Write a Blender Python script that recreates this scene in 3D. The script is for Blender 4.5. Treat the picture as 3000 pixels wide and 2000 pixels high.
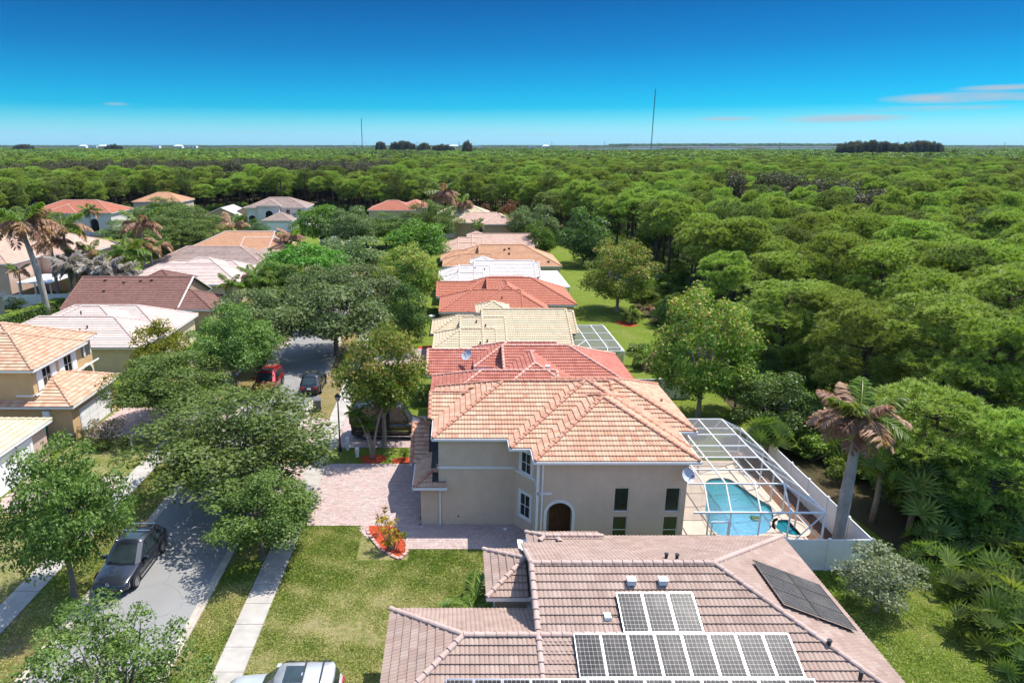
import bpy, math, random
import numpy as np
from mathutils import Vector, Matrix
random.seed(11)
rng = np.random.default_rng(11)
R = math.radians
scene = bpy.context.scene
for o in list(bpy.data.objects):
    bpy.data.objects.remove(o)

# ------------------------------------------------------------------ camera
CAM_H = 21.8
TILT = math.atan(576 / 2000)
cam_d = bpy.data.cameras.new('camera')
cam_d.sensor_width = 36
cam_d.lens = 24
cam_d.shift_x = 165 / 3000
cam_d.clip_start = 0.5
cam_d.clip_end = 30000
cam = bpy.data.objects.new('camera', cam_d)
cam.location = (0, 0, CAM_H)
cam.rotation_euler = (math.pi / 2 - TILT, 0, 0)
scene.collection.objects.link(cam)
scene.camera = cam

# ------------------------------------------------------------------ sun, sky, exposure
SUN = Vector((0.40, 0.21, 1.0)).normalized()
SUN_EL = math.asin(SUN.z)
SUN_AZ = math.atan2(SUN.x, SUN.y)
sd = bpy.data.lights.new('sun', 'SUN')
sd.energy = 3.5
sd.angle = R(0.53)
sd.color = (1.0, 0.95, 0.87)
so = bpy.data.objects.new('sun', sd)
so.rotation_euler = SUN.to_track_quat('Z', 'Y').to_euler()
so.location = (0, 0, 60)
scene.collection.objects.link(so)

scene.view_settings.view_transform = 'Standard'
scene.view_settings.look = 'None'
scene.view_settings.gamma = 1
scene.view_settings.exposure = 1.2
scene.view_settings.use_curve_mapping = False
scene.render.film_transparent = False
cy = scene.cycles
cy.max_bounces = 5
cy.diffuse_bounces = 3
cy.glossy_bounces = 3
cy.transmission_bounces = 4
cy.transparent_max_bounces = 12
cy.volume_bounces = 0
cy.caustics_reflective = False
cy.caustics_refractive = False
cy.sample_clamp_indirect = 6
cy.use_adaptive_sampling = True
cy.adaptive_threshold = 0.02

world = bpy.data.worlds.new('World')
scene.world = world
world.use_nodes = True
wt = world.node_tree
wt.nodes.clear()


def nn(t, kind, **kw):
    n = t.nodes.new(kind)
    for k, v in kw.items():
        setattr(n, k, v)
    return n


def ramp(t, stops, fac=None, interp='LINEAR'):
    n = t.nodes.new('ShaderNodeValToRGB')
    n.color_ramp.interpolation = interp
    e = n.color_ramp.elements
    while len(e) > 1:
        e.remove(e[-1])
    e[0].position = stops[0][0]
    c = stops[0][1]
    e[0].color = (*c, 1) if len(c) == 3 else c
    for p, c in stops[1:]:
        x = e.new(p)
        x.color = (*c, 1) if len(c) == 3 else c
    if fac is not None:
        t.links.new(fac, n.inputs[0])
    return n


def mathn(t, op, a, b=None, clamp=False):
    n = t.nodes.new('ShaderNodeMath')
    n.operation = op
    n.use_clamp = clamp
    for i, v in enumerate((a, b)):
        if v is None:
            continue
        if isinstance(v, (int, float)):
            n.inputs[i].default_value = v
        else:
            t.links.new(v, n.inputs[i])
    return n.outputs[0]


def mixc(t, fac, a, b, mode='MIX'):
    n = t.nodes.new('ShaderNodeMix')
    n.data_type = 'RGBA'
    n.blend_type = mode
    n.clamp_factor = True
    for sock, v in ((n.inputs[0], fac), (n.inputs[6], a), (n.inputs[7], b)):
        if isinstance(v, (int, float)):
            sock.default_value = v
        elif isinstance(v, tuple):
            sock.default_value = (*v, 1) if len(v) == 3 else v
        else:
            t.links.new(v, sock)
    return n.outputs[2]


def build_world():
    t = wt
    sky = nn(t, 'ShaderNodeTexSky')
    sky.sky_type = 'NISHITA'
    sky.sun_disc = False
    sky.sun_elevation = SUN_EL
    sky.sun_rotation = SUN_AZ
    sky.altitude = 10
    sky.air_density = 1.0
    sky.dust_density = 0.6
    sky.ozone_density = 2.0
    tc = nn(t, 'ShaderNodeTexCoord')
    sep = nn(t, 'ShaderNodeSeparateXYZ')
    t.links.new(tc.outputs['Generated'], sep.inputs[0])
    x, y, z = sep.outputs
    el = mathn(t, 'MULTIPLY', mathn(t, 'ARCSINE', z), 180 / math.pi)      # elevation in degrees
    f = mathn(t, 'DIVIDE', el, 50.0, True)
    # the deep polarised blue of the photograph, easing to the plain sky overhead
    TINT = SKY_TINT
    tint = ramp(t, [(e / 50.0, tuple(k / 2 for k in c)) for e, c in TINT], f, 'LINEAR')
    col = mixc(t, 1.0, sky.outputs[0], tint.outputs[0], 'MULTIPLY')
    sc = nn(t, 'ShaderNodeVectorMath', operation='SCALE')
    t.links.new(col, sc.inputs[0])
    sc.inputs[3].default_value = 2.0
    base = sc.outputs[0]
    # thin bands of low cloud: ellipses in azimuth / elevation broken up by noise
    az = mathn(t, 'MULTIPLY', mathn(t, 'ARCTAN2', x, y), 180 / math.pi)
    comb = nn(t, 'ShaderNodeCombineXYZ')
    t.links.new(mathn(t, 'MULTIPLY', az, 0.22), comb.inputs[0])
    t.links.new(mathn(t, 'MULTIPLY', el, 1.5), comb.inputs[1])
    no = nn(t, 'ShaderNodeTexNoise')
    no.inputs['Scale'].default_value = 1.0
    no.inputs['Detail'].default_value = 5
    t.links.new(comb.outputs[0], no.inputs[0])
    total = None
    for (a0, e0, wa, we, k) in CLOUDS:
        da = mathn(t, 'DIVIDE', mathn(t, 'SUBTRACT', az, a0), wa)
        de = mathn(t, 'DIVIDE', mathn(t, 'SUBTRACT', el, e0), we)
        r2 = mathn(t, 'ADD', mathn(t, 'MULTIPLY', da, da), mathn(t, 'MULTIPLY', de, de))
        m = mathn(t, 'SUBTRACT', 1.0, r2, True)
        m = mathn(t, 'MULTIPLY', m, k)
        total = m if total is None else mathn(t, 'MAXIMUM', total, m)
    brk = mathn(t, 'MULTIPLY', mathn(t, 'SUBTRACT', no.outputs[0], 0.24), 3.2, True)
    cl = mathn(t, 'MULTIPLY', total, brk, True)
    out = mixc(t, cl, base, (1.5, 1.62, 1.78))
    bg = nn(t, 'ShaderNodeBackground')
    bg.inputs[1].default_value = SKY_STRENGTH
    t.links.new(out, bg.inputs[0])
    wo = nn(t, 'ShaderNodeOutputWorld')
    t.links.new(bg.outputs[0], wo.inputs[0])


SKY_STRENGTH = 0.15
SKY_TINT = [(0, (0.2294, 0.4843, 0.6967)), (0.3, (0.2294, 0.4843, 0.6967)), (1.15, (0.1572, 0.4163, 0.5863)), (2.1, (0.0595, 0.3314, 0.4928)), (2.8, (0.0017, 0.2634, 0.4461)), (4.5, (0.0008, 0.2018, 0.3696)), (7, (0.0013, 0.1351, 0.2791)), (10.5, (0.0013, 0.0871, 0.2039)),
            (14, (.10, .20, .32)), (19, (.55, .66, .76)), (26, (.92, .95, .98)), (34, (1, 1, 1)), (50, (1, 1, 1))]
CLOUDS = [(34.6, 2.95, 4.6, .40, .95), (37.0, 3.45, 3.0, .22, .85), (38.6, 2.85, 2.4, .25, .7), (33.5, 2.30, 4.6, .22, .6),
          (28.2, 1.78, 4.6, .34, .9), (20.6, 1.85, 2.6, .18, .65), (-25.2, 2.8, 1.0, .14, .5), (-16.6, .95, 3.0, .10, .35),
          (3.3, 1.2, 3.2, .09, .35), (6.4, .75, 3.4, .10, .35), (-31.5, .8, 1.5, .10, .3)]
build_world()

# ------------------------------------------------------------------ from the survey (3000 x 2000 picture grid) to metres
_c, _s = math.cos(TILT), math.sin(TILT)


def _ray(u, v):
    a = (u - 1335) / 2000
    b = (v - 1000) / 2000
    return a, _c - b * _s, -_s - b * _c


def P(u, v, z=0.0):                       # point at height z
    a, y, w = _ray(u, v)
    t = (z - CAM_H) / w
    return Vector((a * t, y * t, z))


def Q(u, v, Y):                           # point at distance Y
    a, y, w = _ray(u, v)
    t = Y / y
    return Vector((a * t, Y, CAM_H + w * t))


def proj(p):
    d = p[1] * _c - (p[2] - CAM_H) * _s
    w = p[1] * _s + (p[2] - CAM_H) * _c
    return 1335 + 2000 * p[0] / d, 1000 - 2000 * w / d, d


# ------------------------------------------------------------------ objects
COL = scene.collection


def tag(o, label=None, cat=None, group=None, kind=None):
    if label: o['label'] = label
    if cat: o['category'] = cat
    if group: o['group'] = group
    if kind: o['kind'] = kind
    return o


def thing(name, label, cat, loc=(0, 0, 0), rotz=0, group=None):
    o = bpy.data.objects.new(name, None)
    o.empty_display_size = 0.3
    o.location = loc
    o.rotation_euler = (0, 0, rotz)
    COL.objects.link(o)
    return tag(o, label, cat, group)


def link(name, mesh, parent=None, loc=None, rot=None, scale=None):
    o = bpy.data.objects.new(name, mesh)
    COL.objects.link(o)
    if parent is not None:
        o.parent = parent
    if loc is not None: o.location = loc
    if rot is not None: o.rotation_euler = rot
    if scale is not None: o.scale = scale
    return o


def dup(root, loc=None, rotz=None, label=None, group=None, scale=None):
    def cp(o, par):
        c = o.copy()
        COL.objects.link(c)
        c.parent = par
        for ch in o.children:
            cp(ch, c)
        return c
    r = cp(root, None)
    if loc is not None: r.location = loc
    if rotz is not None: r.rotation_euler = (0, 0, rotz)
    if scale is not None: r.scale = scale
    if label: r['label'] = label
    if group: r['group'] = group
    return r


class MB:
    """collects polygons; build() makes them one mesh object"""

    def __init__(self, M=None):
        self.v, self.f, self.mi, self.var, self.M, self.cur = [], [], [], [], M, 0
        self.val = 0.5

    def add(self, verts, faces):
        n = len(self.v)
        for p in verts:
            p = Vector(p)
            self.v.append(self.M @ p if self.M else p)
        for f in faces:
            self.f.append([n + i for i in f])
            self.mi.append(self.cur)
            self.var.append(self.val)

    def poly(self, pts):
        self.add(pts, [list(range(len(pts)))])

    def box(self, x0, x1, y0, y1, z0, z1, skip=''):
        v = [(x0, y0, z0), (x1, y0, z0), (x1, y1, z0), (x0, y1, z0), (x0, y0, z1), (x1, y0, z1), (x1, y1, z1), (x0, y1, z1)]
        F = {'b': (3, 2, 1, 0), 't': (4, 5, 6, 7), 's': (0, 1, 5, 4), 'n': (2, 3, 7, 6), 'w': (3, 0, 4, 7), 'e': (1, 2, 6, 5)}
        self.add(v, [f for k, f in F.items() if k not in skip])

    def bar(self, a, b, w, h=None, up=(0, 0, 1)):
        """square bar from a to b, w wide, h high"""
        a, b = Vector(a), Vector(b)
        h = h or w
        d = (b - a).normalized()
        up = Vector(up)
        if abs(d.dot(up)) > .98: up = Vector((1, 0, 0))
        s = d.cross(up).normalized() * (w / 2)
        u = s.cross(d).normalized() * (h / 2)
        v = []
        for p in (a, b):
            v += [p - s - u, p + s - u, p + s + u, p - s + u]
        self.add(v, [(0, 3, 2, 1), (4, 5, 6, 7), (0, 1, 5, 4), (1, 2, 6, 5), (2, 3, 7, 6), (3, 0, 4, 7)])

    def tube(self, pts, rad, n=8, cap=True):
        pts = [Vector(p) for p in pts]
        if isinstance(rad, (int, float)): rad = [rad] * len(pts)
        V, F = [], []
        ref = None
        for i, p in enumerate(pts):
            d = (pts[min(i + 1, len(pts) - 1)] - pts[max(i - 1, 0)]).normalized()
            if ref is None:
                ref = Vector((1, 0, 0)) if abs(d.x) < .9 else Vector((0, 1, 0))
            s = d.cross(ref).normalized()
            u = s.cross(d).normalized()
            ref = s.cross(d).cross(s) if False else ref
            for k in range(n):
                a = 2 * math.pi * k / n
                V.append(p + (s * math.cos(a) + u * math.sin(a)) * rad[i])
        for i in range(len(pts) - 1):
            for k in range(n):
                k2 = (k + 1) % n
                F.append((i * n + k, i * n + k2, (i + 1) * n + k2, (i + 1) * n + k))
        if cap:
            F.append(tuple(range(n - 1, -1, -1)))
            F.append(tuple(range((len(pts) - 1) * n, len(pts) * n)))
        self.add(V, F)

    def cyl(self, a, b, r0, r1=None, n=12):
        self.tube([a, b], [r0, r0 if r1 is None else r1], n)

    def lathe(self, prof, c=(0, 0, 0), n=16):
        V, F = [], []
        for r, z in prof:
            for k in range(n):
                a = 2 * math.pi * k / n
                V.append((c[0] + r * math.cos(a), c[1] + r * math.sin(a), c[2] + z))
        for i in range(len(prof) - 1):
            for k in range(n):
                k2 = (k + 1) % n
                F.append((i * n + k, i * n + k2, (i + 1) * n + k2, (i + 1) * n + k))
        self.add(V, F)

    def prism(self, pts, z0, z1):
        n = len(pts)
        V = [(p[0], p[1], z0) for p in pts] + [(p[0], p[1], z1) for p in pts]
        F = [tuple(range(n - 1, -1, -1)), tuple(range(n, 2 * n))]
        for i in range(n):
            j = (i + 1) % n
            F.append((i, j, n + j, n + i))
        self.add(V, F)

    def mesh(self, name, mats, smooth=False):
        me = bpy.data.meshes.new(name)
        me.from_pydata([tuple(p) for p in self.v], [], self.f)
        mats = mats if isinstance(mats, (list, tuple)) else [mats]
        for m in mats: me.materials.append(m)
        if len(mats) > 1: me.polygons.foreach_set('material_index', self.mi)
        at = me.attributes.new('var', 'FLOAT', 'FACE')
        at.data.foreach_set('value', self.var)
        if smooth: me.polygons.foreach_set('use_smooth', [True] * len(self.f))
        me.update()
        return me

    def build(self, name, mats, parent=None, smooth=False):
        return link(name, self.mesh(name, mats, smooth), parent)


def np_mesh(name, V, k, var, mats, mi=None, smooth=False, tip=None):
    """V (n, k, 3): n loose polygons of k corners"""
    n = len(V)
    me = bpy.data.meshes.new(name)
    me.vertices.add(n * k)
    me.vertices.foreach_set('co', np.ascontiguousarray(V, dtype=np.float32).reshape(-1))
    me.loops.add(n * k)
    me.loops.foreach_set('vertex_index', np.arange(n * k, dtype=np.int32))
    me.polygons.add(n)
    me.polygons.foreach_set('loop_start', np.arange(0, n * k, k, dtype=np.int32))
    me.polygons.foreach_set('loop_total', np.full(n, k, dtype=np.int32))
    mats = mats if isinstance(mats, (list, tuple)) else [mats]
    for m in mats: me.materials.append(m)
    if mi is not None: me.polygons.foreach_set('material_index', np.asarray(mi, dtype=np.int32))
    at = me.attributes.new('var', 'FLOAT', 'FACE')
    at.data.foreach_set('value', np.asarray(var, dtype=np.float32))
    if tip is not None:
        at = me.attributes.new('tip', 'FLOAT', 'POINT')
        at.data.foreach_set('value', np.asarray(tip, dtype=np.float32).reshape(-1))
    me.update(calc_edges=True)
    if smooth: me.polygons.foreach_set('use_smooth', np.ones(n, dtype=bool))
    return me


# ------------------------------------------------------------------ materials
def base_mat(name):
    m = bpy.data.materials.new(name)
    m.use_nodes = True
    t = m.node_tree
    return m, t, t.nodes['Principled BSDF']


def noise(t, scale, detail=4, rough=.55, coord='Object', vec=None, stretch=None):
    n = nn(t, 'ShaderNodeTexNoise')
    n.inputs['Scale'].default_value = scale
    n.inputs['Detail'].default_value = detail
    n.inputs['Roughness'].default_value = rough
    if vec is None:
        if coord == 'World':
            vec = nn(t, 'ShaderNodeNewGeometry').outputs['Position']
        else:
            vec = nn(t, 'ShaderNodeTexCoord').outputs[coord]
    if stretch:
        mp = nn(t, 'ShaderNodeMapping')
        mp.inputs['Scale'].default_value = stretch
        t.links.new(vec, mp.inputs[0])
        vec = mp.outputs[0]
    t.links.new(vec, n.inputs[0])
    return n.outputs[0]


def bump(t, b, h, strength=.3, dist=.02):
    n = nn(t, 'ShaderNodeBump')
    n.inputs['Strength'].default_value = strength
    n.inputs['Distance'].default_value = dist
    t.links.new(h, n.inputs['Height'])
    t.links.new(n.outputs[0], b.inputs['Normal'])


def attr(t, name='var'):
    a = nn(t, 'ShaderNodeAttribute')
    a.attribute_name = name
    return a.outputs['Fac']


def dark(c, k):
    return tuple(x * k for x in c)


def M_plain(name, col, rough=.6, var=.12, scale=3.0, bumps=None, spec=.4, metal=0, stain=0):
    m, t, b = base_mat(name)
    n = noise(t, scale, 5, coord='World')
    c = ramp(t, [(.3, dark(col, 1 - var)), (.7, dark(col, 1 + var))], n).outputs[0]
    if stain:
        n2 = noise(t, .5, 6, .65, coord='World', stretch=(1, 1, .35))
        c = mixc(t, ramp(t, [(.5, (0, 0, 0)), (.75, (stain,) * 3)], n2).outputs[0], c, dark(col, .55))
    t.links.new(c, b.inputs['Base Color'])
    b.inputs['Roughness'].default_value = rough
    b.inputs['Specular IOR Level'].default_value = spec
    b.inputs['Metallic'].default_value = metal
    if bumps:
        bump(t, b, noise(t, bumps[0], 4, coord='World'), bumps[1], bumps[2])
    return m


def M_stucco(name, col):
    m, t, b = base_mat(name)
    n = noise(t, 1.1, 6, .62, coord='World')
    c = ramp(t, [(.3, dark(col, .92)), (.7, dark(col, 1.06))], n).outputs[0]
    n2 = noise(t, 1.0, 5, .6, coord='World', stretch=(2.2, 2.2, .22))
    c = mixc(t, ramp(t, [(.55, (0, 0, 0)), (.8, (.25, .25, .25))], n2).outputs[0], c, dark(col, .72))
    f = noise(t, 55, 3, .6, coord='World')
    c = mixc(t, .22, c, ramp(t, [(.35, (.25, .25, .25)), (.65, (.9, .9, .9))], f).outputs[0], 'OVERLAY')
    t.links.new(c, b.inputs['Base Color'])
    b.inputs['Roughness'].default_value = .9
    b.inputs['Specular IOR Level'].default_value = .2
    bump(t, b, f, .5, .02)
    return m


def M_tile(name, cols, stain=.3, mottle=.5):
    """concrete roof tile: colour of its own per tile, weather stains running over several"""
    m, t, b = base_mat(name)
    a = attr(t)
    oi = nn(t, 'ShaderNodeObjectInfo').outputs['Random']
    v = mathn(t, 'FRACT', mathn(t, 'ADD', a, oi))
    stops = [(i / (len(cols) - 1), c) for i, c in enumerate(cols)]
    c = ramp(t, stops, v).outputs[0]
    n = noise(t, 14, 4, .6, coord='World')
    c = mixc(t, mathn(t, 'MULTIPLY', n, mottle), c, cols[len(cols) // 2])
    g = noise(t, 60, 2, coord='World')
    c = mixc(t, .18, c, ramp(t, [(.3, (.2, .2, .2)), (.7, (.85, .85, .85))], g).outputs[0], 'OVERLAY')
    s = noise(t, .55, 7, .68, coord='World')
    c = mixc(t, ramp(t, [(.5, (0, 0, 0)), (.72, (stain,) * 3)], s).outputs[0], c, dark(cols[0], .45))
    t.links.new(c, b.inputs['Base Color'])
    b.inputs['Roughness'].default_value = .8
    b.inputs['Specular IOR Level'].default_value = .25
    bump(t, b, g, .25, .01)
    return m


def M_leaf(name, cols, transl=.3, rough=.55, tipcol=None, spec=.25):
    m, t, b = base_mat(name)
    a = attr(t)
    oi = nn(t, 'ShaderNodeObjectInfo').outputs['Random']
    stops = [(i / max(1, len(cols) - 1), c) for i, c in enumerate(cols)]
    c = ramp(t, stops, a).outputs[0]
    if tipcol:
        c = mixc(t, mathn(t, 'MULTIPLY', mathn(t, 'POWER', attr(t, 'tip'), 1.4), tipcol[1]), c, tipcol[0])
    hs = nn(t, 'ShaderNodeHueSaturation')
    t.links.new(mathn(t, 'ADD', .485, mathn(t, 'MULTIPLY', oi, .03)), hs.inputs['Hue'])
    t.links.new(mathn(t, 'ADD', .8, mathn(t, 'MULTIPLY', oi, .42)), hs.inputs['Value'])
    t.links.new(c, hs.inputs['Color'])
    c = hs.outputs[0]
    t.links.new(c, b.inputs['Base Color'])
    b.inputs['Roughness'].default_value = rough
    b.inputs['Specular IOR Level'].default_value = spec
    tr = nn(t, 'ShaderNodeBsdfTranslucent')
    br = mixc(t, 1.0, c, (1.5, 1.6, .7), 'MULTIPLY')
    t.links.new(br, tr.inputs[0])
    mx = nn(t, 'ShaderNodeMixShader')
    mx.inputs[0].default_value = transl
    t.links.new(b.outputs[0], mx.inputs[1])
    t.links.new(tr.outputs[0], mx.inputs[2])
    t.links.new(mx.outputs[0], t.nodes['Material Output'].inputs[0])
    return m


def M_bark(name, col, scale=6):
    m, t, b = base_mat(name)
    n = noise(t, scale, 5, .7, coord='Object', stretch=(1, 1, .3))
    t.links.new(ramp(t, [(.3, dark(col, .55)), (.7, dark(col, 1.35))], n).outputs[0], b.inputs['Base Color'])
    b.inputs['Roughness'].default_value = .95
    bump(t, b, n, .6, .04)
    return m


def M_paint(name, col, metal=.35, rough=.28, coat=.9):
    m, t, b = base_mat(name)
    n = noise(t, 2.2, 4, coord='Object')
    t.links.new(ramp(t, [(.3, dark(col, .9)), (.7, dark(col, 1.1))], n).outputs[0], b.inputs['Base Color'])
    b.inputs['Metallic'].default_value = metal
    b.inputs['Roughness'].default_value = rough
    b.inputs['Coat Weight'].default_value = coat
    b.inputs['Coat Roughness'].default_value = .06
    return m


def M_glass(name, col=(.012, .016, .018), rough=.05):
    m, t, b = base_mat(name)
    n = noise(t, .8, 3, coord='World')
    t.links.new(ramp(t, [(.35, dark(col, .6)), (.7, dark(col, 1.6))], n).outputs[0], b.inputs['Base Color'])
    b.inputs['Roughness'].default_value = rough
    b.inputs['Specular IOR Level'].default_value = .6
    return m


def M_grass(name, green, dry, soil, dryness=.5, soilness=.35):
    m, t, b = base_mat(name)
    fine = noise(t, 38, 3, .7, coord='World')
    mid = noise(t, 3.4, 6, .72, coord='World')
    big = noise(t, .42, 5, .62, coord='World')
    g = ramp(t, [(.25, dark(green, .55)), (.55, green), (.85, dark(green, 1.45))], fine).outputs[0]
    d = ramp(t, [(.25, dark(dry, .6)), (.75, dark(dry, 1.25))], fine).outputs[0]
    f = mathn(t, 'ADD', mathn(t, 'MULTIPLY', mid, .6), mathn(t, 'MULTIPLY', big, .4))
    c = mixc(t, ramp(t, [(.62 - dryness * .3, (0, 0, 0)), (.78 - dryness * .3, (1, 1, 1))], f).outputs[0], g, d)
    s = noise(t, .55, 6, .7, coord='World', stretch=(1, 1.3, 1))
    c = mixc(t, ramp(t, [(.86 - soilness * .5, (0, 0, 0)), (.96 - soilness * .5, (.8, .8, .8))], s).outputs[0], c, soil)
    t.links.new(c, b.inputs['Base Color'])
    b.inputs['Roughness'].default_value = 1
    b.inputs['Specular IOR Level'].default_value = .1
    bump(t, b, fine, 1.0, .06)
    return m


m_asphalt = None


def make_materials():
    g = globals()
    m, t, b = base_mat('asphalt')
    f = noise(t, 60, 3, .7, coord='World')
    bgn = noise(t, .35, 5, .6, coord='World')
    c = ramp(t, [(.3, (.19, .188, .183)), (.7, (.255, .252, .243))], f).outputs[0]
    c = mixc(t, ramp(t, [(.4, (0, 0, 0)), (.7, (.5, .5, .5))], bgn).outputs[0], c, (.17, .168, .163))
    cr = nn(t, 'ShaderNodeTexVoronoi', feature='DISTANCE_TO_EDGE')
    cr.inputs['Scale'].default_value = .35
    w = nn(t, 'ShaderNodeNewGeometry').outputs['Position']
    nv = nn(t, 'ShaderNodeTexNoise'); nv.inputs['Scale'].default_value = 1.2; nv.inputs['Detail'].default_value = 5
    t.links.new(w, nv.inputs[0])
    av = nn(t, 'ShaderNodeVectorMath', operation='ADD')
    t.links.new(w, av.inputs[0]); t.links.new(nv.outputs[1], av.inputs[1])
    t.links.new(av.outputs[0], cr.inputs['Vector'])
    c = mixc(t, ramp(t, [(.004, (.7, .7, .7)), (.012, (0, 0, 0))], cr.outputs[0]).outputs[0], c, (.14, .138, .135))
    t.links.new(c, b.inputs['Base Color'])
    b.inputs['Roughness'].default_value = .9
    b.inputs['Specular IOR Level'].default_value = .25
    bump(t, b, f, .5, .02)
    g['m_asphalt'] = m
    g['m_concrete'] = M_plain('sidewalk concrete', (.34, .315, .28), .9, .16, 1.4, (40, .4, .01), .2, stain=.3)
    g['m_kerb'] = M_plain('kerb concrete', (.40, .35, .29), .9, .2, 2.2, (30, .4, .01), .2, stain=.45)
    g['m_lawn'] = M_grass('front lawn grass', (.12, .15, .026), (.30, .255, .12), (.33, .28, .215), .68, .45)
    g['m_lawn_green'] = M_grass('back lawn grass', (.115, .165, .018), (.23, .215, .075), (.29, .24, .165), .42, .3)
    g['m_verge'] = M_grass('verge grass', (.115, .13, .028), (.24, .18, .08), (.27, .22, .165), .8, .62)
    g['m_forest'] = M_grass('woodland floor', (.04, .055, .014), (.085, .065, .035), (.2, .165, .125), .85, .42)
    g['m_mulch'] = M_plain('red mulch', (.36, .06, .025), .95, .4, 9, (30, 1, .05), .1)
    g['m_brownmulch'] = M_plain('brown mulch', (.16, .085, .05), .95, .4, 9, (30, 1, .05), .1)
    g['m_edging'] = M_plain('pink edging stone', (.40, .26, .22), .9, .2, 6)
    g['m_deck'] = M_plain('pool deck', (.50, .41, .33), .85, .1, 1.5, (30, .2, .01), .25, stain=.15)
    g['m_white'] = M_plain('white aluminium', (.74, .74, .73), .45, .05, 2)
    g['m_vinyl'] = M_plain('white vinyl', (.72, .72, .71), .5, .06, 1.2, stain=.12)
    g['m_trim'] = M_plain('white trim', (.70, .69, .67), .6, .06, 2)
    g['m_black'] = M_plain('black metal', (.018, .018, .02), .45, .2, 4)
    g['m_rubber'] = M_plain('rubber', (.02, .02, .021), .9, .2, 8)
    g['m_blackplastic'] = M_plain('black plastic', (.022, .022, .024), .6, .2, 4)
    g['m_chrome'] = M_plain('chrome', (.62, .63, .64), .2, .04, 3, metal=1)
    g['m_rim'] = M_plain('alloy rim', (.35, .35, .36), .35, .08, 3, metal=.8)
    g['m_glass'] = M_glass('dark glass')
    g['m_carglass'] = M_glass('car glass', (.02, .03, .032), .04)
    g['m_red_lens'] = M_plain('red lens', (.35, .01, .01), .25, .1, 3)
    g['m_clear_lens'] = M_plain('headlight lens', (.45, .46, .47), .15, .1, 5)
    g['m_paver'] = None
    m, t, b = base_mat('clay paver')
    a = mathn(t, 'FRACT', mathn(t, 'ADD', attr(t), nn(t, 'ShaderNodeObjectInfo').outputs['Random']))
    c = ramp(t, [(0, (.36, .255, .23)), (.25, (.42, .30, .27)), (.5, (.34, .28, .265)), (.72, (.45, .35, .32)), (.88, (.30, .22, .20)), (1, (.40, .325, .30))], a).outputs[0]
    n = noise(t, 24, 4, .6, coord='World')
    c = mixc(t, .3, c, ramp(t, [(.3, (.2, .2, .2)), (.7, (.8, .8, .8))], n).outputs[0], 'OVERLAY')
    n2 = noise(t, .6, 5, .6, coord='World')
    c = mixc(t, ramp(t, [(.5, (0, 0, 0)), (.75, (.35, .35, .35))], n2).outputs[0], c, (.24, .18, .16))
    t.links.new(c, b.inputs['Base Color'])
    b.inputs['Roughness'].default_value = .85
    bump(t, b, n, .3, .01)
    g['m_paver'] = m
    g['m_joint'] = M_plain('joint sand', (.16, .12, .1), 1, .2, 8)
    # roof tiles
    g['t_main'] = M_tile('terracotta blend tile', [(.37, .165, .10), (.43, .235, .15), (.48, .31, .21), (.42, .215, .135), (.50, .335, .235)], .12)
    g['t_cap'] = M_tile('terracotta cap tile', [(.38, .17, .11), (.41, .20, .13), (.44, .23, .16)], .12)
    g['t_solar'] = M_tile('weathered pink tile', [(.285, .20, .16), (.33, .245, .20), (.26, .18, .145), (.355, .27, .225)], .35)
    g['t_solarcap'] = M_tile('weathered pink cap', [(.37, .265, .225), (.41, .305, .265), (.345, .24, .205)], .3)
    g['t_red'] = M_tile('red tile', [(.30, .085, .06), (.35, .115, .08), (.38, .15, .11), (.315, .09, .065)], .2)
    g['t_redcap'] = M_tile('pale red cap', [(.52, .27, .21), (.56, .33, .26), (.48, .22, .165)], .2)
    g['t_red2'] = M_tile('orange red tile', [(.35, .115, .07), (.39, .145, .09), (.365, .125, .08)], .15)
    g['t_cream'] = M_tile('cream tile', [(.46, .37, .24), (.51, .42, .29), (.42, .33, .22)], .16)
    g['t_white'] = M_tile('whitewashed tile', [(.50, .45, .42), (.55, .51, .48), (.46, .41, .38)], .18)
    g['t_terra'] = M_tile('orange brown tile', [(.40, .21, .12), (.46, .26, .15), (.37, .185, .105)], .2)
    g['t_pink'] = M_tile('faded pink tile', [(.46, .30, .23), (.51, .36, .285), (.43, .27, .205)], .22)
    g['t_peach'] = M_tile('pale peach tile', [(.48, .37, .32), (.53, .43, .38), (.45, .33, .29)], .14)
    g['t_brown'] = M_tile('dark brown tile', [(.155, .075, .06), (.19, .10, .08), (.135, .062, .05)], .15)
    g['t_gray'] = M_tile('mildewed grey brown tile', [(.26, .19, .16), (.31, .235, .2), (.22, .16, .14)], .6)
    g['t_orange'] = M_tile('orange cream tile', [(.39, .18, .10), (.46, .275, .18), (.49, .345, .245), (.42, .21, .12)], .12)
    g['t_yellow'] = M_tile('pale yellow tile', [(.48, .40, .25), (.52, .45, .31), (.45, .36, .22)], .12)
    # walls
    g['w_main'] = M_stucco('taupe stucco', (.60, .455, .335))
    g['w_beige'] = M_stucco('beige stucco', (.47, .37, .27))
    g['w_yellow'] = M_stucco('warm yellow stucco', (.55, .37, .19))
    g['w_pale'] = M_stucco('pale yellow stucco', (.55, .48, .33))
    g['w_pink'] = M_stucco('pink stucco', (.52, .37, .30))
    g['w_white'] = M_stucco('off white stucco', (.62, .58, .54))
    g['w_tan'] = M_stucco('tan stucco', (.40, .29, .18))
    g['w_cream'] = M_stucco('cream stucco', (.52, .44, .33))
    # leaves
    g['l_oak'] = M_leaf('oak leaf', [(0.0433, 0.0794, 0.0184), (0.0819, 0.1418, 0.0275), (0.1326, 0.1984, 0.0413), (0.2048, 0.2646, 0.0734)], .28)
    g['l_oakgrey'] = M_leaf('grey green oak leaf', [(0.0522, 0.0821, 0.028), (0.0905, 0.1339, 0.044), (0.1367, 0.1785, 0.064), (0.201, 0.2321, 0.11)], .25)
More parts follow.
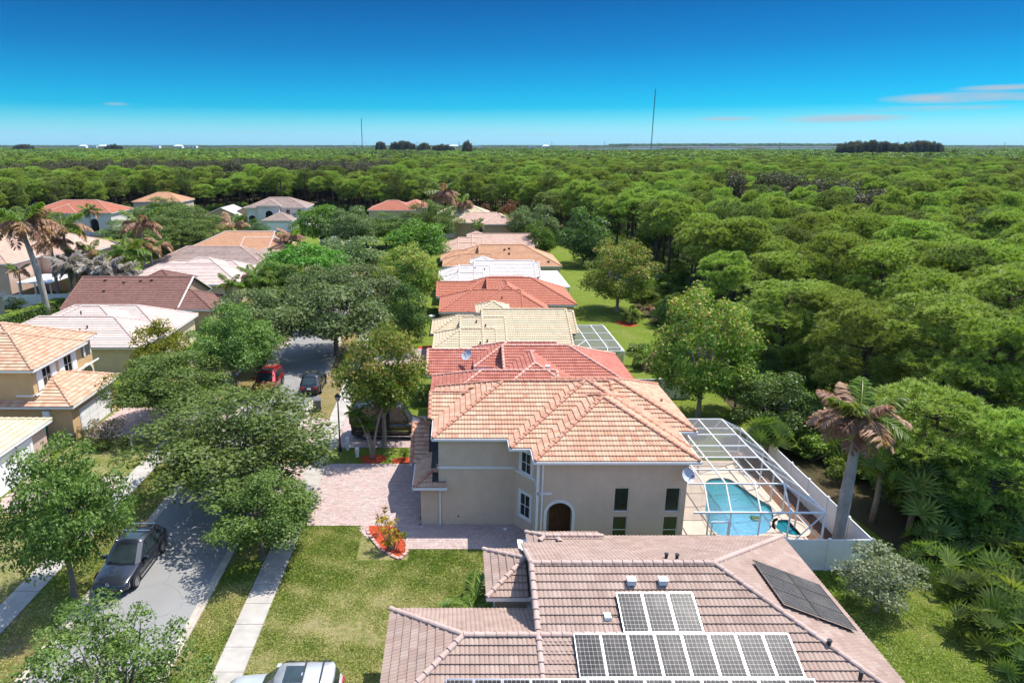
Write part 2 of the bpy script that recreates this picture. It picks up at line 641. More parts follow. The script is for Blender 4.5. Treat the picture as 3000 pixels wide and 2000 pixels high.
    g['l_bright'] = M_leaf('bright leaf', [(0.0466, 0.105, 0.0125), (0.0747, 0.168, 0.0156), (0.108, 0.217, 0.0234), (0.1495, 0.266, 0.039)], .3)
    g['l_maple'] = M_leaf('maple leaf', [(0.0473, 0.105, 0.013), (0.081, 0.1575, 0.0182), (0.135, 0.225, 0.0286), (0.2295, 0.27, 0.0455), (0.378, 0.255, 0.0975)], .3)
    g['l_yellow'] = M_leaf('yellow green leaf', [(0.065, 0.0975, 0.012), (0.117, 0.156, 0.0144), (0.208, 0.221, 0.018), (0.338, 0.299, 0.024)], .42)
    g['l_dark'] = M_leaf('dark glossy leaf', [(0.0288, 0.0567, 0.0125), (0.0528, 0.0983, 0.0208), (0.0864, 0.1418, 0.0291), (0.132, 0.189, 0.0458)], .3, .4)
    g['l_pine'] = M_leaf('pine needle', [(0.07, 0.1162, 0.0184), (0.119, 0.186, 0.0245), (0.175, 0.2558, 0.0337), (0.245, 0.3332, 0.0765)], .25, .55, ((.46, .54, .12), .85))
    g['l_pinedark'] = M_leaf('dark pine needle', [(0.0476, 0.08, 0.0184), (0.0748, 0.1152, 0.0245), (0.1088, 0.16, 0.0337), (0.1496, 0.192, 0.0612)], .2, .55, ((.34, .40, .10), .8))
    g['l_olive'] = M_leaf('silver olive leaf', [(0.0945, 0.1215, 0.0607), (0.1485, 0.1755, 0.0945), (0.216, 0.243, 0.1485), (0.2835, 0.297, 0.2025)], .25)
    g['l_brown'] = M_leaf('dead brown leaf', [(0.098, 0.0392, 0.0196), (0.154, 0.0588, 0.028), (0.21, 0.084, 0.042)], .2)
    g['l_casuarina'] = M_leaf('casuarina needle', [(0.052, 0.0546, 0.0286), (0.078, 0.0754, 0.039), (0.1105, 0.0975, 0.0546)], .2)
    g['l_frond'] = M_leaf('green frond', [(0.056, 0.108, 0.014), (0.098, 0.162, 0.0196), (0.168, 0.2295, 0.035), (0.28, 0.297, 0.07)], .4, .4)
    g['l_deadfrond'] = M_leaf('dead frond', [(0.23, 0.1274, 0.0808), (0.322, 0.1862, 0.1232), (0.414, 0.2548, 0.1785), (0.276, 0.147, 0.0765)], .25)
    g['l_greyfrond'] = M_leaf('grey dead frond', [(.20, .165, .15), (.30, .26, .24), (.38, .34, .32), (.14, .115, .1)], .2)
    g['l_palmetto'] = M_leaf('palmetto leaf', [(0.051, 0.09, 0.018), (0.085, 0.135, 0.027), (0.1445, 0.195, 0.045), (0.255, 0.255, 0.075)], .38, .45)
    g['l_croton'] = M_leaf('croton leaf', [(.10, .10, .01), (.30, .24, .015), (.45, .32, .02), (.20, .03, .02)], .3)
    g['l_hedge'] = M_leaf('hedge leaf', [(0.032, 0.0675, 0.0112), (0.072, 0.135, 0.0168), (0.16, 0.225, 0.028), (0.208, 0.27, 0.042)], .25)
    g['l_grass'] = M_leaf('grass blade', [(.13, .18, .025), (.20, .24, .045), (.34, .31, .12), (.46, .39, .20)], .3, .7)
    g['l_pinkbush'] = M_leaf('pale pink bush leaf', [(.16, .13, .10), (.24, .18, .14), (.10, .11, .05), (.3, .24, .2)], .25)
    g['b_oak'] = M_bark('oak bark', (.15, .125, .105))
    g['b_pale'] = M_bark('pale bark', (.26, .22, .185))
    g['b_pine'] = M_bark('pine bark', (.085, .06, .05))
    g['b_palm'] = M_bark('royal palm trunk', (.30, .275, .25), 3)
    g['b_shaft'] = M_plain('green crownshaft', (.10, .16, .04), .5, .25, 2)
    g['b_boot'] = M_bark('palm boots', (.20, .15, .11), 8)


make_materials()

# ================================================================== GROUND, STREET
import bmesh


def sheet_with_holes(name, outer, holes, z, mat):
    bm = bmesh.new()
    edges = []
    for lp in [outer] + holes:
        vs = [bm.verts.new((p[0], p[1], z)) for p in lp]
        for i in range(len(vs)): edges.append(bm.edges.new((vs[i - 1], vs[i])))
    bmesh.ops.triangle_fill(bm, use_beauty=True, edges=edges, normal=(0, 0, 1))
    me = bpy.data.meshes.new(name); bm.to_mesh(me); bm.free()
    me.materials.append(mat)
    return link(name, me)


POOL_HOLE = [(13.9, 33.4), (20.0, 33.4), (20.0, 44.4), (13.9, 44.4)]


def sheet(name, pts, z, mat, kind='structure', label=None, cat=None, sub=0):
    mb = MB()
    mb.poly([(p[0], p[1], z) for p in pts])
    o = mb.build(name, mat)
    return tag(o, label, cat, None, kind)


def bend(y):                                             # the street drifts left beyond the third house
    return -0.0011 * max(0, y - 48) ** 2 if y < 150 else -0.0011 * 102 ** 2 - .224 * (y - 150)


def strip(name, x0, x1, z, mat, y0, y1, step=4.0, kind='structure'):
    mb = MB()
    n = max(2, int((y1 - y0) / step) + 1)
    ys = [y0 + (y1 - y0) * i / (n - 1) for i in range(n)]
    V, F = [], []
    for y in ys:
        b = bend(y)
        V += [(x0 + b, y, z), (x1 + b, y, z)]
    for i in range(n - 1):
        F.append((2 * i, 2 * i + 1, 2 * i + 3, 2 * i + 2))
    mb.add(V, F)
    return tag(mb.build(name, mat), kind=kind)


G = 9000
gm = MB()
gm.poly([(-G, -400, 0), (-200, -400, 0), (-200, 14000, 0), (-G, 14000, 0)]); gm.poly([(200, -400, 0), (G, -400, 0), (G, 14000, 0), (200, 14000, 0)])
gm.poly([(-200, 300, 0), (200, 300, 0), (200, 14000, 0), (-200, 14000, 0)]); gm.poly([(-200, -400, 0), (200, -400, 0), (200, -50, 0), (-200, -50, 0)])
tag(gm.build('ground', m_forest), kind='structure')
tag(sheet_with_holes('ground', [(-200, -50), (200, -50), (200, 300), (-200, 300)], [POOL_HOLE], 0, m_forest), kind='structure')

# house lots (two rows along the street), cut out of the wood
tag(sheet_with_holes('lawn_right', [(-11.4, 2), (24.6, 2), (25.2, 30), (23.2, 44), (24.5, 70), (25.5, 100), (27, 150), (20, 205), (-45, 205), (-40, 150), (-16.5, 150), (-14.4, 100), (-11.4, 48)], [POOL_HOLE], .012, m_lawn_green), kind='structure')
sheet('lawn_left', [(-75, 2), (-19, 2), (-19, 48), (-22, 100), (-30, 150), (-60, 205), (-80, 205), (-92, 120), (-80, 60)], .012, m_lawn_green)
front = sheet('front_lawn', [(-9.1, 10), (3.0, 10), (3.0, 33.5), (-2.4, 33.5), (-3.2, 32.5), (-5.2, 35.9), (-9.1, 35.9)], .018, m_lawn)
sheet('verge_lawn', [(-12.6, 4), (-10.4, 4), (-10.4, 36), (-12.6, 36)], .018, m_verge)
tag(strip('road', -18.15, -12.75, .03, m_asphalt, -5, 260), kind='structure')
strip('verge_left', -21.15, -18.6, .024, m_verge, -5, 150)
strip('verge_right', -12.45, -10.4, .024, m_verge, 36, 150)
strip('lawn_left_front', -29, -22.4, .018, m_lawn, 4, 130)


def kerb(name, x_road, x_back, label_side):
    """rolled gutter kerb in ten foot lengths, each its own piece, a seam between gutter pan and lip"""
    root = thing(name, label_side, 'kerb')
    s = 1 if x_back > x_road else -1
    prof = [(0, .028), (.24 * s, .038), (.25 * s, .03), (.262 * s, .038), (.40 * s, .085), (.48 * s, .10), (.50 * s, .0)]
    y = -3.0
    L = 3.0
    while y < 118:
        mb = MB()
        for k in range(2):
            ya = y + k * L / 2
            yb = ya + L / 2 - (.012 if k else 0)
            V = []
            for yy in (ya, yb):
                for dx, z in prof:
                    V.append((x_road + dx + bend(yy), yy, z))
            n = len(prof)
            F = [(i, i + 1, n + i + 1, n + i) if s > 0 else (i + 1, i, n + i, n + i + 1) for i in range(n - 1)]
            mb.add(V, F)
        o = mb.build('kerb_stone', m_kerb, root)
        y += L
    return root


kerb('kerb', -18.12, -18.62, 'pale rolled concrete kerb on the left side of the street beside the dark grey SUV')
kerb('kerb', -12.78, -12.28, 'pale rolled concrete kerb on the right side of the street below the lamp post')


def sidewalk(x0, x1, y0, y1):
    root = bpy.data.objects.new('sidewalk', None)
    COL.objects.link(root)
    tag(root, kind='structure')
    y = y0
    L = 1.52
    while y < y1:
        mb = MB()
        ba, bb = bend(y), bend(y + L)
        g = .011
        z = .075 + random.uniform(-.004, .004)
        pts = [(x0 + ba, y + g), (x1 + ba, y + g), (x1 + bb, y + L - g), (x0 + bb, y + L - g)]
        mb.val = random.random()
        mb.prism(pts, .0, z)
        mb.build('slab', m_concrete, root)
        y += L
    return root


sidewalk(-10.4, -9.1, 6, 112)
sidewalk(-22.4, -21.1, 10, 112)


# ---------------------------------------------------------------- pavers
def inpoly(x, y, pts):
    c = False
    n = len(pts)
    for i in range(n):
        x1, y1 = pts[i][:2]
        x2, y2 = pts[i - 1][:2]
        if (y1 > y) != (y2 > y) and x < (x2 - x1) * (y - y1) / (y2 - y1) + x1:
            c = not c
    return c


def clip_poly(poly, clip):
    """Sutherland-Hodgman against a convex counter-clockwise polygon"""
    out = poly
    n = len(clip)
    for i in range(n):
        ax, ay = clip[i]
        bx, by = clip[(i + 1) % n]
        ex, ey = bx - ax, by - ay
        inp, out = out, []
        if not inp: return []
        for k in range(len(inp)):
            px, py = inp[k - 1]
            qx, qy = inp[k]
            dp = ex * (py - ay) - ey * (px - ax)
            dq = ex * (qy - ay) - ey * (qx - ax)
            if dp >= 0:
                if dq >= 0:
                    out.append((qx, qy))
                else:
                    t = dp / (dp - dq)
                    out.append((px + (qx - px) * t, py + (qy - py) * t))
            elif dq >= 0:
                t = dp / (dp - dq)
                out.append((px + (qx - px) * t, py + (qy - py) * t))
                out.append((qx, qy))
    return out


def pave(name, regions, z=.05, singles=0, unit=.22, kind='structure'):
    """clay pavers with recessed joints; the nearest ones are objects of their own"""
    root = bpy.data.objects.new(name, None)
    COL.objects.link(root)
    tag(root, kind=kind)
    bed = MB()
    cells = []
    for k, reg in enumerate(regions):
        bed.poly([(p[0], p[1], z - .014 + .0015 * k) for p in reg])
        xs = [p[0] for p in reg]; ys = [p[1] for p in reg]
        y = min(ys)
        row = 0
        while y < max(ys):
            h = unit * (.5 if row % 3 == 1 else .75)
            x = min(xs) - (unit * .5 if row % 2 else 0)
            while x < max(xs):
                w = unit * random.choice((.75, 1, 1, 1.25)) if row % 3 != 1 else unit
                cx, cyy = x + w / 2, y + h / 2
                if inpoly(cx, cyy, reg):
                    cells.append((x, min(x + w, max(xs)), y, y + h, cx, cyy))
                x += w
            y += h
            row += 1
    bed.build('paver_bed', m_joint, root)
    cells.sort(key=lambda c: c[5] + abs(c[4] + 2) * .35)
    if singles:
        vis = [c for c in cells if c[4] < -.3 and c[5] > 33.5]
        cache = {}
        done = set()
        for c in vis[:singles]:
            key = (round(c[1] - c[0], 3), round(c[3] - c[2], 3))
            if key not in cache:
                mb = MB()
                hx, hy = key[0] / 2 - .006, key[1] / 2 - .006
                mb.box(-hx, hx, -hy, hy, -.03, 0, 'b')
                mb.var = [.0] * len(mb.f)
                cache[key] = mb.mesh('paver', m_paver)
            link('paver', cache[key], root, (c[4], c[5], z + random.uniform(-.002, .003)))
            done.add(id(c))
        cells = [c for c in cells if id(c) not in done]
    n = len(cells)
    if n:
        a = np.array([(c[0] + .006, c[1] - .006, c[2] + .006, c[3] - .006) for c in cells])
        zz = z + rng.uniform(-.003, .003, n)
        X0, X1, Y0, Y1 = a.T
        lo = np.full(n, z - .03)
        def q(*c): return np.stack([np.stack(p, -1) for p in c], 1)
        top = q((X0, Y0, zz), (X1, Y0, zz), (X1, Y1, zz), (X0, Y1, zz))
        s1 = q((X0, Y0, lo), (X1, Y0, lo), (X1, Y0, zz), (X0, Y0, zz))
        s2 = q((X1, Y0, lo), (X1, Y1, lo), (X1, Y1, zz), (X1, Y0, zz))
        s3 = q((X1, Y1, lo), (X0, Y1, lo), (X0, Y1, zz), (X1, Y1, zz))
        s4 = q((X0, Y1, lo), (X0, Y0, lo), (X0, Y0, zz), (X0, Y1, zz))
        V = np.concatenate([top, s1, s2, s3, s4])
        v = np.tile(rng.random(n), 5)
        o = link('pavers', np_mesh('pavers', V, 4, v, m_paver), root)
        o['kind'] = 'stuff'
    return root


pave('driveway', [[(-9.1, 36.0), (-2.1, 36.0), (-2.1, 44.25), (-9.1, 44.25)],
                  [(-12.3, 36.1), (-10.4, 36.1), (-10.4, 44.1), (-12.3, 44.6)],
                  [(-5.6, 35.5), (-5.15, 34.9), (-4.6, 34.3), (-2.7, 33.55), (4.6, 33.55), (4.6, 36.6), (-2.1, 36.6), (-2.1, 36.0), (-5.6, 36.0)]], singles=290)
pave('driveway', [[(-9.1, 46.9), (-2.4, 46.9), (-2.4, 53.0), (-9.1, 53.0)], [(-12.3, 46.9), (-10.4, 46.9), (-10.4, 52.3), (-12.3, 52.9)]])
pave('driveway', [[(-10.4, 66.5), (-2.4, 66.5), (-2.4, 72.5), (-10.4, 72.5)]], unit=.34)
pave('driveway', [[(-28.7, 48.8), (-22.4, 48.8), (-22.4, 55.0), (-28.7, 55.0)], [(-21.1, 44.5), (-18.6, 44.0), (-18.6, 55.6), (-21.1, 55.0)]], unit=.34)
pave('driveway', [[(-28.7, 67), (-22.5, 67), (-22.5, 74), (-28.7, 74)], [(-21.3, 68.0), (-18.9, 67.2), (-19.4, 75), (-21.6, 74)]], unit=.34)
pave('driveway', [[(-28.9, 37.5), (-22.4, 37.5), (-22.4, 42.3), (-28.9, 42.3)]], unit=.34)
pave('driveway', [[(-9.0, 19.6), (-2.9, 19.6), (-2.9, 22.9), (-9.0, 22.9)]], unit=.26)
# the parts of the sidewalk that cross the drives are plain; grey apron slabs by the left drive

# ================================================================== TILED ROOFS
TW, TE = .36, .36                  # one tile: two barrels wide, one course exposed


def strips_for(detail):
    """u offsets and heights over one tile (two barrels)"""
    n = {3: 8, 2: 6, 1: 4}[detail]
    us = np.linspace(0, TW, n + 1)
    hs = .030 * np.abs(np.sin(us / TW * 2 * math.pi)) ** .8
    if detail == 1:
        hs = .030 * (np.arange(n + 1) % 2)
    return us, hs


def tile_face(pts, detail, singles=None):
    """pts: 3-D convex polygon, first edge is the eave (seen from outside, left to right).
    returns quads (n,4,3), var, and ngons for the cut ones; full tiles near the lens go to singles"""
    p = [Vector(q) for q in pts]
    ud = (p[1] - p[0]).normalized()
    nrm = ud.cross(p[2] - p[0]).normalized()
    vd = nrm.cross(ud)
    o = p[0]
    poly = [((q - o).dot(ud), (q - o).dot(vd)) for q in p]
    us, hs = strips_for(detail)
    ns = len(us) - 1
    umin = min(q[0] for q in poly); umax = max(q[0] for q in poly); vmax = max(q[1] for q in poly)
    i0 = math.floor(umin / TW); i1 = math.ceil(umax / TW)
    nj = math.ceil(vmax / TE)
    quads, qvar, ngons, nvar = [], [], [], []
    O = np.array(o); U = np.array(ud); W = np.array(vd); N = np.array(nrm)
    edges = [(poly[k], poly[(k + 1) % len(poly)]) for k in range(len(poly))]

    def inside(u, v, eps=1e-6):
        for (ax, ay), (bx, by) in edges:
            if (bx - ax) * (v - ay) - (by - ay) * (u - ax) < -eps: return False
        return True

    def h_at(u, v, j):
        uu = (u / TW) % 1.0
        if detail == 1:
            w = .030 * (1 - abs(((uu * 2) % 1.0) - .5) * 2)
        else:
            w = .030 * abs(math.sin(uu * 2 * math.pi)) ** .8
        return w + .064 - .054 * (v - j * TE) / TE

    for j in range(nj):
        v0, v1 = j * TE, (j + 1) * TE
        for i in range(i0, i1):
            u0, u1 = i * TW, (i + 1) * TW
            cor = [(u0, v0), (u1, v0), (u1, v1), (u0, v1)]
            ins = [inside(*c) for c in cor]
            var = random.random()
            if all(ins):
                if singles is not None:
                    c3 = o + ud * (u0 + TW / 2) + vd * (v0 + TE / 2)
                    singles.append((c3, ud, vd, nrm, o + ud * u0 + vd * v0, var))
                    continue
                for k in range(ns):
                    a, b = u0 + us[k], u0 + us[k + 1]
                    ha, hb = hs[k] + .064, hs[k + 1] + .064
                    A = O + U * a + W * v0; B = O + U * b + W * v0
                    C = O + U * b + W * v1; D = O + U * a + W * v1
                    quads.append((A + N * ha, B + N * hb, C + N * (hb - .054), D + N * (ha - .054))); qvar.append(var)
                    quads.append((A + N * .004, B + N * .004, B + N * hb, A + N * ha)); qvar.append(var)
            else:
                if clip_poly(cor, poly) == []: continue
                for k in range(ns):
                    a, b = u0 + us[k], u0 + us[k + 1]
                    c = clip_poly([(a, v0), (b, v0), (b, v1), (a, v1)], poly)
                    if len(c) < 3: continue
                    ngons.append([tuple(o + ud * u + vd * v + nrm * h_at(u, min(max(v, v0), v1), j)) for u, v in c]); nvar.append(var)
                    lo = [q for q in c if abs(q[1] - v0) < 1e-5]
                    if len(lo) >= 2:
                        q0, q1 = min(lo), max(lo)
                        ngons.append([tuple(o + ud * q0[0] + vd * v0 + nrm * .004), tuple(o + ud * q1[0] + vd * v0 + nrm * .004),
                                      tuple(o + ud * q1[0] + vd * v0 + nrm * h_at(q1[0], v0, j)), tuple(o + ud * q0[0] + vd * v0 + nrm * h_at(q0[0], v0, j))]); nvar.append(var)
    return quads, qvar, ngons, nvar


_tile_mesh = {}


def tile_mesh(mat):
    """one whole tile in its own coordinates: x along the eave, y up the slope, z out"""
    if mat.name not in _tile_mesh:
        us, hs = strips_for(2)
        mb = MB()
        mb.val = 0
        for k in range(len(us) - 1):
            a, b, ha, hb = us[k] + (.004 if k == 0 else 0), us[k + 1] - (.004 if k == len(us) - 2 else 0), hs[k] + .064, hs[k + 1] + .064
            mb.add([(a, 0, ha), (b, 0, hb), (b, TE, hb - .054), (a, TE, ha - .054)], [(0, 1, 2, 3)])
            mb.add([(a, 0, .004), (b, 0, .004), (b, 0, hb), (a, 0, ha)], [(0, 1, 2, 3)])
        _tile_mesh[mat.name] = mb.mesh('roof_tile', mat)
    return _tile_mesh[mat.name]


_cap_mesh = {}


def cap_geom(mb, M, L=.42, r=.115, taper=.8, n=6):
    V, F = [], []
    for x, rr, dz in ((0, r, .022), (L + .05, r * taper, -.004)):
        for k in range(n + 1):
            a = math.pi * k / n
            V.append(M @ Vector((x, rr * 1.12 * math.cos(a), rr * math.sin(a) + dz)))
    m = n + 1
    for k in range(n):
        F.append((k, m + k, m + k + 1, k + 1))
    F.append(tuple(range(n + 1)))
    mb.add(V, F)


def cap_mesh(mat):
    if mat.name not in _cap_mesh:
        mb = MB()
        mb.val = 0
        cap_geom(mb, Matrix.Identity(4))
        _cap_mesh[mat.name] = mb.mesh('ridge_cap', mat)
    return _cap_mesh[mat.name]


def frame_along(a, b):
    """local x from a to b, z as far up as it goes"""
    d = (Vector(b) - Vector(a)).normalized()
    y = Vector((0, 0, 1)).cross(d)
    y = y.normalized() if y.length > 1e-4 else Vector((0, 1, 0))
    z = d.cross(y)
    return d, y, z


class Block:
    """one rectangular roof block; hips 'wesn' says which ends are hipped, the others are gables"""

    def __init__(self, x0, x1, y0, y1, ez, p=.44, hips=None, axis=None, over=.35, base=0.0, wall=True, skip='', fascia='wesn', caps=True):
        self.__dict__.update(locals())
        w, d = x1 - x0, y1 - y0
        self.axis = axis or ('x' if w >= d else 'y')
        if hips is None: self.hips = 'we' if self.axis == 'x' else 'sn'
        self.faces = {}
        self.lines = []
        self.gables = []
        if self.axis == 'x':
            h = d / 2; zr = ez + p * h; yc = (y0 + y1) / 2
            a = x0 + (h if 'w' in self.hips else 0); b = x1 - (h if 'e' in self.hips else 0)
            if a > b: a = b = (a + b) / 2
            A, B = (a, yc, zr), (b, yc, zr)
            SW, SE, NE, NW = (x0, y0, ez), (x1, y0, ez), (x1, y1, ez), (x0, y1, ez)
            self.faces['s'] = [SW, SE, B, A]
            self.faces['n'] = [NE, NW, A, B]
            if 'w' in self.hips: self.faces['w'] = [NW, SW, A]; self.lines += [(SW, A), (NW, A)]
            else: self.gables.append((NW, SW, A)); self.lines += [(SW, A), (NW, A)]
            if 'e' in self.hips: self.faces['e'] = [SE, NE, B]; self.lines += [(SE, B), (NE, B)]
            else: self.gables.append((SE, NE, B)); self.lines += [(SE, B), (NE, B)]
            if a != b: self.lines.append((A, B))
        else:
            h = w / 2; zr = ez + p * h; xc = (x0 + x1) / 2
            a = y0 + (h if 's' in self.hips else 0); b = y1 - (h if 'n' in self.hips else 0)
            if a > b: a = b = (a + b) / 2
            A, B = (xc, a, zr), (xc, b, zr)
            SW, SE, NE, NW = (x0, y0, ez), (x1, y0, ez), (x1, y1, ez), (x0, y1, ez)
            self.faces['w'] = [NW, SW, A, B]
            self.faces['e'] = [SE, NE, B, A]
            if 's' in self.hips: self.faces['s'] = [SW, SE, A]; self.lines += [(SW, A), (SE, A)]
            else: self.gables.append((SW, SE, A)); self.lines += [(SW, A), (SE, A)]
            if 'n' in self.hips: self.faces['n'] = [NE, NW, B]; self.lines += [(NE, B), (NW, B)]
            else: self.gables.append((NE, NW, B)); self.lines += [(NE, B), (NW, B)]
            if a != b: self.lines.append((A, B))
        self.faces = {k: f for k, f in self.faces.items() if k not in skip}


def inside_block(p, bl, eps=.05):
    """is a point under the roof surface of block bl (hidden)"""
    if not (bl.x0 < p[0] < bl.x1 and bl.y0 < p[1] < bl.y1): return False
    z = 1e9
    if bl.axis == 'x' or 's' in bl.hips or 'n' in bl.hips:
        z = 1e9
    dS, dN, dW, dE = p[1] - bl.y0, bl.y1 - p[1], p[0] - bl.x0, bl.x1 - p[0]
    ds = []
    if 's' in bl.hips or bl.axis == 'x': ds.append(dS)
    if 'n' in bl.hips or bl.axis == 'x': ds.append(dN)
    if 'w' in bl.hips or bl.axis == 'y': ds.append(dW)
    if 'e' in bl.hips or bl.axis == 'y': ds.append(dE)
    z = bl.ez + bl.p * min(ds)
    return p[2] < z - eps


def house(name, label, blocks, tile, cap, wall, detail=2, n_single=0, single_caps=False, cat='house', gutter=None, group=None, make_walls=True, boxwall=True):
    root = thing(name, label, cat, group=group)
    deck = MB()
    Q_, QV, NG, NV = [], [], [], []
    singles = [] if n_single else None
    for bl in blocks:
        for k, f in bl.faces.items():
            fc = [Vector(q) for q in f]
            nrm = (fc[1] - fc[0]).cross(fc[2] - fc[0]).normalized()
            deck.poly([q - nrm * .02 for q in fc])
            # faces turned fully away and down the far side still get tiles: they are seen from a step aside
            q, qv, ng, nv = tile_face(f, detail, singles)
            Q_ += q; QV += qv; NG += ng; NV += nv
        for g in bl.gables: pass
    roof = deck.build('roof', m_blackplastic, root)
    if singles:
        # whole tiles: drop the ones buried under another block, then keep the largest in view as objects
        keep = []
        for s in singles:
            if any(inside_block(s[0], b, .12) for b in blocks): continue
            u, v, d = proj(s[0])
            facing = s[3].dot((cam.location - s[0]).normalized())
            ok = 10 < u < 2990 and 10 < v < 1985 and facing > .1
            keep.append((ok, facing / d ** 2, s))
        keep.sort(key=lambda k: (-k[0], -k[1]))
        tm = tile_mesh(tile)
        for k, (ok, sc, s) in enumerate(keep):
            c3, ud, vd, nr, o0, var = s
            if k < n_single:
                o = link('roof_tile', tm, roof)
                M = Matrix((( ud.x, vd.x, nr.x, o0.x), (ud.y, vd.y, nr.y, o0.y), (ud.z, vd.z, nr.z, o0.z), (0, 0, 0, 1)))
                o.matrix_local = M
            else:
                us, hs = strips_for(detail)
                O, U, W, N = (np.array(x) for x in (o0, ud, vd, nr))
                for q in range(len(us) - 1):
                    a, b, ha, hb = us[q], us[q + 1], hs[q] + .064, hs[q + 1] + .064
                    A = O + U * a; B = O + U * b; C = B + W * TE; D = A + W * TE
                    Q_.append((A + N * ha, B + N * hb, C + N * (hb - .054), D + N * (ha - .054))); QV.append(var)
                    Q_.append((A + N * .004, B + N * .004, B + N * hb, A + N * ha)); QV.append(var)
    if Q_:
        o = link('tile_courses', np_mesh('tile_courses', np.array(Q_), 4, QV, tile), roof)
        o['kind'] = 'stuff'
    if NG:
        mb = MB()
        for g, v in zip(NG, NV):
            mb.val = v
            mb.poly(g)
        o = mb.build('cut_tiles', tile, roof)
        o['kind'] = 'stuff'
    # ridge, hip and rake caps
    capm = MB()
    for bl in blocks:
        if not bl.caps: continue
        for a, b in bl.lines:
            a, b = Vector(a), Vector(b)
            d, y, z = frame_along(a, b)
            L = (b - a).length
            n = max(1, round(L / .42))
            for k in range(n):
                c = a + d * (L * k / n) + z * .035
                if any(inside_block(c + d * .2 + Vector((0, 0, .06)), b2, .0) for b2 in blocks if b2 is not bl): continue
                M = Matrix(((d.x, y.x, z.x, c.x), (d.y, y.y, z.y, c.y), (d.z, y.z, z.z, c.z), (0, 0, 0, 1)))
                if single_caps:
                    o = link('ridge_cap', cap_mesh(cap), roof)
                    o.matrix_local = M
                else:
                    capm.val = random.random()
                    cap_geom(capm, M)
    if capm.f:
        o = capm.build('ridge_caps', cap, roof)
        o['kind'] = 'stuff'
    # walls, gables, gutters
    wm, gm_ = MB(), MB()
    for i, bl in enumerate(blocks):
        o_ = bl.over + .003 * i
        x0, x1, y0, y1 = bl.x0 + o_, bl.x1 - o_, bl.y0 + o_, bl.y1 - o_
        if bl.wall:
            wm.box(x0, x1, y0, y1, bl.base, bl.ez - .03, 'b')
        for a, b, c in bl.gables:
            a, b, c = Vector(a), Vector(b), Vector(c)
            cen = Vector(((bl.x0 + bl.x1) / 2, (bl.y0 + bl.y1) / 2, 0))
            n = (b - a).cross(c - a).normalized()
            s = -.12
            wm.poly([a + n * s - Vector((0, 0, .05)), b + n * s - Vector((0, 0, .05)), c + n * s - Vector((0, 0, .05))])
        z1, z0 = bl.ez + .0, bl.ez - .17
        t = .09
        e = .004 * i
        if 's' in bl.fascia: gm_.box(bl.x0 - .02, bl.x1 + .02, bl.y0 - .02 - e, bl.y0 + t, z0, z1)
        if 'n' in bl.fascia: gm_.box(bl.x0 - .02, bl.x1 + .02, bl.y1 - t, bl.y1 + .02 + e, z0, z1)
        if 'w' in bl.fascia: gm_.box(bl.x0 - .021 - e, bl.x0 + t, bl.y0 + t, bl.y1 - t, z0 + .002, z1 - .002)
        if 'e' in bl.fascia: gm_.box(bl.x1 - t, bl.x1 + .021 + e, bl.y0 + t, bl.y1 - t, z0 + .002, z1 - .002)
        # soffit
        gm_.poly([(bl.x0, bl.y0, z0 + .03), (bl.x0, bl.y1, z0 + .03), (bl.x1, bl.y1, z0 + .03), (bl.x1, bl.y0, z0 + .03)])
    if make_walls and wm.f:
        wm.build('wall', wall, root)
    gm_.build('gutter', gutter or m_trim, root)
    return root, roof


def roof_vent(roof, p, kind=0):
    """small plumbing vent hood on a roof"""
    mb = MB()
    x, y, z = p
    if kind == 0:
        mb.cyl((x, y, z - .1), (x, y, z + .22), .07, .07, 8)
        mb.cyl((x, y, z + .22), (x, y, z + .25), .10, .09, 8)
    else:
        mb.box(x - .16, x + .16, y - .16, y + .12, z - .05, z + .16)
        mb.box(x - .18, x + .18, y - .2, y + .14, z + .16, z + .2)
    return mb


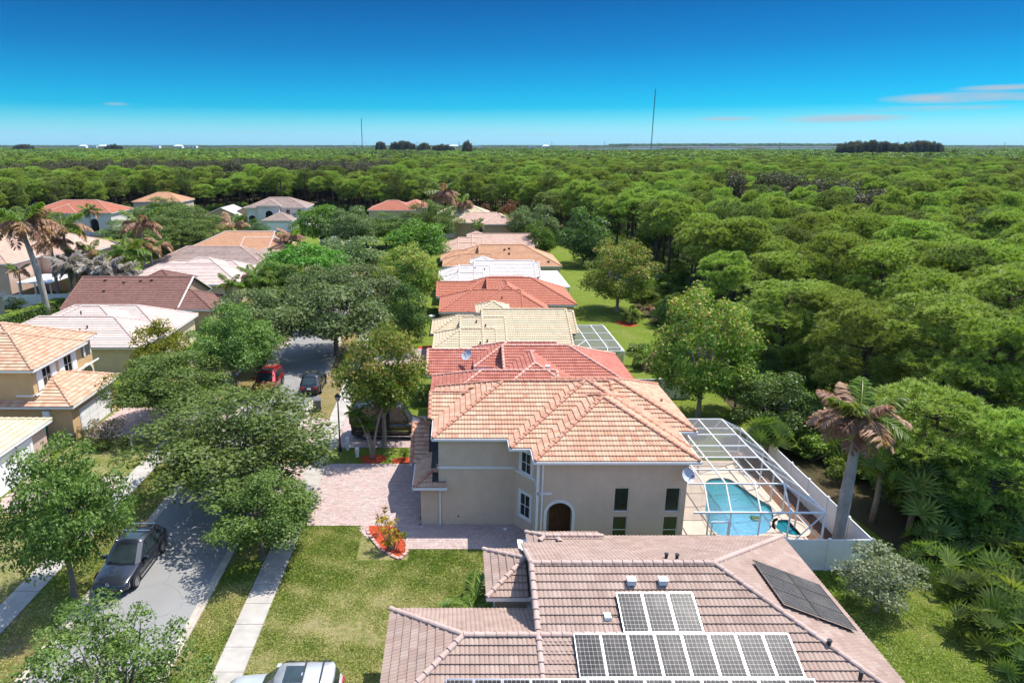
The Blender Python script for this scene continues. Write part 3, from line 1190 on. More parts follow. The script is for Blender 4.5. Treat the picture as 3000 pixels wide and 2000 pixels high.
def window_part(parent, c, w, h, face, frame_mat, grid=(1, 2), depth=.08, glass=None, border=.06, trim=0, trim_mat=None):
    """window with frame, bars and pane; face is the outward normal in plan (nx, ny); c is the centre on the wall face"""
    n = Vector((face[0], face[1], 0)).normalized()
    s = Vector((-n.y, n.x, 0))
    c = Vector(c)
    up = Vector((0, 0, 1))
    fr = MB()

    def bx(mb, u0, u1, v0, v1, d0, d1):
        V = []
        for d in (d0, d1):
            for u, v in ((u0, v0), (u1, v0), (u1, v1), (u0, v1)):
                V.append(c + s * u + up * v + n * d)
        mb.add(V, [(0, 3, 2, 1), (4, 5, 6, 7), (0, 1, 5, 4), (1, 2, 6, 5), (2, 3, 7, 6), (3, 0, 4, 7)])
    if trim:
        W, Hh = w / 2 + trim, h / 2 + trim
        bx(fr, -W, W, -Hh, -h / 2, -.02, .05); bx(fr, -W, W, h / 2, Hh, -.02, .05)
        bx(fr, -W, -w / 2, -h / 2, h / 2, -.02, .048); bx(fr, w / 2, W, -h / 2, h / 2, -.02, .048)
        root = fr.build('window', trim_mat or m_trim, parent)
        fr = MB()
    b = border
    bx(fr, -w / 2, w / 2, -h / 2, -h / 2 + b, -.02, .03); bx(fr, -w / 2, w / 2, h / 2 - b, h / 2, -.02, .03)
    bx(fr, -w / 2, -w / 2 + b, -h / 2 + b, h / 2 - b, -.02, .03); bx(fr, w / 2 - b, w / 2, -h / 2 + b, h / 2 - b, -.02, .03)
    for i in range(1, grid[0]):
        u = -w / 2 + w * i / grid[0]
        bx(fr, u - .018, u + .018, -h / 2 + b, h / 2 - b, -.01, .025)
    for i in range(1, grid[1]):
        v = -h / 2 + h * i / grid[1]
        bx(fr, -w / 2 + b, w / 2 - b, v - .018, v + .018, -.01, .024)
    if trim:
        f = fr.build('window_frame', frame_mat, root)
    else:
        root = fr.build('window', frame_mat, parent)
    pm = MB()
    bx(pm, -w / 2 + b * .5, w / 2 - b * .5, -h / 2 + b * .5, h / 2 - b * .5, -.015, .008)
    pm.build('pane', glass or m_glass, root)
    return root

# ================================================================== HOUSES
def wall_panel(mb, a, b, z0, z1, holes=(), depth=.14):
    """vertical wall from a to b (outward side on the right hand going a->b); holes (s0,s1,z0,z1[,arch]) with reveals"""
    a, b = Vector((a[0], a[1], 0)), Vector((b[0], b[1], 0))
    d = (b - a).normalized()
    L = (b - a).length
    n = Vector((d.y, -d.x, 0))
    up = Vector((0, 0, 1))

    def pt(s, z, k=0.0): return a + d * s + up * z - n * k
    S = sorted({0, L, *[h[0] for h in holes], *[h[1] for h in holes]})
    Z = sorted({z0, z1, *[h[2] for h in holes], *[h[3] for h in holes]})
    for i in range(len(S) - 1):
        for j in range(len(Z) - 1):
            sc, zc = (S[i] + S[i + 1]) / 2, (Z[j] + Z[j + 1]) / 2
            if any(h[0] < sc < h[1] and h[2] < zc < h[3] for h in holes): continue
            mb.poly([pt(S[i], Z[j]), pt(S[i + 1], Z[j]), pt(S[i + 1], Z[j + 1]), pt(S[i], Z[j + 1])])
    for h in holes:
        s0, s1, h0, h1 = h[:4]
        arch = len(h) > 4 and h[4]
        D = depth if len(h) < 6 else h[5]
        if not arch:
            mb.poly([pt(s0, h1), pt(s1, h1), pt(s1, h1, D), pt(s0, h1, D)])
            mb.poly([pt(s0, h0), pt(s0, h1), pt(s0, h1, D), pt(s0, h0, D)])
            mb.poly([pt(s1, h1), pt(s1, h0), pt(s1, h0, D), pt(s1, h1, D)])
            mb.poly([pt(s1, h0), pt(s0, h0), pt(s0, h0, D), pt(s1, h0, D)])
        else:
            r = (s1 - s0) / 2
            sc = (s0 + s1) / 2
            zs = h1 - r
            N = 12
            arc = [(sc - r * math.cos(math.pi * k / N), zs + r * math.sin(math.pi * k / N)) for k in range(N + 1)]
            for k in range(N):
                (sa, za), (sb, zb) = arc[k], arc[k + 1]
                mb.poly([pt(sa, za), pt(sb, zb), pt(sb, h1), pt(sa, h1)])
                mb.poly([pt(sb, zb), pt(sa, za), pt(sa, za, D), pt(sb, zb, D)])
            mb.poly([pt(s0, h0), pt(s0, zs), pt(s0, zs, D), pt(s0, h0, D)])
            mb.poly([pt(s1, zs), pt(s1, h0), pt(s1, h0, D), pt(s1, zs, D)])


def arch_trim(mb, a, b, s0, s1, z0, ztop, w=.16, t=.05):
    a, b = Vector((a[0], a[1], 0)), Vector((b[0], b[1], 0))
    d = (b - a).normalized(); n = Vector((d.y, -d.x, 0)); up = Vector((0, 0, 1))
    r = (s1 - s0) / 2; sc = (s0 + s1) / 2; zs = ztop - r
    N = 16
    pts = [(s0, z0, s0 - w, z0)] + [(sc - r * math.cos(math.pi * k / N), zs + r * math.sin(math.pi * k / N), sc - (r + w) * math.cos(math.pi * k / N), zs + (r + w) * math.sin(math.pi * k / N)) for k in range(N + 1)] + [(s1, z0, s1 + w, z0)]
    V, F = [], []
    for (si, zi, so_, zo) in pts:
        for k in (-.01, t):
            V += [a + d * si + up * zi + n * k, a + d * so_ + up * zo + n * k]
    for i in range(len(pts) - 1):
        q, r_ = 4 * i, 4 * (i + 1)
        F += [(q + 2, r_ + 2, r_ + 3, q + 3), (q + 3, r_ + 3, r_ + 1, q + 1), (q, r_, r_ + 2, q + 2)]
    mb.add(V, F)


# ---------------------------------------------------------------- the taupe two-storey house in the middle
A1 = Block(-1.32, 9.6, 35.9, 44.5, 5.7, .45, 'w', 'x', fascia='sw')
A2 = Block(6.0, 14.06, 36.88, 45.0, 5.7, .45, 'e', 'x', fascia='e', wall=False)
A2.lines = [l for l in A2.lines if max(l[0][0], l[1][0]) > 9]
B1 = Block(3.03, 12.95, 34.59, 44.4, 5.7, .45, 'wesn', 'x', fascia='')
C1 = Block(4.2, 12.95, 32.95, 42.0, 5.7, .45, 'sn', 'y', fascia='')
SG = Block(-1.6, 2.2, 38.7, 43.0, 5.7, .45, '', 'x', fascia='w', wall=False)
G1 = Block(-2.45, -.55, 35.72, 39.6, 2.7, .45, 'we', 'x', over=.3, fascia='sw', wall=False)
G1.faces = {'w': [(-2.45, 39.6, 2.7), (-2.45, 35.72, 2.7), (-.55, 37.62, 3.555), (-.55, 39.6, 3.555)],
            's': [(-2.45, 35.72, 2.7), (-.55, 35.72, 2.7), (-.55, 37.62, 3.555)]}
G1.lines = [((-2.45, 35.72, 2.7), (-.55, 37.62, 3.555))]
G2 = Block(-2.78, .6, 38.85, 45.0, 2.7, .45, '', 'x', over=.3, fascia='w')
mh, mroof = house('two_storey_house', 'taupe stucco two-storey house with terracotta hip roof beside the pool cage', [A1, A2, B1, C1, SG, G1, G2],
                  t_main, t_cap, w_main, 2, 300, True, make_walls=False)
for o in list(mh.children):
    if o.name.startswith('gutter'): bpy.data.objects.remove(o)
wm = MB()
wall_panel(wm, (-2.05, 36.15), (-1.0, 36.15), 0, 2.68)
wall_panel(wm, (-1.0, 36.15), (3.5, 36.15), 0, 5.66)
bay_holes = [(.34, 1.14, .95, 2.45), (.34, 1.14, 3.78, 5.08)]
wall_panel(wm, (3.5, 36.15), (4.5, 34.85), 0, 5.66, [(.42, 1.27, .92, 2.42), (.42, 1.27, 3.72, 5.02)], .1)
wall_panel(wm, (4.5, 34.85), (4.5, 33.3), 0, 5.66, [(.30, 1.12, 0.02, 3.1, True, .3)])
wall_panel(wm, (4.5, 33.3), (12.5, 33.3), 0, 5.66, [(.47, 1.87, .02, 3.1, True, .3), (4.12, 4.92, 2.52, 3.95), (4.12, 4.92, .55, 2.22), (6.90, 7.70, 2.52, 3.95), (6.90, 7.70, .55, 2.22)], .12)
wall_panel(wm, (12.5, 33.3), (12.5, 37.2), 0, 5.66)
wall_panel(wm, (12.5, 37.2), (13.7, 37.2), 0, 5.66)
wall_panel(wm, (13.7, 37.2), (13.7, 44.6), 0, 5.66)
wall_panel(wm, (13.7, 44.6), (-1.0, 44.1), 0, 5.66)
wall_panel(wm, (-1.0, 44.1), (-1.0, 36.15), 0, 5.66)
wall_panel(wm, (-2.05, 44.6), (-2.05, 36.15), 0, 2.68, [(1.1, 6.0, .05, 2.25)], .2)
wall_panel(wm, (-.99, 44.6), (-2.05, 44.6), 0, 2.68)
# entry porch behind the two arches
wm.poly([(4.8, 34.85, 0.03), (4.8, 34.85, 3.4), (7.2, 34.85, 3.4), (7.2, 34.85, .03)])
wm.poly([(7.0, 33.6, 0.03), (7.0, 34.85, 0.03), (7.0, 34.85, 3.4), (7.0, 33.6, 3.4)])
wm.poly([(4.5, 33.3, 3.3), (7.2, 33.3, 3.3), (7.2, 34.85, 3.3), (4.5, 34.85, 3.3)])
wm.build('wall', w_main, mh)
m_door = M_plain('brown door', (.13, .06, .035), .5, .2, 3)
dm = MB()
dm.box(5.35, 6.55, 34.78, 34.84, .04, 2.5)
door = dm.build('door', m_door, mh)
pm = MB()
for x in (5.5, 6.0):
    for z in (.3, 1.35):
        pm.box(x, x + .4, 34.755, 34.782, z, z + .85)
pm.build('door_panel', m_door, door)
bb = MB(); bb.box(5.18, 5.30, 34.81, 34.85, 1.9, 2.08)
bb.build('doorbell', m_white, mh)
gd = MB(); gd.box(-1.9, -1.86, 38.6, 43.5, .05, 2.25)
gdo = gd.build('garage_door', m_white, mh)
tm_ = MB()
tm_.box(-1.02, 3.47, 36.09, 36.15, 3.7, 3.83)
bd = (Vector((4.5, 34.85, 0)) - Vector((3.5, 36.15, 0))).normalized(); bn = Vector((bd.y, -bd.x, 0))
tm_.bar(Vector((3.5, 36.15, 3.62)) + bn * .03, Vector((4.52, 34.85, 3.62)) + bn * .03, .07, .13)
tm_.box(4.44, 4.5, 33.3, 34.85, 3.56, 3.69)
tm_.box(4.42, 5.2, 33.24, 33.3, 3.58, 3.71)
tm_.box(-1.06, -.995, 36.09, 36.16, 3.7, 3.83)
tm_.build('trim_band', m_trim, mh)
at_ = MB(); arch_trim(at_, (4.5, 33.3), (12.5, 33.3), .47, 1.87, 0, 3.1)
at_.build('arch_trim', m_trim, mh)
at_ = MB(); arch_trim(at_, (4.5, 34.85), (4.5, 33.3), .30, 1.12, 0, 3.1, .1)
at_.build('arch_trim', m_trim, mh)
# windows
for z in (1.67, 4.37):
    c = Vector((3.5, 36.15, z)) + bd * .845 - bn * .03
    window_part(mh, c, .85, 1.5 if z < 3 else 1.3, (bn.x, bn.y), m_white, (2, 2), trim=.14)
m_shade = M_glass('shaded glass', (.02, .035, .022), .12)
for x in (9.02, 11.8):
    window_part(mh, (x, 33.40, 3.235), .8, 1.43, (0, -1), m_trim, (1, 1), border=.04, glass=m_shade)
    window_part(mh, (x, 33.40, 1.385), .8, 1.67, (0, -1), m_trim, (1, 2), border=.04, glass=m_shade)
# eaves: fascia with a white gutter
gt = MB()
def eave(a, b, z=5.7, w=.11, h=.13):
    gt.bar(Vector((*a, z - .075)), Vector((*b, z - .075)), w, h)
eave((-1.36, 35.86), (3.0, 35.86)); eave((2.99, 35.81), (2.99, 34.6)); eave((2.94, 34.55), (4.17, 34.55)); eave((4.16, 34.5), (4.16, 32.95))
eave((4.1, 32.91), (13.0, 32.91)); eave((12.99, 32.96), (12.99, 36.9), 5.7, .16, .16); eave((12.95, 36.84), (14.1, 36.84)); eave((14.1, 36.84), (14.1, 45)); eave((-1.36, 35.9), (-1.36, 44.5))
eave((-2.5, 35.68), (-.5, 35.68), 2.7); eave((-2.49, 35.73), (-2.49, 38.8), 2.7); eave((-2.82, 38.82), (-2.82, 45), 2.7)
gt.build('gutter', m_trim, mh)
sf = MB()
for x0, x1, y0, y1 in ((-1.3, 3.0, 35.92, 36.2), (3.05, 4.2, 34.6, 36.2), (4.2, 12.9, 33.0, 33.3), (-1.3, -1.0, 35.92, 44.4), (12.5, 12.93, 33.0, 37), (12.9, 14.03, 36.9, 37.2)):
    sf.poly([(x0, y0, 5.6), (x0, y1, 5.6), (x1, y1, 5.6), (x1, y0, 5.6)])
sf.build('soffit', m_trim, mh)
for (x, y, zt) in ((-.92, 36.08, 2.6), (4.68, 33.22, 5.6)):
    d = MB(); d.box(x - .045, x + .045, y - .05, y + .02, 0.03, zt - .15)
    d.bar((x, y - .02, zt - .17), (x, y - .3, zt), .08)
    d.build('downspout', m_trim, mh)
cl = MB(); cl.box(4.36, 4.5, 33.24, 33.36, 0.02, 5.5)
cl.build('corner_post', m_trim, mh)
hv = MB(); hv.box(.1, .22, 36.12, 36.15, .58, .63); hv.build('wall_vent', m_black, mh)
for (x, y, k) in ((1.0, 41.2, 1), (.5, 40.6, 0), (13.0, 40.4, 0)):
    z = 5.7 + .45 * min(x + 1.32 if x < 5 else 14.06 - x, 4.0)
    roof_vent(None, (x, y, z), k).build('roof_vent', t_cap, mh)

# satellite dish on the corner of its wall
def dish(name, label, at, aim, r=.42, arm=(0, .35, -.1)):
    t = thing(name, label, 'satellite dish', at)
    aim = Vector(aim).normalized()
    q = aim.to_track_quat('Z', 'Y').to_matrix().to_4x4()
    mb = MB(q)
    mb.lathe([(0, 0), (r * .5, .025), (r * .85, .075), (r, .11)], n=20)
    mb.lathe([(r, .11), (r * .85, .06), (r * .5, .01), (0, -.015)], n=20)
    mb.build('dish', m_dish, t, True)
    f = MB(); tip = aim * .5 + Vector((0, 0, -.12))
    f.bar(Vector((0, 0, -.1)) - aim * .03 - Vector((0, 0, r * .75)), tip, .03)
    arm_ = f.build('arm', m_black, t)
    l = MB(); l.cyl(tip - aim * .05, tip + aim * .06, .045, .03, 8)
    l.build('feed_horn', m_black, arm_)
    b = MB(); b.bar((0, 0, 0), arm, .05); b.build('mount', m_black, t)
    return t
m_dish = M_plain('dish metal', (.42, .44, .48), .35, .05, 2)
dish('satellite_dish', 'round satellite dish on the upper wall corner of the taupe two-storey house', (12.25, 32.75, 5.0), (.35, -.75, .55), .40, (.1, .55, -.15))

# ---------------------------------------------------------------- the pink-tiled house with solar panels, nearest
zr = 2.8 + .41 * 5.785
S1 = Block(3.1, 16.45, 18.8, 30.37, 2.8, .41, 'e', 'x', fascia='e', over=.4)
S1.faces['n'] = [(16.45, 30.37, 2.8), (5.0, 30.37, 2.8), (5.0, 24.585, zr), (16.45 - 5.785, 24.585, zr)]
S1.faces['n2'] = [(5.0, 28.65, 2.8 + .41 * 1.72), (3.1, 28.65, 2.8 + .41 * 1.72), (3.1, 24.585, zr), (5.0, 24.585, zr)]
S1.lines = [((3.12, 18.8, 2.8), (3.12, 24.585, zr)), ((3.12, 24.585, zr), (10.665, 24.585, zr)), ((16.45, 30.37, 2.8), (10.665, 24.585, zr)), ((16.45, 18.8, 2.8), (10.665, 24.585, zr)),
            ((5.02, 30.37, 2.8), (5.02, 28.75, 2.8 + .41 * 1.72)), ((3.12, 26.8, zr - .41 * 2.2), (3.12, 24.585, zr))]
S1.gables = []
S2 = Block(1.33, 6.0, 25.02, 28.6, 3.2, .40, 'w', 'x', fascia='swn', over=.3)
S2.lines = [l for l in S2.lines if l[0][0] < 2 ]
S3 = Block(3.55, 7.2, 28.8, 30.5, 2.95, .40, 'w', 'x', fascia='w', over=.25)
S3.lines = [l for l in S3.lines if l[0][0] < 4.6]
S4 = Block(-2.75, 6.5, 18.66, 24.76, 2.8, .39, 'w', 'x', fascia='wn', over=.3)
sh, sroof = house('bungalow', 'single-storey house with weathered pink tile roof carrying solar panels, nearest the lens', [S1, S2, S3, S4],
                  t_solar, t_solarcap, w_beige, 2, 300, True)
gw = MB()
gw.poly([(3.22, 18.8, 2.75), (3.22, 24.585, zr - .03), (3.22, 28.6, 3.45), (3.22, 28.6, .1), (3.22, 18.8, .1)][::-1])
gw.build('wall', w_beige, sh)
ds = MB(); ds.box(1.62, 1.7, 25.25, 25.33, .1, 3.0); ds.bar((1.6, 25.3, .6), (1.0, 25.1, .35), .08)
ds.build('downspout', m_trim, sh)
for x in (7.05, 8.32):
    y = 23.7
    roof_vent(None, (x, y, 2.8 + .41 * (y - 18.8) + .1), 1).build('roof_vent', m_vinyl, sh)
for x, y in ((8.95, 25.35), (9.35, 25.2), (13.9, 21.3), (14.3, 19.9)):
    z = (2.8 + .41 * (30.37 - y)) if y > 25 else 2.8 + .41 * (16.45 - x)
    roof_vent(None, (x, y, z + .05), 0).build('vent_pipe', m_black, sh)


# solar panels
def solar_mat():
    m, t, b = base_mat('solar cells')
    tc = nn(t, 'ShaderNodeTexCoord')
    sp = nn(t, 'ShaderNodeSeparateXYZ')
    t.links.new(tc.outputs['Object'], sp.inputs[0])
    def line(o, n, w):
        f = mathn(t, 'FRACT', mathn(t, 'MULTIPLY', o, n))
        d = mathn(t, 'ABSOLUTE', mathn(t, 'SUBTRACT', f, .5))
        return mathn(t, 'GREATER_THAN', d, .5 - w)
    gx, gy = line(sp.outputs[0], 1 / .157, .03), line(sp.outputs[1], 1 / .160, .03)
    g = mathn(t, 'MAXIMUM', gx, gy)
    def dist(o, n):
        f = mathn(t, 'FRACT', mathn(t, 'MULTIPLY', o, n))
        return mathn(t, 'ABSOLUTE', mathn(t, 'SUBTRACT', f, .5))
    dia = mathn(t, 'GREATER_THAN', mathn(t, 'ADD', dist(sp.outputs[0], 1 / .157), dist(sp.outputs[1], 1 / .160)), .88)
    g = mathn(t, 'MAXIMUM', g, dia)
    n = noise(t, 6, 3, coord='Object')
    cell = ramp(t, [(.3, (.018, .017, .019)), (.7, (.04, .037, .038))], n).outputs[0]
    c = mixc(t, g, cell, (.36, .345, .335))
    dust = noise(t, 1.3, 6, .6, coord='World')
    c = mixc(t, ramp(t, [(.48, (0, 0, 0)), (.8, (.22, .22, .22))], dust).outputs[0], c, (.34, .30, .27))
    t.links.new(c, b.inputs['Base Color'])
    b.inputs['Roughness'].default_value = .3
    b.inputs['Specular IOR Level'].default_value = .06
    return m
m_cells = solar_mat()
PW, PH = .99, 1.66
_fm = MB()
for a, b_, c_, d_ in ((0, PW, 0, .035), (0, PW, PH - .035, PH)): _fm.box(a, b_, c_, d_, 0, .045)
for a, b_, c_, d_ in ((0, .03, .035, PH - .035), (PW - .03, PW, .035, PH - .035)): _fm.box(a, b_, c_, d_, 0, .045)
pf_mesh = _fm.mesh('panel_frame', m_chrome)
_gm = MB(); _gm.box(.0245, PW - .0245, .03, PH - .03, .008, .038)
pg_mesh = _gm.mesh('cell_sheet', m_cells)
def solar_panel(o, ud, vd, label, group):
    nr = ud.cross(vd)
    t = thing('solar_panel', label, 'solar panel', group=group)
    t.matrix_world = Matrix(((ud.x, vd.x, nr.x, o.x), (ud.y, vd.y, nr.y, o.y), (ud.z, vd.z, nr.z, o.z), (0, 0, 0, 1)))
    link('panel_frame', pf_mesh, t)
    link('cell_sheet', pg_mesh, t)
    ft = MB()
    for x in (.2, PW - .2):
        ft.box(x - .02, x + .02, .1, PH - .1, -.10, -.005)
    ft.build('mounting_rail', m_black, t)
    return t
cs, sn = 1 / math.hypot(1, .41), .41 / math.hypot(1, .41)
ud, vd = Vector((1, 0, 0)), Vector((0, cs, sn))
nr = ud.cross(vd)
def south_pt(x, y): return Vector((x, y, 2.8 + .41 * (y - 18.8))) + nr * .19
order = ['leftmost', 'second from the left', 'third from the left', 'fourth from the left', 'fifth from the left', 'sixth from the left', 'seventh from the left', 'eighth from the left', 'ninth from the left', 'tenth from the left', 'eleventh from the left', 'twelfth from the left', 'thirteenth from the left']
rows = [('top', 6.33, 3, 23.25), ('middle', 4.42, 8, 23.25 - (PH + .03) * cs), ('lowest', -.35, 13, 23.25 - 2 * (PH + .03) * cs)]
for rn, x0, n, ytop in rows:
    for k in range(n):
        p = south_pt(x0 + k * (PW + .02), ytop - PH * cs)
        solar_panel(p, ud, vd, 'solar panel in the %s row of the pink roof, %s' % (rn, order[k]), 'solar panels on the pink tile roof')
ue, ve = Vector((0, 1, 0)), Vector((-cs, 0, sn))
ne = ue.cross(ve)
for k in range(4):
    zc = 15.75 - (k % 2) * (PH + .03) * cs
    y = 24.15 - (1 + k // 2) * (PW + .02)
for k, (lx, ly) in enumerate(((15.9, 24.9), (15.9, 23.9), (15.9, 22.9), (14.35, 24.9), (14.35, 23.9), (14.35, 22.9))):
    o = Vector((lx, ly, 2.8 + .41 * (16.45 - lx))) + ne * .19
    solar_panel(o, ue, ve, 'solar panel on the right slope of the pink roof, %s one of the %s row' % (('far', 'middle', 'near')[k % 3], ('eave side', 'ridge side')[k // 3]), 'solar panels on the pink tile roof')
for x, y in ((5.85, 22.35), (6.05, 21.35)):
    jb = thing('junction_box', '%s of two white junction boxes left of the top solar panel row' % ('upper' if y > 22 else 'lower'), 'junction box')
    z = 2.8 + .41 * (y - 18.8)
    mb = MB(); mb.box(x - .13, x + .13, y - .16, y + .16, z - .02, z + .16); mb.build('box', m_vinyl, jb)
    mb = MB(); mb.tube([(x + .12, y, z + .1), (x + .3, y + .05, z + .14), (x + .45, y, z + .12)], .018, 6); mb.build('cable', m_black, jb)


# ---------------------------------------------------------------- the other houses of the right row
def model_red(y0, label, tile, cap, wall, dx=0, detail=2, name='bungalow'):
    b = [Block(-2.0 + dx, 8, y0, y0 + 8.1, 2.8, .45, 'w', 'x'),
         Block(1.5 + dx, 11.2 + dx, y0 + .05, y0 + 13, 2.8, .45, 'sn', 'y', fascia=''),
         Block(4 + dx, 15.0 + dx, y0 + 3.8, y0 + 14.4, 2.8, .45, 'e', 'x', fascia='sen'),
         Block(-2.5 + dx, 3 + dx, y0 + 8.3, y0 + 14.4, 2.8, .45, '', 'x', fascia='swn'),
         Block(1.55 + dx, 9 + dx, y0 + 8.0, y0 + 14.0, 3.6, .45, 'w', 'x', fascia='sw')]
    return house(name, label, b, tile, cap, wall, detail)
r3, _ = model_red(47.2, 'single-storey house with red tile roof and pale ridge caps behind the taupe house', t_red, t_redcap, w_beige)
r5, _ = model_red(78.4, 'single-storey house with orange-red tile roof between the cream and the white roofs', t_red2, t_red2, w_pink)
dish('satellite_dish', 'white satellite dish on the red tile roof seen edge-up', (1.0, 56.6, 4.25), (-.5, -.6, .62), .5, (0, .1, -.4))
mb = roof_vent(None, (7.3, 51.6, 4.75), 1); mb.build('roof_vent', m_vinyl, r3)
for x, y in ((5.6, 80.8), (5.0, 79.6)):
    roof_vent(None, (x, y, 2.8 + .45 * (y - 78.4) + .03), 0).build('vent_pipe', m_black, r5)


def model_cream(y0, label, tile, cap, wall, xe=11.45, east='', detail=2, turret=True, dx=0, xg=2.7):
    b = [Block(xg + dx, xe, y0, y0 + 11.4, 2.8, .45, east, 'x', fascia='sn' + ('e' if east else '')),
         Block(.45 + dx, 5 + dx, y0 + .02, y0 + 9.0, 2.8, .45, '', 'x', fascia=''),
         Block(-2.25 + dx, 4 + dx, y0 + .01, y0 + 5.6, 2.8, .45, 'w', 'x', fascia='sw'),
         Block(-2.6 + dx, 4 + dx, y0 + 5.3, y0 + 11.0, 2.8, .45, 'w', 'x', fascia='wn')]
    if turret: b.append(Block(2.2 + dx, 5.9 + dx, y0 + 7.4, y0 + 11.1, 4.55, .45, 'wesn', 'x', fascia='wesn'))
    if not east: b.append(Block(xe - 3, xe + .95, y0 + 3.6, y0 + 10.5, 3.3, .45, '', 'x', fascia=''))
    return house('bungalow', label, b, tile, cap, wall, detail)
c4, _ = model_cream(63.34, 'single-storey house with cream tile roof beside the grey screened pool cage', t_cream, t_cream, w_tan)
c6, _ = model_cream(94.4, 'single-storey house with whitewashed tile roof and flat white patio cover', t_white, t_white, w_cream)
for x, y in ((3.0, 66.4), (2.1, 67.0), (2.4, 63.9), (3.1, 64.2)):
    roof_vent(None, (x, y, 2.8 + .45 * (y - 63.34) + .05), 0).build('vent_pipe', m_black, c4)
for x, y in ((4.2, 97.8), (2.8, 98.1), (3.0, 95.0)):
    roof_vent(None, (x, y, 2.8 + .45 * (y - 94.4) + .05), 0).build('vent_pipe', m_black, c6)
mb = MB()
mb.box(11.75, 15.9, 93.2, 105.6, 2.72, 2.86)
mb.build('patio_cover', m_vinyl, c6)
for x in (12, 15.7):
    for y in (93.4, 99.3, 105.3):
        mb = MB(); mb.box(x - .06, x + .06, y - .06, y + .06, 0, 2.72); mb.build('patio_post', m_white, c6)
t7, _ = house('bungalow', 'single-storey house with orange-brown tile roof hipped towards the back lawn', [
    Block(3.9, 17.3, 109.9, 121.8, 2.8, .45, 'e', 'x'), Block(-2.16, 6, 109.8, 116.4, 2.8, .45, 'w', 'x', fascia='sw'),
    Block(1.0, 6, 114.2, 121.4, 3.6, .45, 'w', 'x'), Block(-2.6, 5, 116, 121.8, 2.8, .45, 'w', 'x')], t_terra, t_terra, w_cream, 1)
for x, y in ((8.2, 114.3), (9.0, 114.6), (8.9, 113.2), (15.2, 111)):
    roof_vent(None, (x, y, 2.8 + .45 * (min(y - 109.9, 17.3 - x)) + .05), 1).build('roof_vent', m_black, t7)
p8, _ = model_cream(125.6, 'single-storey house with faded pink tile roof shaded at its right corner by the bright green tree', t_pink, t_pink, w_tan, 14.6, detail=1, xg=3.1)
t9, _ = house('two_storey_house', 'two-storey tan house with faded pink hip roof at the end of the right row', [
    Block(5.5, 13.3, 145.7, 157, 5.6, .42, 'sn', 'y'), Block(-.5, 9, 148.5, 157, 5.6, .42, 'w', 'x')], t_pink, t_pink, w_tan, 1)
window_part(t9, (5.0, 148.8, 4.3), 1.6, 1.8, (0, -1), m_white, (2, 1))
t10, _ = house('two_storey_house', 'pale tan tiled roof behind the brown palm at the end of the right row', [
    Block(-4.5, 8.5, 165.0, 175, 5.6, .42, 'we', 'x')], t_yellow, t_yellow, w_cream, 1)
r11, _ = house('two_storey_house', 'salmon red tiled roof among dark oaks beyond the end of the street', [
    Block(-23, -10.5, 180, 190, 5.4, .42, 'we', 'x'), Block(-14.5, -7.5, 182.5, 194, 5.9, .42, 'sn', 'y')], t_red2, t_redcap, w_beige, 1)

# ---------------------------------------------------------------- the left row
yh, yroof = house('two_storey_house', 'warm yellow two-storey house with white shutters and orange blend tile roof', [
    Block(-43, -31.38, 48.04, 55.9, 5.7, .45, 'we', 'x', over=.45), Block(-43, -31.85, 48.5, 58.4, 5.7, .45, 'we', 'x', over=.45),
    Block(-37, -28.76, 47.86, 55.3, 2.9, .45, 'e', 'x', over=.4)], t_orange, t_orange, w_yellow, 2)
sb = MB()
for y in (50.3, 53.3):
    w = window_part(yh, (-31.82, y, 4.55), 1.15, 1.5, (1, 0), m_white, (2, 2), border=.05)
    for dy in (-.95, .95):
        s = MB(); s.box(-31.83, -31.77, y + dy - .33, y + dy + .33, 3.75, 5.35)
        so_ = s.build('shutter', m_white, yh)
        s = MB()
        for k in range(9): s.box(-31.772, -31.758, y + dy - .27, y + dy + .27, 3.85 + k * .16, 3.93 + k * .16)
        s.build('louvre', m_white, so_)
at_ = MB()
at_.box(-31.79, -31.70, 48.4, 57.9, 3.50, 3.62)
at_.box(-33.2, -31.7, 48.40, 48.49, 3.50, 3.62)
at_.build('trim_band', m_trim, yh)
for yc, w_, z0_, zt_ in ((56.2, .8, 4.1, 5.35), (57.25, .8, 4.1, 5.45), (56.8, 1.7, 1.2, 3.3)):
    a_ = MB(); arch_trim(a_, (-32.3, 50), (-32.3, 60), yc - 50 - w_ / 2, yc - 50 + w_ / 2, z0_, zt_, .14)
    a_.build('arch_trim', m_trim, yh)
    g_ = MB()
    r_ = w_ / 2
    g_.poly([(-32.285, yc - r_, z0_)] + [(-32.285, yc - r_ * math.cos(math.pi * k / 10), zt_ - r_ + r_ * math.sin(math.pi * k / 10)) for k in range(11)] + [(-32.285, yc + r_, z0_)])
    g_.build('arched_opening', m_shade, yh)
gd = MB(); gd.box(-29.17, -29.12, 49.3, 54.2, .05, 2.15)
gdo = gd.build('garage_door', m_white, yh)
for k in range(4):
    s = MB()
    for j in range(4): s.box(-29.122, -29.1, 49.4 + j * 1.2, 50.5 + j * 1.2, .12 + k * .52, .57 + k * .52)
    s.build('door_panel', m_white, gdo)
eb = MB(); eb.box(-31.2, -30.7, 47.98, 48.24, 1.7, 2.5); eb.build('meter_box', m_white, yh)

nh, _ = house('bungalow', 'pale yellow tiled house corner with white garage door at the left edge', [
    Block(-41, -28.95, 35.5, 45.45, 2.9, .42, 'we', 'x', over=.35)], t_yellow, t_yellow, w_pink, 2)
gd = MB(); gd.box(-29.28, -29.22, 38.2, 43.0, .05, 2.2); gd.build('garage_door', m_white, nh)
gd = MB()
gd.box(-29.30, -29.17, 37.9, 38.2, .05, 2.3); gd.box(-29.30, -29.17, 43.0, 43.3, .05, 2.3); gd.box(-29.3, -29.172, 37.9, 43.3, 2.2, 2.5)
gd.build('door_surround', m_white, nh)

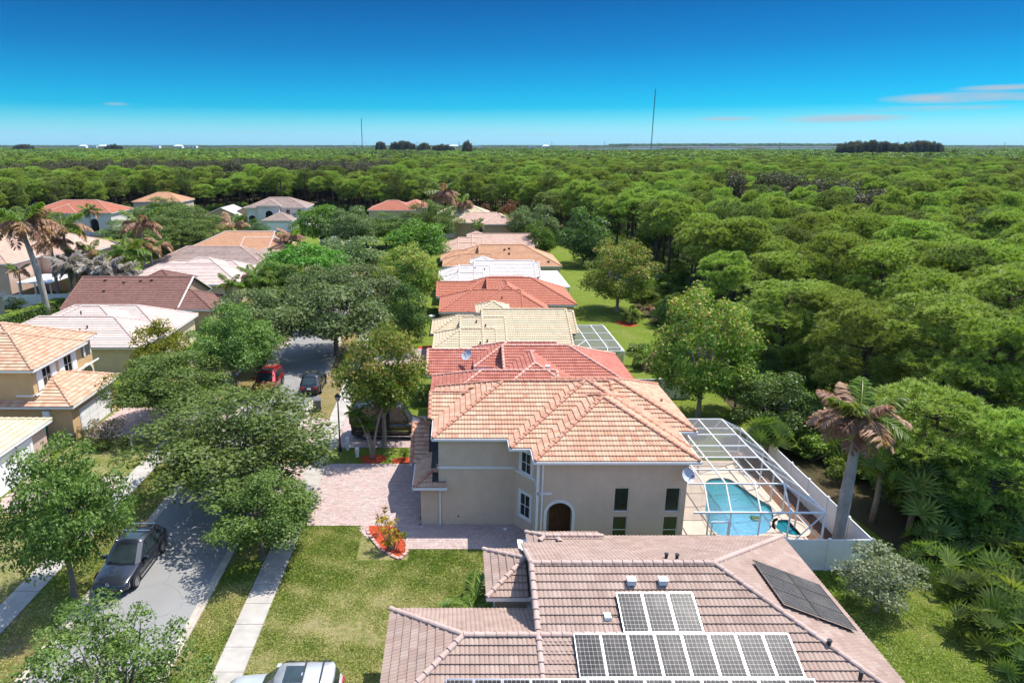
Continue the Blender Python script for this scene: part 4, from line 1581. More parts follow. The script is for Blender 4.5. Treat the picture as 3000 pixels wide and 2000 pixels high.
ph, _ = house('bungalow', 'single-storey house with pale pink tile roof and pale yellow wall', [
    Block(-47, -30.6, 63.45, 72.2, 2.9, .45, 'we', 'x'), Block(-46, -29.9, 67.6, 77.0, 2.9, .45, 'we', 'x'),
    Block(-42.5, -34.0, 66.6, 73.2, 4.0, .45, 'we', 'x')], t_peach, t_peach, w_pale, 2)
window_part(ph, (-36.5, 63.77, 1.75), .65, 1.1, (0, -1), m_white, (1, 2))
for x, y in ((-36.9, 66.1), (-37.4, 65.6), (-38.5, 68.2)):
    roof_vent(None, (x, y, 2.9 + .45 * (y - 63.45) + .1), 0).build('vent_pipe', m_black, ph)

bh, _ = house('bungalow', 'single-storey house with dark brown tile roof and small gable', [
    Block(-47.2, -33.4, 79.3, 91.5, 2.9, .46, '', 'x'), Block(-37, -29.1, 79.32, 86.5, 2.9, .45, 'e', 'x'),
    Block(-43.5, -36.5, 88.5, 95.5, 3.8, .45, 'we', 'x')], t_brown, t_brown, w_tan, 2)
for x, y in ((-43.3, 82.6), (-44.0, 84.6), (-39.5, 84.5), (-38.2, 84.6), (-41.5, 84.2)):
    roof_vent(None, (x, y, 2.9 + .46 * (y - 79.3) + .04), 1).build('roof_vent', t_brown, bh)
gb = MB(); gb.bar((-33.2, 79.6, 3.05), (-33.2, 85.4, 5.75), .16, .1); gb.bar((-33.2, 85.4, 5.75), (-33.2, 91.2, 3.05), .16, .1)
gb.build('rake_board', m_trim, bh)

kh, _ = house('bungalow', 'single-storey house with pale pink tile roof behind the dark brown one, small window', [
    Block(-48, -30.2, 94.2, 103.6, 2.9, .45, 'we', 'x'), Block(-47, -29.5, 98.5, 107.2, 2.9, .45, 'we', 'x'),
    Block(-42.0, -33.2, 97.6, 104.6, 4.0, .45, 'we', 'x')], t_peach, t_peach, w_cream, 1)
window_part(kh, (-36.3, 94.53, 1.8), .7, 1.3, (0, -1), m_white, (1, 2))
gh, _ = house('bungalow', 'single-storey house with mildewed grey-brown tile roof', [
    Block(-50.5, -30.2, 108.2, 119.6, 2.9, .45, 'we', 'x'), Block(-37, -29.6, 110, 122, 2.9, .45, 'sn', 'y')], t_gray, t_pink, w_cream, 1)
oh, _ = house('bungalow', 'single-storey house with peach tile roof beyond the grey-brown one', [
    Block(-50.5, -34.6, 125, 138, 2.9, .45, 'w', 'x'), Block(-40, -29.8, 125.1, 134, 2.9, .45, 'e', 'x')], t_terra, t_peach, w_cream, 1)
# second row, far left
th, _ = house('two_storey_house', 'pink two-storey house with tan tile roof behind the dead grey palms', [
    Block(-86, -63.2, 95.5, 112, 5.6, .42, 'e', 'x'), Block(-80, -57.5, 103.5, 117, 5.6, .42, 'e', 'x')], t_pink, t_pink, w_pink, 1)
window_part(th, (-63.52, 97.5, 4.2), 1.3, 1.5, (1, 0), m_white, (2, 1)); window_part(th, (-59, 103.83, 3.6), 1.5, 2.2, (0, -1), m_white, (1, 2))
mb = MB(); mb.box(-62.9, -58.0, 96.2, 103.4, 2.7, 2.85); mb.build('patio_cover', m_vinyl, th)
for x in (-62.7, -60.4, -58.2):
    mb = MB(); mb.box(x - .07, x + .07, 96.3, 96.45, 0, 2.7); mb.build('patio_post', m_white, th)
ye, _ = house('bungalow', 'pale yellow wall with brown thatchy eave at the left edge', [
    Block(-74, -59.3, 78.5, 88.3, 2.9, .42, 'we', 'x')], t_yellow, t_yellow, w_pale, 1)

f1, _ = house('two_storey_house', 'pink-roofed pale two-storey house with arched windows near the left forest edge', [
    Block(-106, -85.0, 170.5, 183, 5.6, .42, 'we', 'x'), Block(-101.5, -93, 169.5, 180, 5.6, .42, 'sn', 'y')], t_red2, t_pink, w_white, 1)
f2, _ = house('two_storey_house', 'peach tiled roof showing over the dark oaks at the forest edge', [
    Block(-99, -84, 212, 224, 5.0, .42, 'we', 'x')], t_terra, t_terra, w_cream, 1)
f3, _ = house('bungalow', 'white and tan roofed house behind brown palms at the forest edge', [
    Block(-69, -58.5, 188, 199, 2.9, .45, '', 'y'), Block(-63, -54.5, 192, 203, 2.9, .5, '', 'y')], t_white, t_white, w_tan, 1)
f4, _ = house('two_storey_house', 'white two-storey house with grey-pink roof, arched entry and garage beyond the left row', [
    Block(-56.3, -40.0, 185, 196, 5.6, .42, 'we', 'x'), Block(-53.0, -46.6, 183.6, 192, 6.2, .42, 'sn', 'y'),
    Block(-50.2, -42.4, 178.5, 186, 2.9, .45, 'sn', 'y')], t_gray, t_pink, w_white, 1)
for x in (-44.9, -41.9):
    window_part(f4, (x, 185.3, 4.3), 1.1, 1.7, (0, -1), m_white, (1, 2))
def arched_window(parent, x, y, w, z0, zt, mat):
    g_ = MB(); r_ = w / 2
    g_.poly([(x - r_, y, z0)] + [(x - r_ * math.cos(math.pi * k / 10), y, zt - r_ + r_ * math.sin(math.pi * k / 10)) for k in range(11)] + [(x + r_, y, z0)])
    o = g_.build('arched_window', mat, parent)
    t_ = MB(); arch_trim(t_, (x - 3, y), (x + 3, y), 3 - r_, 3 + r_, z0, zt, .2, .06)
    t_.build('arch_trim', m_trim, o)
arched_window(f4, -49.6, 183.9, 2.0, .2, 5.0, m_glass)
arched_window(f4, -54.6, 185.33, 2.0, 1.0, 3.6, m_glass)
gd = MB(); gd.box(-49.0, -43.6, 178.78, 178.84, .05, 2.3); gd.build('garage_door', m_white, f4)
arched_window(f1, -96.6, 169.8, 2.4, .3, 4.6, m_glass)
arched_window(f1, -89.5, 170.8, 2.0, 1.0, 4.2, m_glass)

# ================================================================== PLANTS
def unit(v):
    return v / np.maximum(np.linalg.norm(v, axis=-1, keepdims=True), 1e-9)


def leaf_quads(c, out, size, g, flat=.55, aspect=.55):
    """one bent leaf spray (rhombus) at each centre c; out = outward direction of the clump there"""
    n = len(c)
    nrm = unit(out * .8 + g.normal(size=(n, 3)) * .75 + np.array([0, 0, flat]))
    ax = unit(np.cross(nrm, g.normal(size=(n, 3))))
    ay = np.cross(nrm, ax)
    s = size * g.uniform(.6, 1.35, (n, 1))
    L, W = ax * s * .5, ay * s * .5 * aspect
    k = nrm * s * .12
    return np.stack([c - L - k, c + W, c + L - k, c - W], 1)


def clump_crown(g, centres, radii, per, size, flat=.55, squash=.75, shell=.55):
    """leaves spread through clumps; returns quads and a colour value (own to the leaf, lighter towards the top of each clump)"""
    Q_, V_ = [], []
    for c, r in zip(centres, radii):
        n = max(8, int(per * r * r))
        d = unit(g.normal(size=(n, 3)))
        d[:, 2] = np.where(d[:, 2] < -.35, -d[:, 2], d[:, 2])
        rad = r * (shell + (1 - shell) * g.random((n, 1)) ** .6) * g.uniform(.75, 1.12, (n, 1))
        p = c + d * rad * np.array([1, 1, squash])
        Q_.append(leaf_quads(p, d, size, g, flat))
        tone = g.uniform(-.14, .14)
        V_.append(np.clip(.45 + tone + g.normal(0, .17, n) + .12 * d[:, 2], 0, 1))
    return np.concatenate(Q_), np.concatenate(V_)


def dome_points(g, n, Rr, h0, h1, rin=.45, pow_=1.0):
    """clump centres in a rounded crown between heights h0 and h1"""
    out = []
    zc = h0 + (h1 - h0) * .38
    while len(out) < n:
        d = unit(g.normal(size=3))
        r = rin + (1 - rin) * g.random() ** .6
        hz = (h1 - zc) if d[2] > 0 else (zc - h0)
        p = np.array([d[0] * Rr * r, d[1] * Rr * r, zc + d[2] * hz * r])
        out.append(p)
    return np.array(out)


def limb_mesh(name, g, base_h, r0, targets, lean, mat, nlimb=9, trunk_top=None):
    mb = MB()
    tt = trunk_top or base_h
    fork = Vector((lean[0], lean[1], tt))
    mid = Vector((lean[0] * .35 + g.normal(0, .06), lean[1] * .35, tt * .5))
    mb.tube([(0, 0, -.15), (0, 0, .12), mid, fork], [r0 * 1.45, r0 * 1.05, r0 * .85, r0 * .7], 9)
    idx = g.permutation(len(targets))[:nlimb]
    for i in idx:
        e = Vector(targets[i])
        m = fork.lerp(e, .5) + Vector((g.normal(0, .25), g.normal(0, .25), g.uniform(0, .5)))
        mb.tube([fork - Vector((0, 0, .25)), m, e], [r0 * .5, r0 * .27, r0 * .08], 5, False)
        for k in range(2):
            j = targets[g.integers(len(targets))]
            e2 = m.lerp(Vector(j), .6)
            mb.tube([m, m.lerp(e2, .5) + Vector((0, 0, .1)), e2], [r0 * .2, r0 * .12, r0 * .05], 4, False)
    return mb.mesh(name, mat, True)


class TreeKind:
    def __init__(self, trunk, crown, W, H):
        self.trunk, self.crown, self.W, self.H = trunk, crown, W, H


def make_broad(seed, Rr, H, h0, ncl, rcl, per, size, leaf, bark, r0=.2, nlimb=9, flat=.55, lean=(0, 0), rin=.45, squash=.75, gap=0, trunk_top=None, tip=False):
    g = np.random.default_rng(seed)
    c = dome_points(g, ncl, Rr, h0, H, rin)
    c[:, :2] += np.array(lean)
    r = g.uniform(rcl * .7, rcl * 1.3, ncl)
    q, v = clump_crown(g, c, r, per, size, flat, squash)
    if tip:
        zmid = h0 + (H - h0) * .5
        top = (q[:, 0, 2] > zmid) & (g.random(len(q)) < .25)
        v = np.where(top, np.clip(v + .4, 0, 1), v)
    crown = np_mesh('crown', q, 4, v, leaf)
    trunk = limb_mesh('trunk', g, h0, r0, c, lean, bark, nlimb, trunk_top)
    return TreeKind(trunk, crown, 2 * Rr + rcl, H + rcl * .4)


def tuft_tris(c, out, L, W, n_blade, g, up=.5, spread=1.0):
    """needle tufts: n_blade thin triangles bursting from each centre"""
    n = len(c)
    C = np.repeat(c, n_blade, 0)
    d = unit(np.repeat(unit(out + np.array([0, 0, up])), n_blade, 0) + g.normal(size=(n * n_blade, 3)) * .62 * spread)
    s = unit(np.cross(d, g.normal(size=d.shape)))
    l = L * g.uniform(.7, 1.2, (len(C), 1))
    return np.stack([C + s * W * .5, C - s * W * .5 + d * l * .1, C + d * l], 1)


def make_pine(seed, H, Rr, h0, ncl, ntuft, nb, L, W, leaf, bark, r0=.16, flat_top=True):
    g = np.random.default_rng(seed)
    c = []
    for k in range(ncl):
        t = g.random() ** .75
        z = h0 + (H - h0) * t
        prof = math.sqrt(max(0, 1 - ((t - .45) / .62) ** 2))
        a = g.uniform(0, 2 * math.pi)
        rr = Rr * prof * math.sqrt(g.uniform(.12, 1))
        c.append((rr * math.cos(a), rr * math.sin(a), z))
    c = np.array(c)
    T, V = [], []
    for p in c:
        r = g.uniform(.6, 1.05) * Rr * .36
        d = unit(g.normal(size=(ntuft, 3)))
        d[:, 2] = np.abs(d[:, 2]) * .9 - .12
        q = p + d * r * np.array([1.05, 1.05, .85]) * g.uniform(.55, 1.05, (ntuft, 1))
        T.append(tuft_tris(q, d, L, W, nb, g))
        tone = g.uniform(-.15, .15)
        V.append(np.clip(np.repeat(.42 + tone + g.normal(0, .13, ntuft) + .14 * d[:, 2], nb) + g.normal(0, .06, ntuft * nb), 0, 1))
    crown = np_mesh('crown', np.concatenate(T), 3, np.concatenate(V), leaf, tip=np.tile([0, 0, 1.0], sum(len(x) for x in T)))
    mb = MB()
    lx, ly = g.normal(0, .25), g.normal(0, .25)
    top = Vector((lx, ly, H - .6))
    mb.tube([(0, 0, -.2), (lx * .3, ly * .2, H * .35), (lx * .7, ly * .8, H * .7), top], [r0 * 1.25, r0, r0 * .75, r0 * .25], 7)
    for p in c:
        if g.random() < .8:
            zz = max(h0 * .8, p[2] - g.uniform(.3, 1.2))
            b = Vector((lx * zz / H, ly * zz / H, zz))
            mb.tube([b, b.lerp(Vector(p), .55) + Vector((0, 0, -.1)), p], [r0 * .35, r0 * .22, r0 * .1], 4, False)
    for k in range(6):                      # bare dead branch stubs below the crown
        a = g.uniform(0, 6.28); z = h0 * g.uniform(.55, 1.0)
        b = Vector((lx * z / H, ly * z / H, z))
        mb.tube([b, b + Vector((math.cos(a), math.sin(a), g.uniform(-.1, .25))) * g.uniform(.6, 1.6)], [r0 * .22, r0 * .06], 4, False)
    return TreeKind(mb.mesh('trunk', bark, True), crown, 2 * Rr + .8, H)


SPARSE = make_broad(50, 4.2, 7.4, 2.3, 85, .72, 300, .17, l_oak, b_oak, .2, 22, rin=.25)
OAKS = [make_broad(1, 4.1, 7.6, 2.2, 120, .92, 235, .20, l_oak, b_oak, .21, 14, rin=.30),
        make_broad(2, 4.2, 7.4, 2.3, 125, .88, 235, .19, l_oak, b_oak, .2, 14, rin=.28),
        make_broad(3, 4.0, 7.5, 2.2, 110, .98, 205, .22, l_oak, b_oak, .22, 12, rin=.35)]
GREYOAKS = [make_broad(4, 4.4, 7.6, 2.2, 85, 1.2, 130, .26, l_oakgrey, b_oak, .22, 12, rin=.4),
            make_broad(5, 4.2, 7.2, 2.2, 80, 1.25, 130, .27, l_oakgrey, b_oak, .22, 12, rin=.4)]
BRIGHTS = [make_broad(6, 3.8, 8.0, 1.6, 70, 1.25, 120, .29, l_bright, b_oak, .2, 8, rin=.45),
           make_broad(7, 3.6, 7.5, 1.8, 60, 1.3, 120, .30, l_bright, b_oak, .2, 8, rin=.5)]
MAPLES = [make_broad(8, 3.0, 8.2, 2.9, 80, .85, 260, .20, l_maple, b_pale, .17, 14, .25, rin=.35, squash=1.1, tip=True, trunk_top=2.4),
          make_broad(9, 3.6, 9.6, 1.7, 105, 1.0, 165, .24, l_maple, b_pale, .2, 14, .25, rin=.4, squash=1.1, tip=True, trunk_top=2.0)]
DARKS = [make_broad(10, 3.2, 7.6, .9, 70, 1.15, 150, .25, l_dark, b_oak, .18, 6, rin=.5),
         make_broad(12, 2.8, 6.5, 1.6, 60, .95, 150, .23, l_dark, b_oak, .15, 8, rin=.45)]
YELLOWS = [make_broad(13, 2.4, 6.6, 1.6, 60, .8, 240, .21, l_yellow, b_pale, .14, 8, .2, rin=.45, squash=1.05)]
OLIVES = [make_broad(14, 1.6, 3.9, .9, 60, .55, 420, .13, l_olive, b_pale, .06, 16, .3, rin=.3)]
BROWNS = [make_broad(15, 3.4, 7.5, 1.0, 55, 1.0, 110, .26, l_brown, b_oak, .16, 8, rin=.5)]
BUSHES = [make_broad(16, .75, 1.2, .15, 22, .32, 700, .10, l_hedge, b_oak, .03, 5, rin=.4),
          make_broad(17, .7, 1.5, .3, 22, .28, 560, .10, l_pinkbush, b_pale, .03, 10, rin=.4),
          make_broad(18, .7, 1.1, .1, 20, .34, 520, .11, l_dark, b_oak, .03, 4, rin=.4)]
PINES = [make_pine(20, 12.5, 2.9, 7.3, 52, 26, 13, .38, .075, l_pine, b_pine, .17),
         make_pine(21, 13.2, 3.2, 8.1, 57, 26, 13, .38, .075, l_pine, b_pine, .18),
         make_pine(22, 11.6, 2.6, 6.1, 50, 26, 13, .38, .075, l_pine, b_pine, .15),
         make_pine(23, 12.8, 3.1, 6.9, 55, 26, 13, .38, .075, l_pinedark, b_pine, .17),
         make_pine(24, 10.4, 2.7, 4.9, 55, 26, 13, .38, .075, l_pine, b_pine, .15)]
# young pine close to the lens, with finer needles
NEARPINES = [make_pine(30, 9.6, 2.9, 1.8, 90, 30, 16, .36, .05, l_pine, b_pine, .14),
             make_pine(31, 12.0, 3.2, 4.4, 85, 30, 16, .36, .05, l_pine, b_pine, .17)]
CASUARINAS = [make_broad(32, 2.6, 13.5, 1.5, 60, 1.3, 55, .42, l_casuarina, b_pine, .2, 5, .1, rin=.4, squash=1.3)]
WOODBROAD = [make_broad(33, 3.2, 6.4, .8, 50, 1.3, 70, .36, l_bright, b_oak, .16, 5, rin=.5),
             make_broad(34, 3.4, 7.2, .8, 50, 1.35, 70, .36, l_oak, b_oak, .16, 5, rin=.5)]


def place_tree(name, kind, label, cat, loc, w, h, group=None, rz=None):
    t = thing(name, label, cat, loc, random.uniform(0, 6.28) if rz is None else rz, group)
    sx, sz = w / kind.W, h / kind.H
    t.scale = (sx, sx, sz)
    link('trunk', kind.trunk, t)
    link('crown', kind.crown, t)
    return t


def tree_px(name, kind, label, cat, u, vtop, wpx, Y, base=None, group=None, rz=None):
    """tree whose crown is centred over column u, its top at row vtop, wpx wide, standing Y metres out"""
    top = Q(u, vtop, Y)
    d = proj(top)[2]
    b = base or (top.x, Y)
    return place_tree(name, kind, label, cat, (b[0], b[1], 0), wpx * d / 2000, max(1.0, top.z), group, rz)


# ---------------------------------------------------------------- street and garden trees
TREES = [
    ('oak_tree', OAKS[0], 'street oak on the left verge above the dark grey SUV, trunk bare at the kerb', 'tree', 135, 1285, 430, 29.25),
    ('oak_tree', OAKS[1], 'wide street oak spreading over the road before the driveway of the taupe house', 'tree', 680, 1160, 660, 39.5),
    ('oak_tree', OAKS[2], 'street oak on the right verge shading the road opposite the dark grey SUV', 'tree', 750, 1390, 360, 32.6),
    ('oak_tree', OAKS[0], 'street oak in front of the garage of the yellow house', 'tree', 490, 1028, 390, 51.0),
    ('oak_tree', SPARSE, 'street oak cut off by the bottom edge of the photo', 'tree', 290, 1800, 640, 20.0),
    ('magnolia_tree', YELLOWS[0], 'yellow-green tree against the pale yellow wall', 'tree', 455, 945, 195, 58.5),
    ('oak_tree', OAKS[2], 'street oak behind the red SUV with a grey trunk', 'tree', 665, 893, 300, 58.2),
    ('oak_tree', GREYOAKS[0], 'street oak beside the dark bin further up the left verge', 'tree', 740, 845, 300, 67.0),
    ('oak_tree', GREYOAKS[1], 'grey-green oak leaning over the road beyond the black SUV', 'tree', 975, 815, 360, 70.0),
    ('oak_tree', GREYOAKS[0], 'grey-green oak behind the black SUV, second along the right verge', 'tree', 1050, 775, 280, 84.0),
    ('maple_tree', MAPLES[0], 'maple with yellow and pink new leaves beside the dark camper van', 'tree', 1085, 948, 290, 47.0),
    ('holly_tree', DARKS[1], 'dark green tree with a bare lower trunk before the cream-roofed house', 'tree', 1195, 825, 145, 71.5),
    ('maple_tree', MAPLES[1], 'maple with pinkish tips beside the whitewashed roof', 'tree', 1190, 712, 210, 92.0),
    ('oak_tree', BRIGHTS[0], 'bright green oak beside the grey-brown roof', 'tree', 885, 705, 290, 97.0),
    ('oak_tree', OAKS[0], 'oak next to the pale pink roof on the left side of the street', 'tree', 815, 765, 230, 92.0),
    ('oak_tree', GREYOAKS[1], 'oak over the far bend of the road', 'tree', 1010, 690, 270, 108.0),
    ('oak_tree', GREYOAKS[0], 'grey oak at the far end of the street, second from the white vehicle', 'tree', 945, 768, 230, 82.0),
    ('oak_tree', BRIGHTS[1], 'light green tree left of the faded pink roof', 'tree', 1225, 630, 210, 126.0),
    ('oak_tree', OAKS[1], 'dark oak below the salmon red roof', 'tree', 1265, 588, 190, 146.0),
    ('oak_tree', OAKS[2], 'dark oak in front of the salmon red roof', 'tree', 1130, 625, 170, 150.0),
    ('oak_tree', BRIGHTS[0], 'bright green tree beside the white two-storey house', 'tree', 935, 590, 180, 150.0),
    ('oak_tree', GREYOAKS[1], 'dark olive oak right of the bright green tree', 'tree', 1030, 600, 170, 140.0),
    ('oak_tree', OAKS[0], 'dark oak just behind the white vehicle', 'tree', 1070, 640, 170, 150.0),
    ('oak_tree', OAKS[1], 'dark oak mass left of the peach roof', 'tree', 520, 600, 240, 150.0),
    ('oak_tree', OAKS[2], 'dark oak right behind the slender grey palms', 'tree', 460, 640, 200, 138.0),
    ('oak_tree', OAKS[0], 'dark oak by the garden fence left of the grey-brown roof', 'tree', 570, 640, 190, 142.0),
    ('oak_tree', GREYOAKS[0], 'grey-green oak below the arched window house', 'tree', 380, 640, 190, 150.0),
    ('oak_tree', DARKS[0], 'small dark tree before the white two-storey house', 'tree', 750, 640, 80, 168.0),
    ('oak_tree', OAKS[2], 'oak between the peach roof and the arched window house', 'tree', 470, 580, 190, 175.0),
    ('maple_tree', MAPLES[1], 'tall maple with pink tips on the back lawn', 'tree', 1822, 700, 240, 90.0),
    ('maple_tree', MAPLES[1], 'broad maple at the corner of the white fence behind the taupe house', 'tree', 2085, 838, 330, 53.0),
    ('oak_tree', DARKS[0], 'dark green tree at the far end of the back lawn', 'tree', 1718, 605, 165, 128.0),
    ('ficus_tree', BRIGHTS[1], 'small vivid green tree beside the faded pink roof', 'tree', 1585, 640, 95, 130.0),
    ('oak_tree', GREYOAKS[1], 'pale olive tree behind the vivid green one', 'tree', 1560, 595, 170, 146.0),
    ('oak_tree', DARKS[0], 'dark shrubby tree behind the white fence near the pool cage', 'tree', 2290, 1085, 230, 47.5),
    ('oak_tree', DARKS[1], 'dark shrubby tree behind the corner of the back lawn', 'tree', 2170, 1050, 160, 54.0),
    ('olive_tree', OLIVES[0], 'silvery grey-green small tree on the back lawn near the solar house', 'tree', 2600, 1600, 250, 28.2),
    ('dead_tree', BROWNS[0], 'dead brown tree beside the end of the right row', 'tree', 1497, 585, 85, 172.0),
    ('dead_tree', BROWNS[0], 'low dead brown tree left of the taller brown one', 'tree', 1420, 595, 60, 180.0),
    ('oak_tree', WOODBROAD[0], 'bushy tree between the left forest edge and the tan house', 'tree', 60, 610, 200, 150.0),
    ('oak_tree', WOODBROAD[1], 'bushy dark tree left of the pink-roofed house', 'tree', 150, 655, 130, 160.0),
    ('oak_tree', OAKS[1], 'street oak on the left verge between the pale pink and brown roofs', 'tree', 640, 960, 190, 62.0),
]
for row in TREES:
    if row[2].startswith('maple with yellow and pink'): row = row + ((-5.35, 47.0),)
    tree_px(*row)


# ---------------------------------------------------------------- palms
def frond_mesh(name, L, droop, mat, seed, nl=64, ll=.66, lw=.055, hang=.5):
    """feather frond: rachis arching out along +x, leaflets on both sides"""
    g = np.random.default_rng(seed)
    Qd, V = [], []
    prev = None
    pts = []
    for i in range(nl + 1):
        t = i / nl
        x = L * (t - .18 * droop * t * t)
        z = L * (.42 * t - droop * t * t)
        pts.append(np.array([x, .04 * math.sin(3 * t + seed), z]))
    for i in range(2, nl):
        t = i / nl
        p = pts[i]
        d = unit(pts[i + 1] - pts[i - 1])
        l = ll * (.35 + .95 * math.sin(math.pi * min(1, t * .92 + .08)))
        for s in (-1, 1):
            out = unit(np.array([d[0] * .55, s, -hang + g.normal(0, .18)]) + g.normal(0, .12, 3))
            b = unit(np.cross(out, np.array([0, 0, 1.0]) + g.normal(0, .3, 3))) * lw
            tipp = p + out * l + np.array([0, 0, -.25 * l])
            m = p + out * l * .55
            Qd.append((p - b * .4, m + b, tipp, m - b)); V.append(np.clip(.45 + g.normal(0, .2), 0, 1))
    for i in range(nl):
        a, b = pts[i], pts[i + 1]
        w = .035 * (1 - i / nl) + .008
        n = np.array([0, w, 0])
        Qd.append((a - n, b - n, b + n, a + n)); V.append(.55)
    return np_mesh(name, np.array(Qd), 4, np.array(V), mat)


FR = {}
for key, mat in (('g', l_frond), ('d', l_deadfrond), ('w', l_greyfrond)):
    FR[key] = [frond_mesh('frond', 2.7, .42, mat, 1), frond_mesh('frond', 2.6, .62, mat, 2), frond_mesh('frond', 2.5, .9, mat, 3)]


def palm(name, label, loc, H, crown, n, dead, r0=.17, shaft=1.0, lean=(0, 0), group=None, bark=None, seed=0, kind='royal'):
    """feather palm: swollen trunk, green crownshaft, fronds each an object"""
    rd = random.Random(seed + int(H * 100))
    t = thing(name, label, 'palm', loc, rd.uniform(0, 6.28) if lean == (0, 0) else 0, group)
    mb = MB()
    top = Vector((lean[0], lean[1], H - shaft))
    n_ = 8
    pts = [Vector((lean[0] * k * k / n_ ** 2, lean[1] * k * k / n_ ** 2, (H - shaft) * k / n_ - (.1 if k == 0 else 0))) for k in range(n_ + 1)]
    if kind == 'royal':
        rad = [r0 * (1.35, 1.12, 1.05, 1.12, 1.12, 1.05, .95, .85, .8)[k] for k in range(n_ + 1)]
    else:
        rad = [r0 * (1.3 - .4 * k / n_) for k in range(n_ + 1)]
    mb.tube(pts, rad, 12)
    mb.build('trunk', bark or b_palm, t, True)
    if shaft > 0:
        mb = MB(); mb.tube([top, top + Vector((0, 0, shaft * .5)), top + Vector((0, 0, shaft))], [r0 * .82, r0 * .75, r0 * .4], 10)
        mb.build('crownshaft', b_shaft, t, True)
    c = top + Vector((0, 0, shaft * .9))
    for k in range(n):
        a = k * 2.39996 + rd.uniform(-.25, .25)
        fr = rd.random()
        tier = k / max(1, n - 1)
        if isinstance(dead, str):
            key = dead
        else:
            key = 'd' if (rd.random() < dead * (1.25 if tier < .75 else .35)) else 'g'
        m = FR[key][2 if tier < .35 else (1 if tier < .75 else 0)]
        s = crown / 2.5 * rd.uniform(.85, 1.12)
        o = link('frond', m, t, c, (rd.uniform(-.3, .3), R((8, -4, -32)[2 if tier > .75 else (1 if tier > .35 else 0)]) + rd.uniform(-.12, .12), a), (s, s, s))
    return t


base = P(2462, 1588)
palm('royal_palm', 'tall royal palm with browned fronds standing inside the pool fence', (21.3, 33.5, 0), 8.0, 2.6, 26, .62, .28, 1.25, (.12, .1), seed=3)
palm('royal_palm', 'big royal palm with brown fronds beside the clipped hedge', (-54.4, 88.5, 0), 12.3, 4.3, 17, .85, .36, 2.2, (-1.5, .3), seed=5)
PALMS = [   # label, u, v crown centre, Y, crown radius m, dead share
    ('royal palm behind the big one beside the hedge, green and brown', 180, 660, 97, 3.6, .55, 15),
    ('royal palm half hidden at the tan roof', 145, 705, 96, 3.0, .8, 13),
    ('tall palm with curled brown fronds before the dark oaks', 408, 652, 118, 4.0, .85, 14),
    ('green feather palm beside the dead grey palms', 368, 735, 104, 3.4, .12, 17),
    ('slender palm in front of the metal fence', 440, 725, 108, 2.2, .6, 11),
    ('slender palm with a bare grey trunk right of the metal fence', 461, 712, 110, 2.4, .8, 10),
    ('slender palm left of the metal fence with hanging brown fronds', 413, 722, 107, 2.2, .7, 11),
    ('small palm in front of the pink wall', 50, 790, 93.6, 1.9, .5, 10),
    ('fan-topped palm against the arched window house', 258, 615, 150, 2.6, .3, 14),
    ('brown palm left of the driveway of the white two-storey house', 680, 655, 158, 4.0, .8, 15),
    ('smaller brown palm left of the other brown palm', 622, 660, 155, 2.6, .7, 12),
    ('palm beside the peach roof with green and brown fronds', 848, 690, 128, 3.2, .6, 13),
    ('brown palm hanging over the grey-brown roof', 765, 745, 118, 2.8, .85, 10),
    ('brown palm towering at the end of the right row', 1300, 560, 165, 4.6, .75, 17),
    ('yellowing palm right of the tall brown one', 1357, 592, 168, 3.4, .7, 12),
    ('small yellowing palm on the right end of the faded roof', 1485, 640, 150, 2.2, .6, 9),
    ('green palm beside the pale pink roof, fronds hanging low', 740, 805, 88, 2.6, .05, 15),
    ('small green palm at the eave of the brown roof', 680, 830, 86, 2.0, .1, 12),
    ('yellow and green palm among the dead grey palms', 215, 745, 97, 2.6, .5, 12),
    ('yellow palm right of the pink patio', 258, 735, 98, 2.8, .5, 12),
    ('short palm in red mulch on the back lawn', 1845, 950, 84, 1.4, .1, 13),
    ('palm near the lawn edge with drooping brown fronds', 1905, 935, 88, 1.3, .9, 9),
    ('young palm at the corner of the white fence', 1905, 1060, 66, 2.0, .1, 13),
    ('sabal palm before the tan two-storey wall', 1400, 655, 140, 1.8, .1, 15),
]
for i, (lab, u, v, Y, cr, dead, n) in enumerate(PALMS):
    c = Q(u, v, Y)
    palm('palm_tree', lab, (c.x, Y, 0), max(1.2, c.z), cr, n, dead, .13 if cr < 3 else .2, .9 if cr > 2.5 else .3, (random.uniform(-.4, .4), random.uniform(-.3, .3)), seed=i, kind='royal' if cr > 3 else 'thin')
# the clump of dead grey palms
for k in range(9):
    u = 200 + 20 * k + random.uniform(-10, 10)
    c = Q(u, 790 + random.uniform(-22, 18), 93.5 + (k % 3) * 1.3)
    palm('palm_tree', 'dead grey palm in the thicket between the tan house and the brown roof', (c.x, c.y, 0), max(2, c.z), 2.7, 16, 'w', .1, .2, (0, 0), 'dead grey palms in the thicket', seed=40 + k, kind='thin')
# three slim palms growing from one mulch ring by the drive
for k, (dx, dy, H, lab) in enumerate(((-.95, .15, 3.55, 'slim palm leaning left, leftmost of three in the small red mulch ring'), (-.45, .5, 2.7, 'shortest of three slim palms in the small red mulch ring'),
                                      (.85, .35, 4.4, 'slim palm leaning right, tallest of three in the small red mulch ring'))):
    palm('palm_tree', lab, (-6.0 + .09 * (k - 1), 45.0 + .05 * k, 0), H, .95, 11, 0, .075, .15, (dx, dy), seed=70 + k, bark=b_pale, kind='thin')
# palms at the walls
palm('palm_tree', 'bushy green palm beside the small pink tile porch roof', (.65, 26.0, 0), 1.9, 1.7, 22, .08, .09, .2, (.1, 0), seed=81, kind='thin')
palm('palm_tree', 'second stem of the bushy green palm beside the porch roof', (1.0, 25.4, 0), 1.5, 1.5, 18, .12, .09, .2, (0, -.1), seed=82, kind='thin')


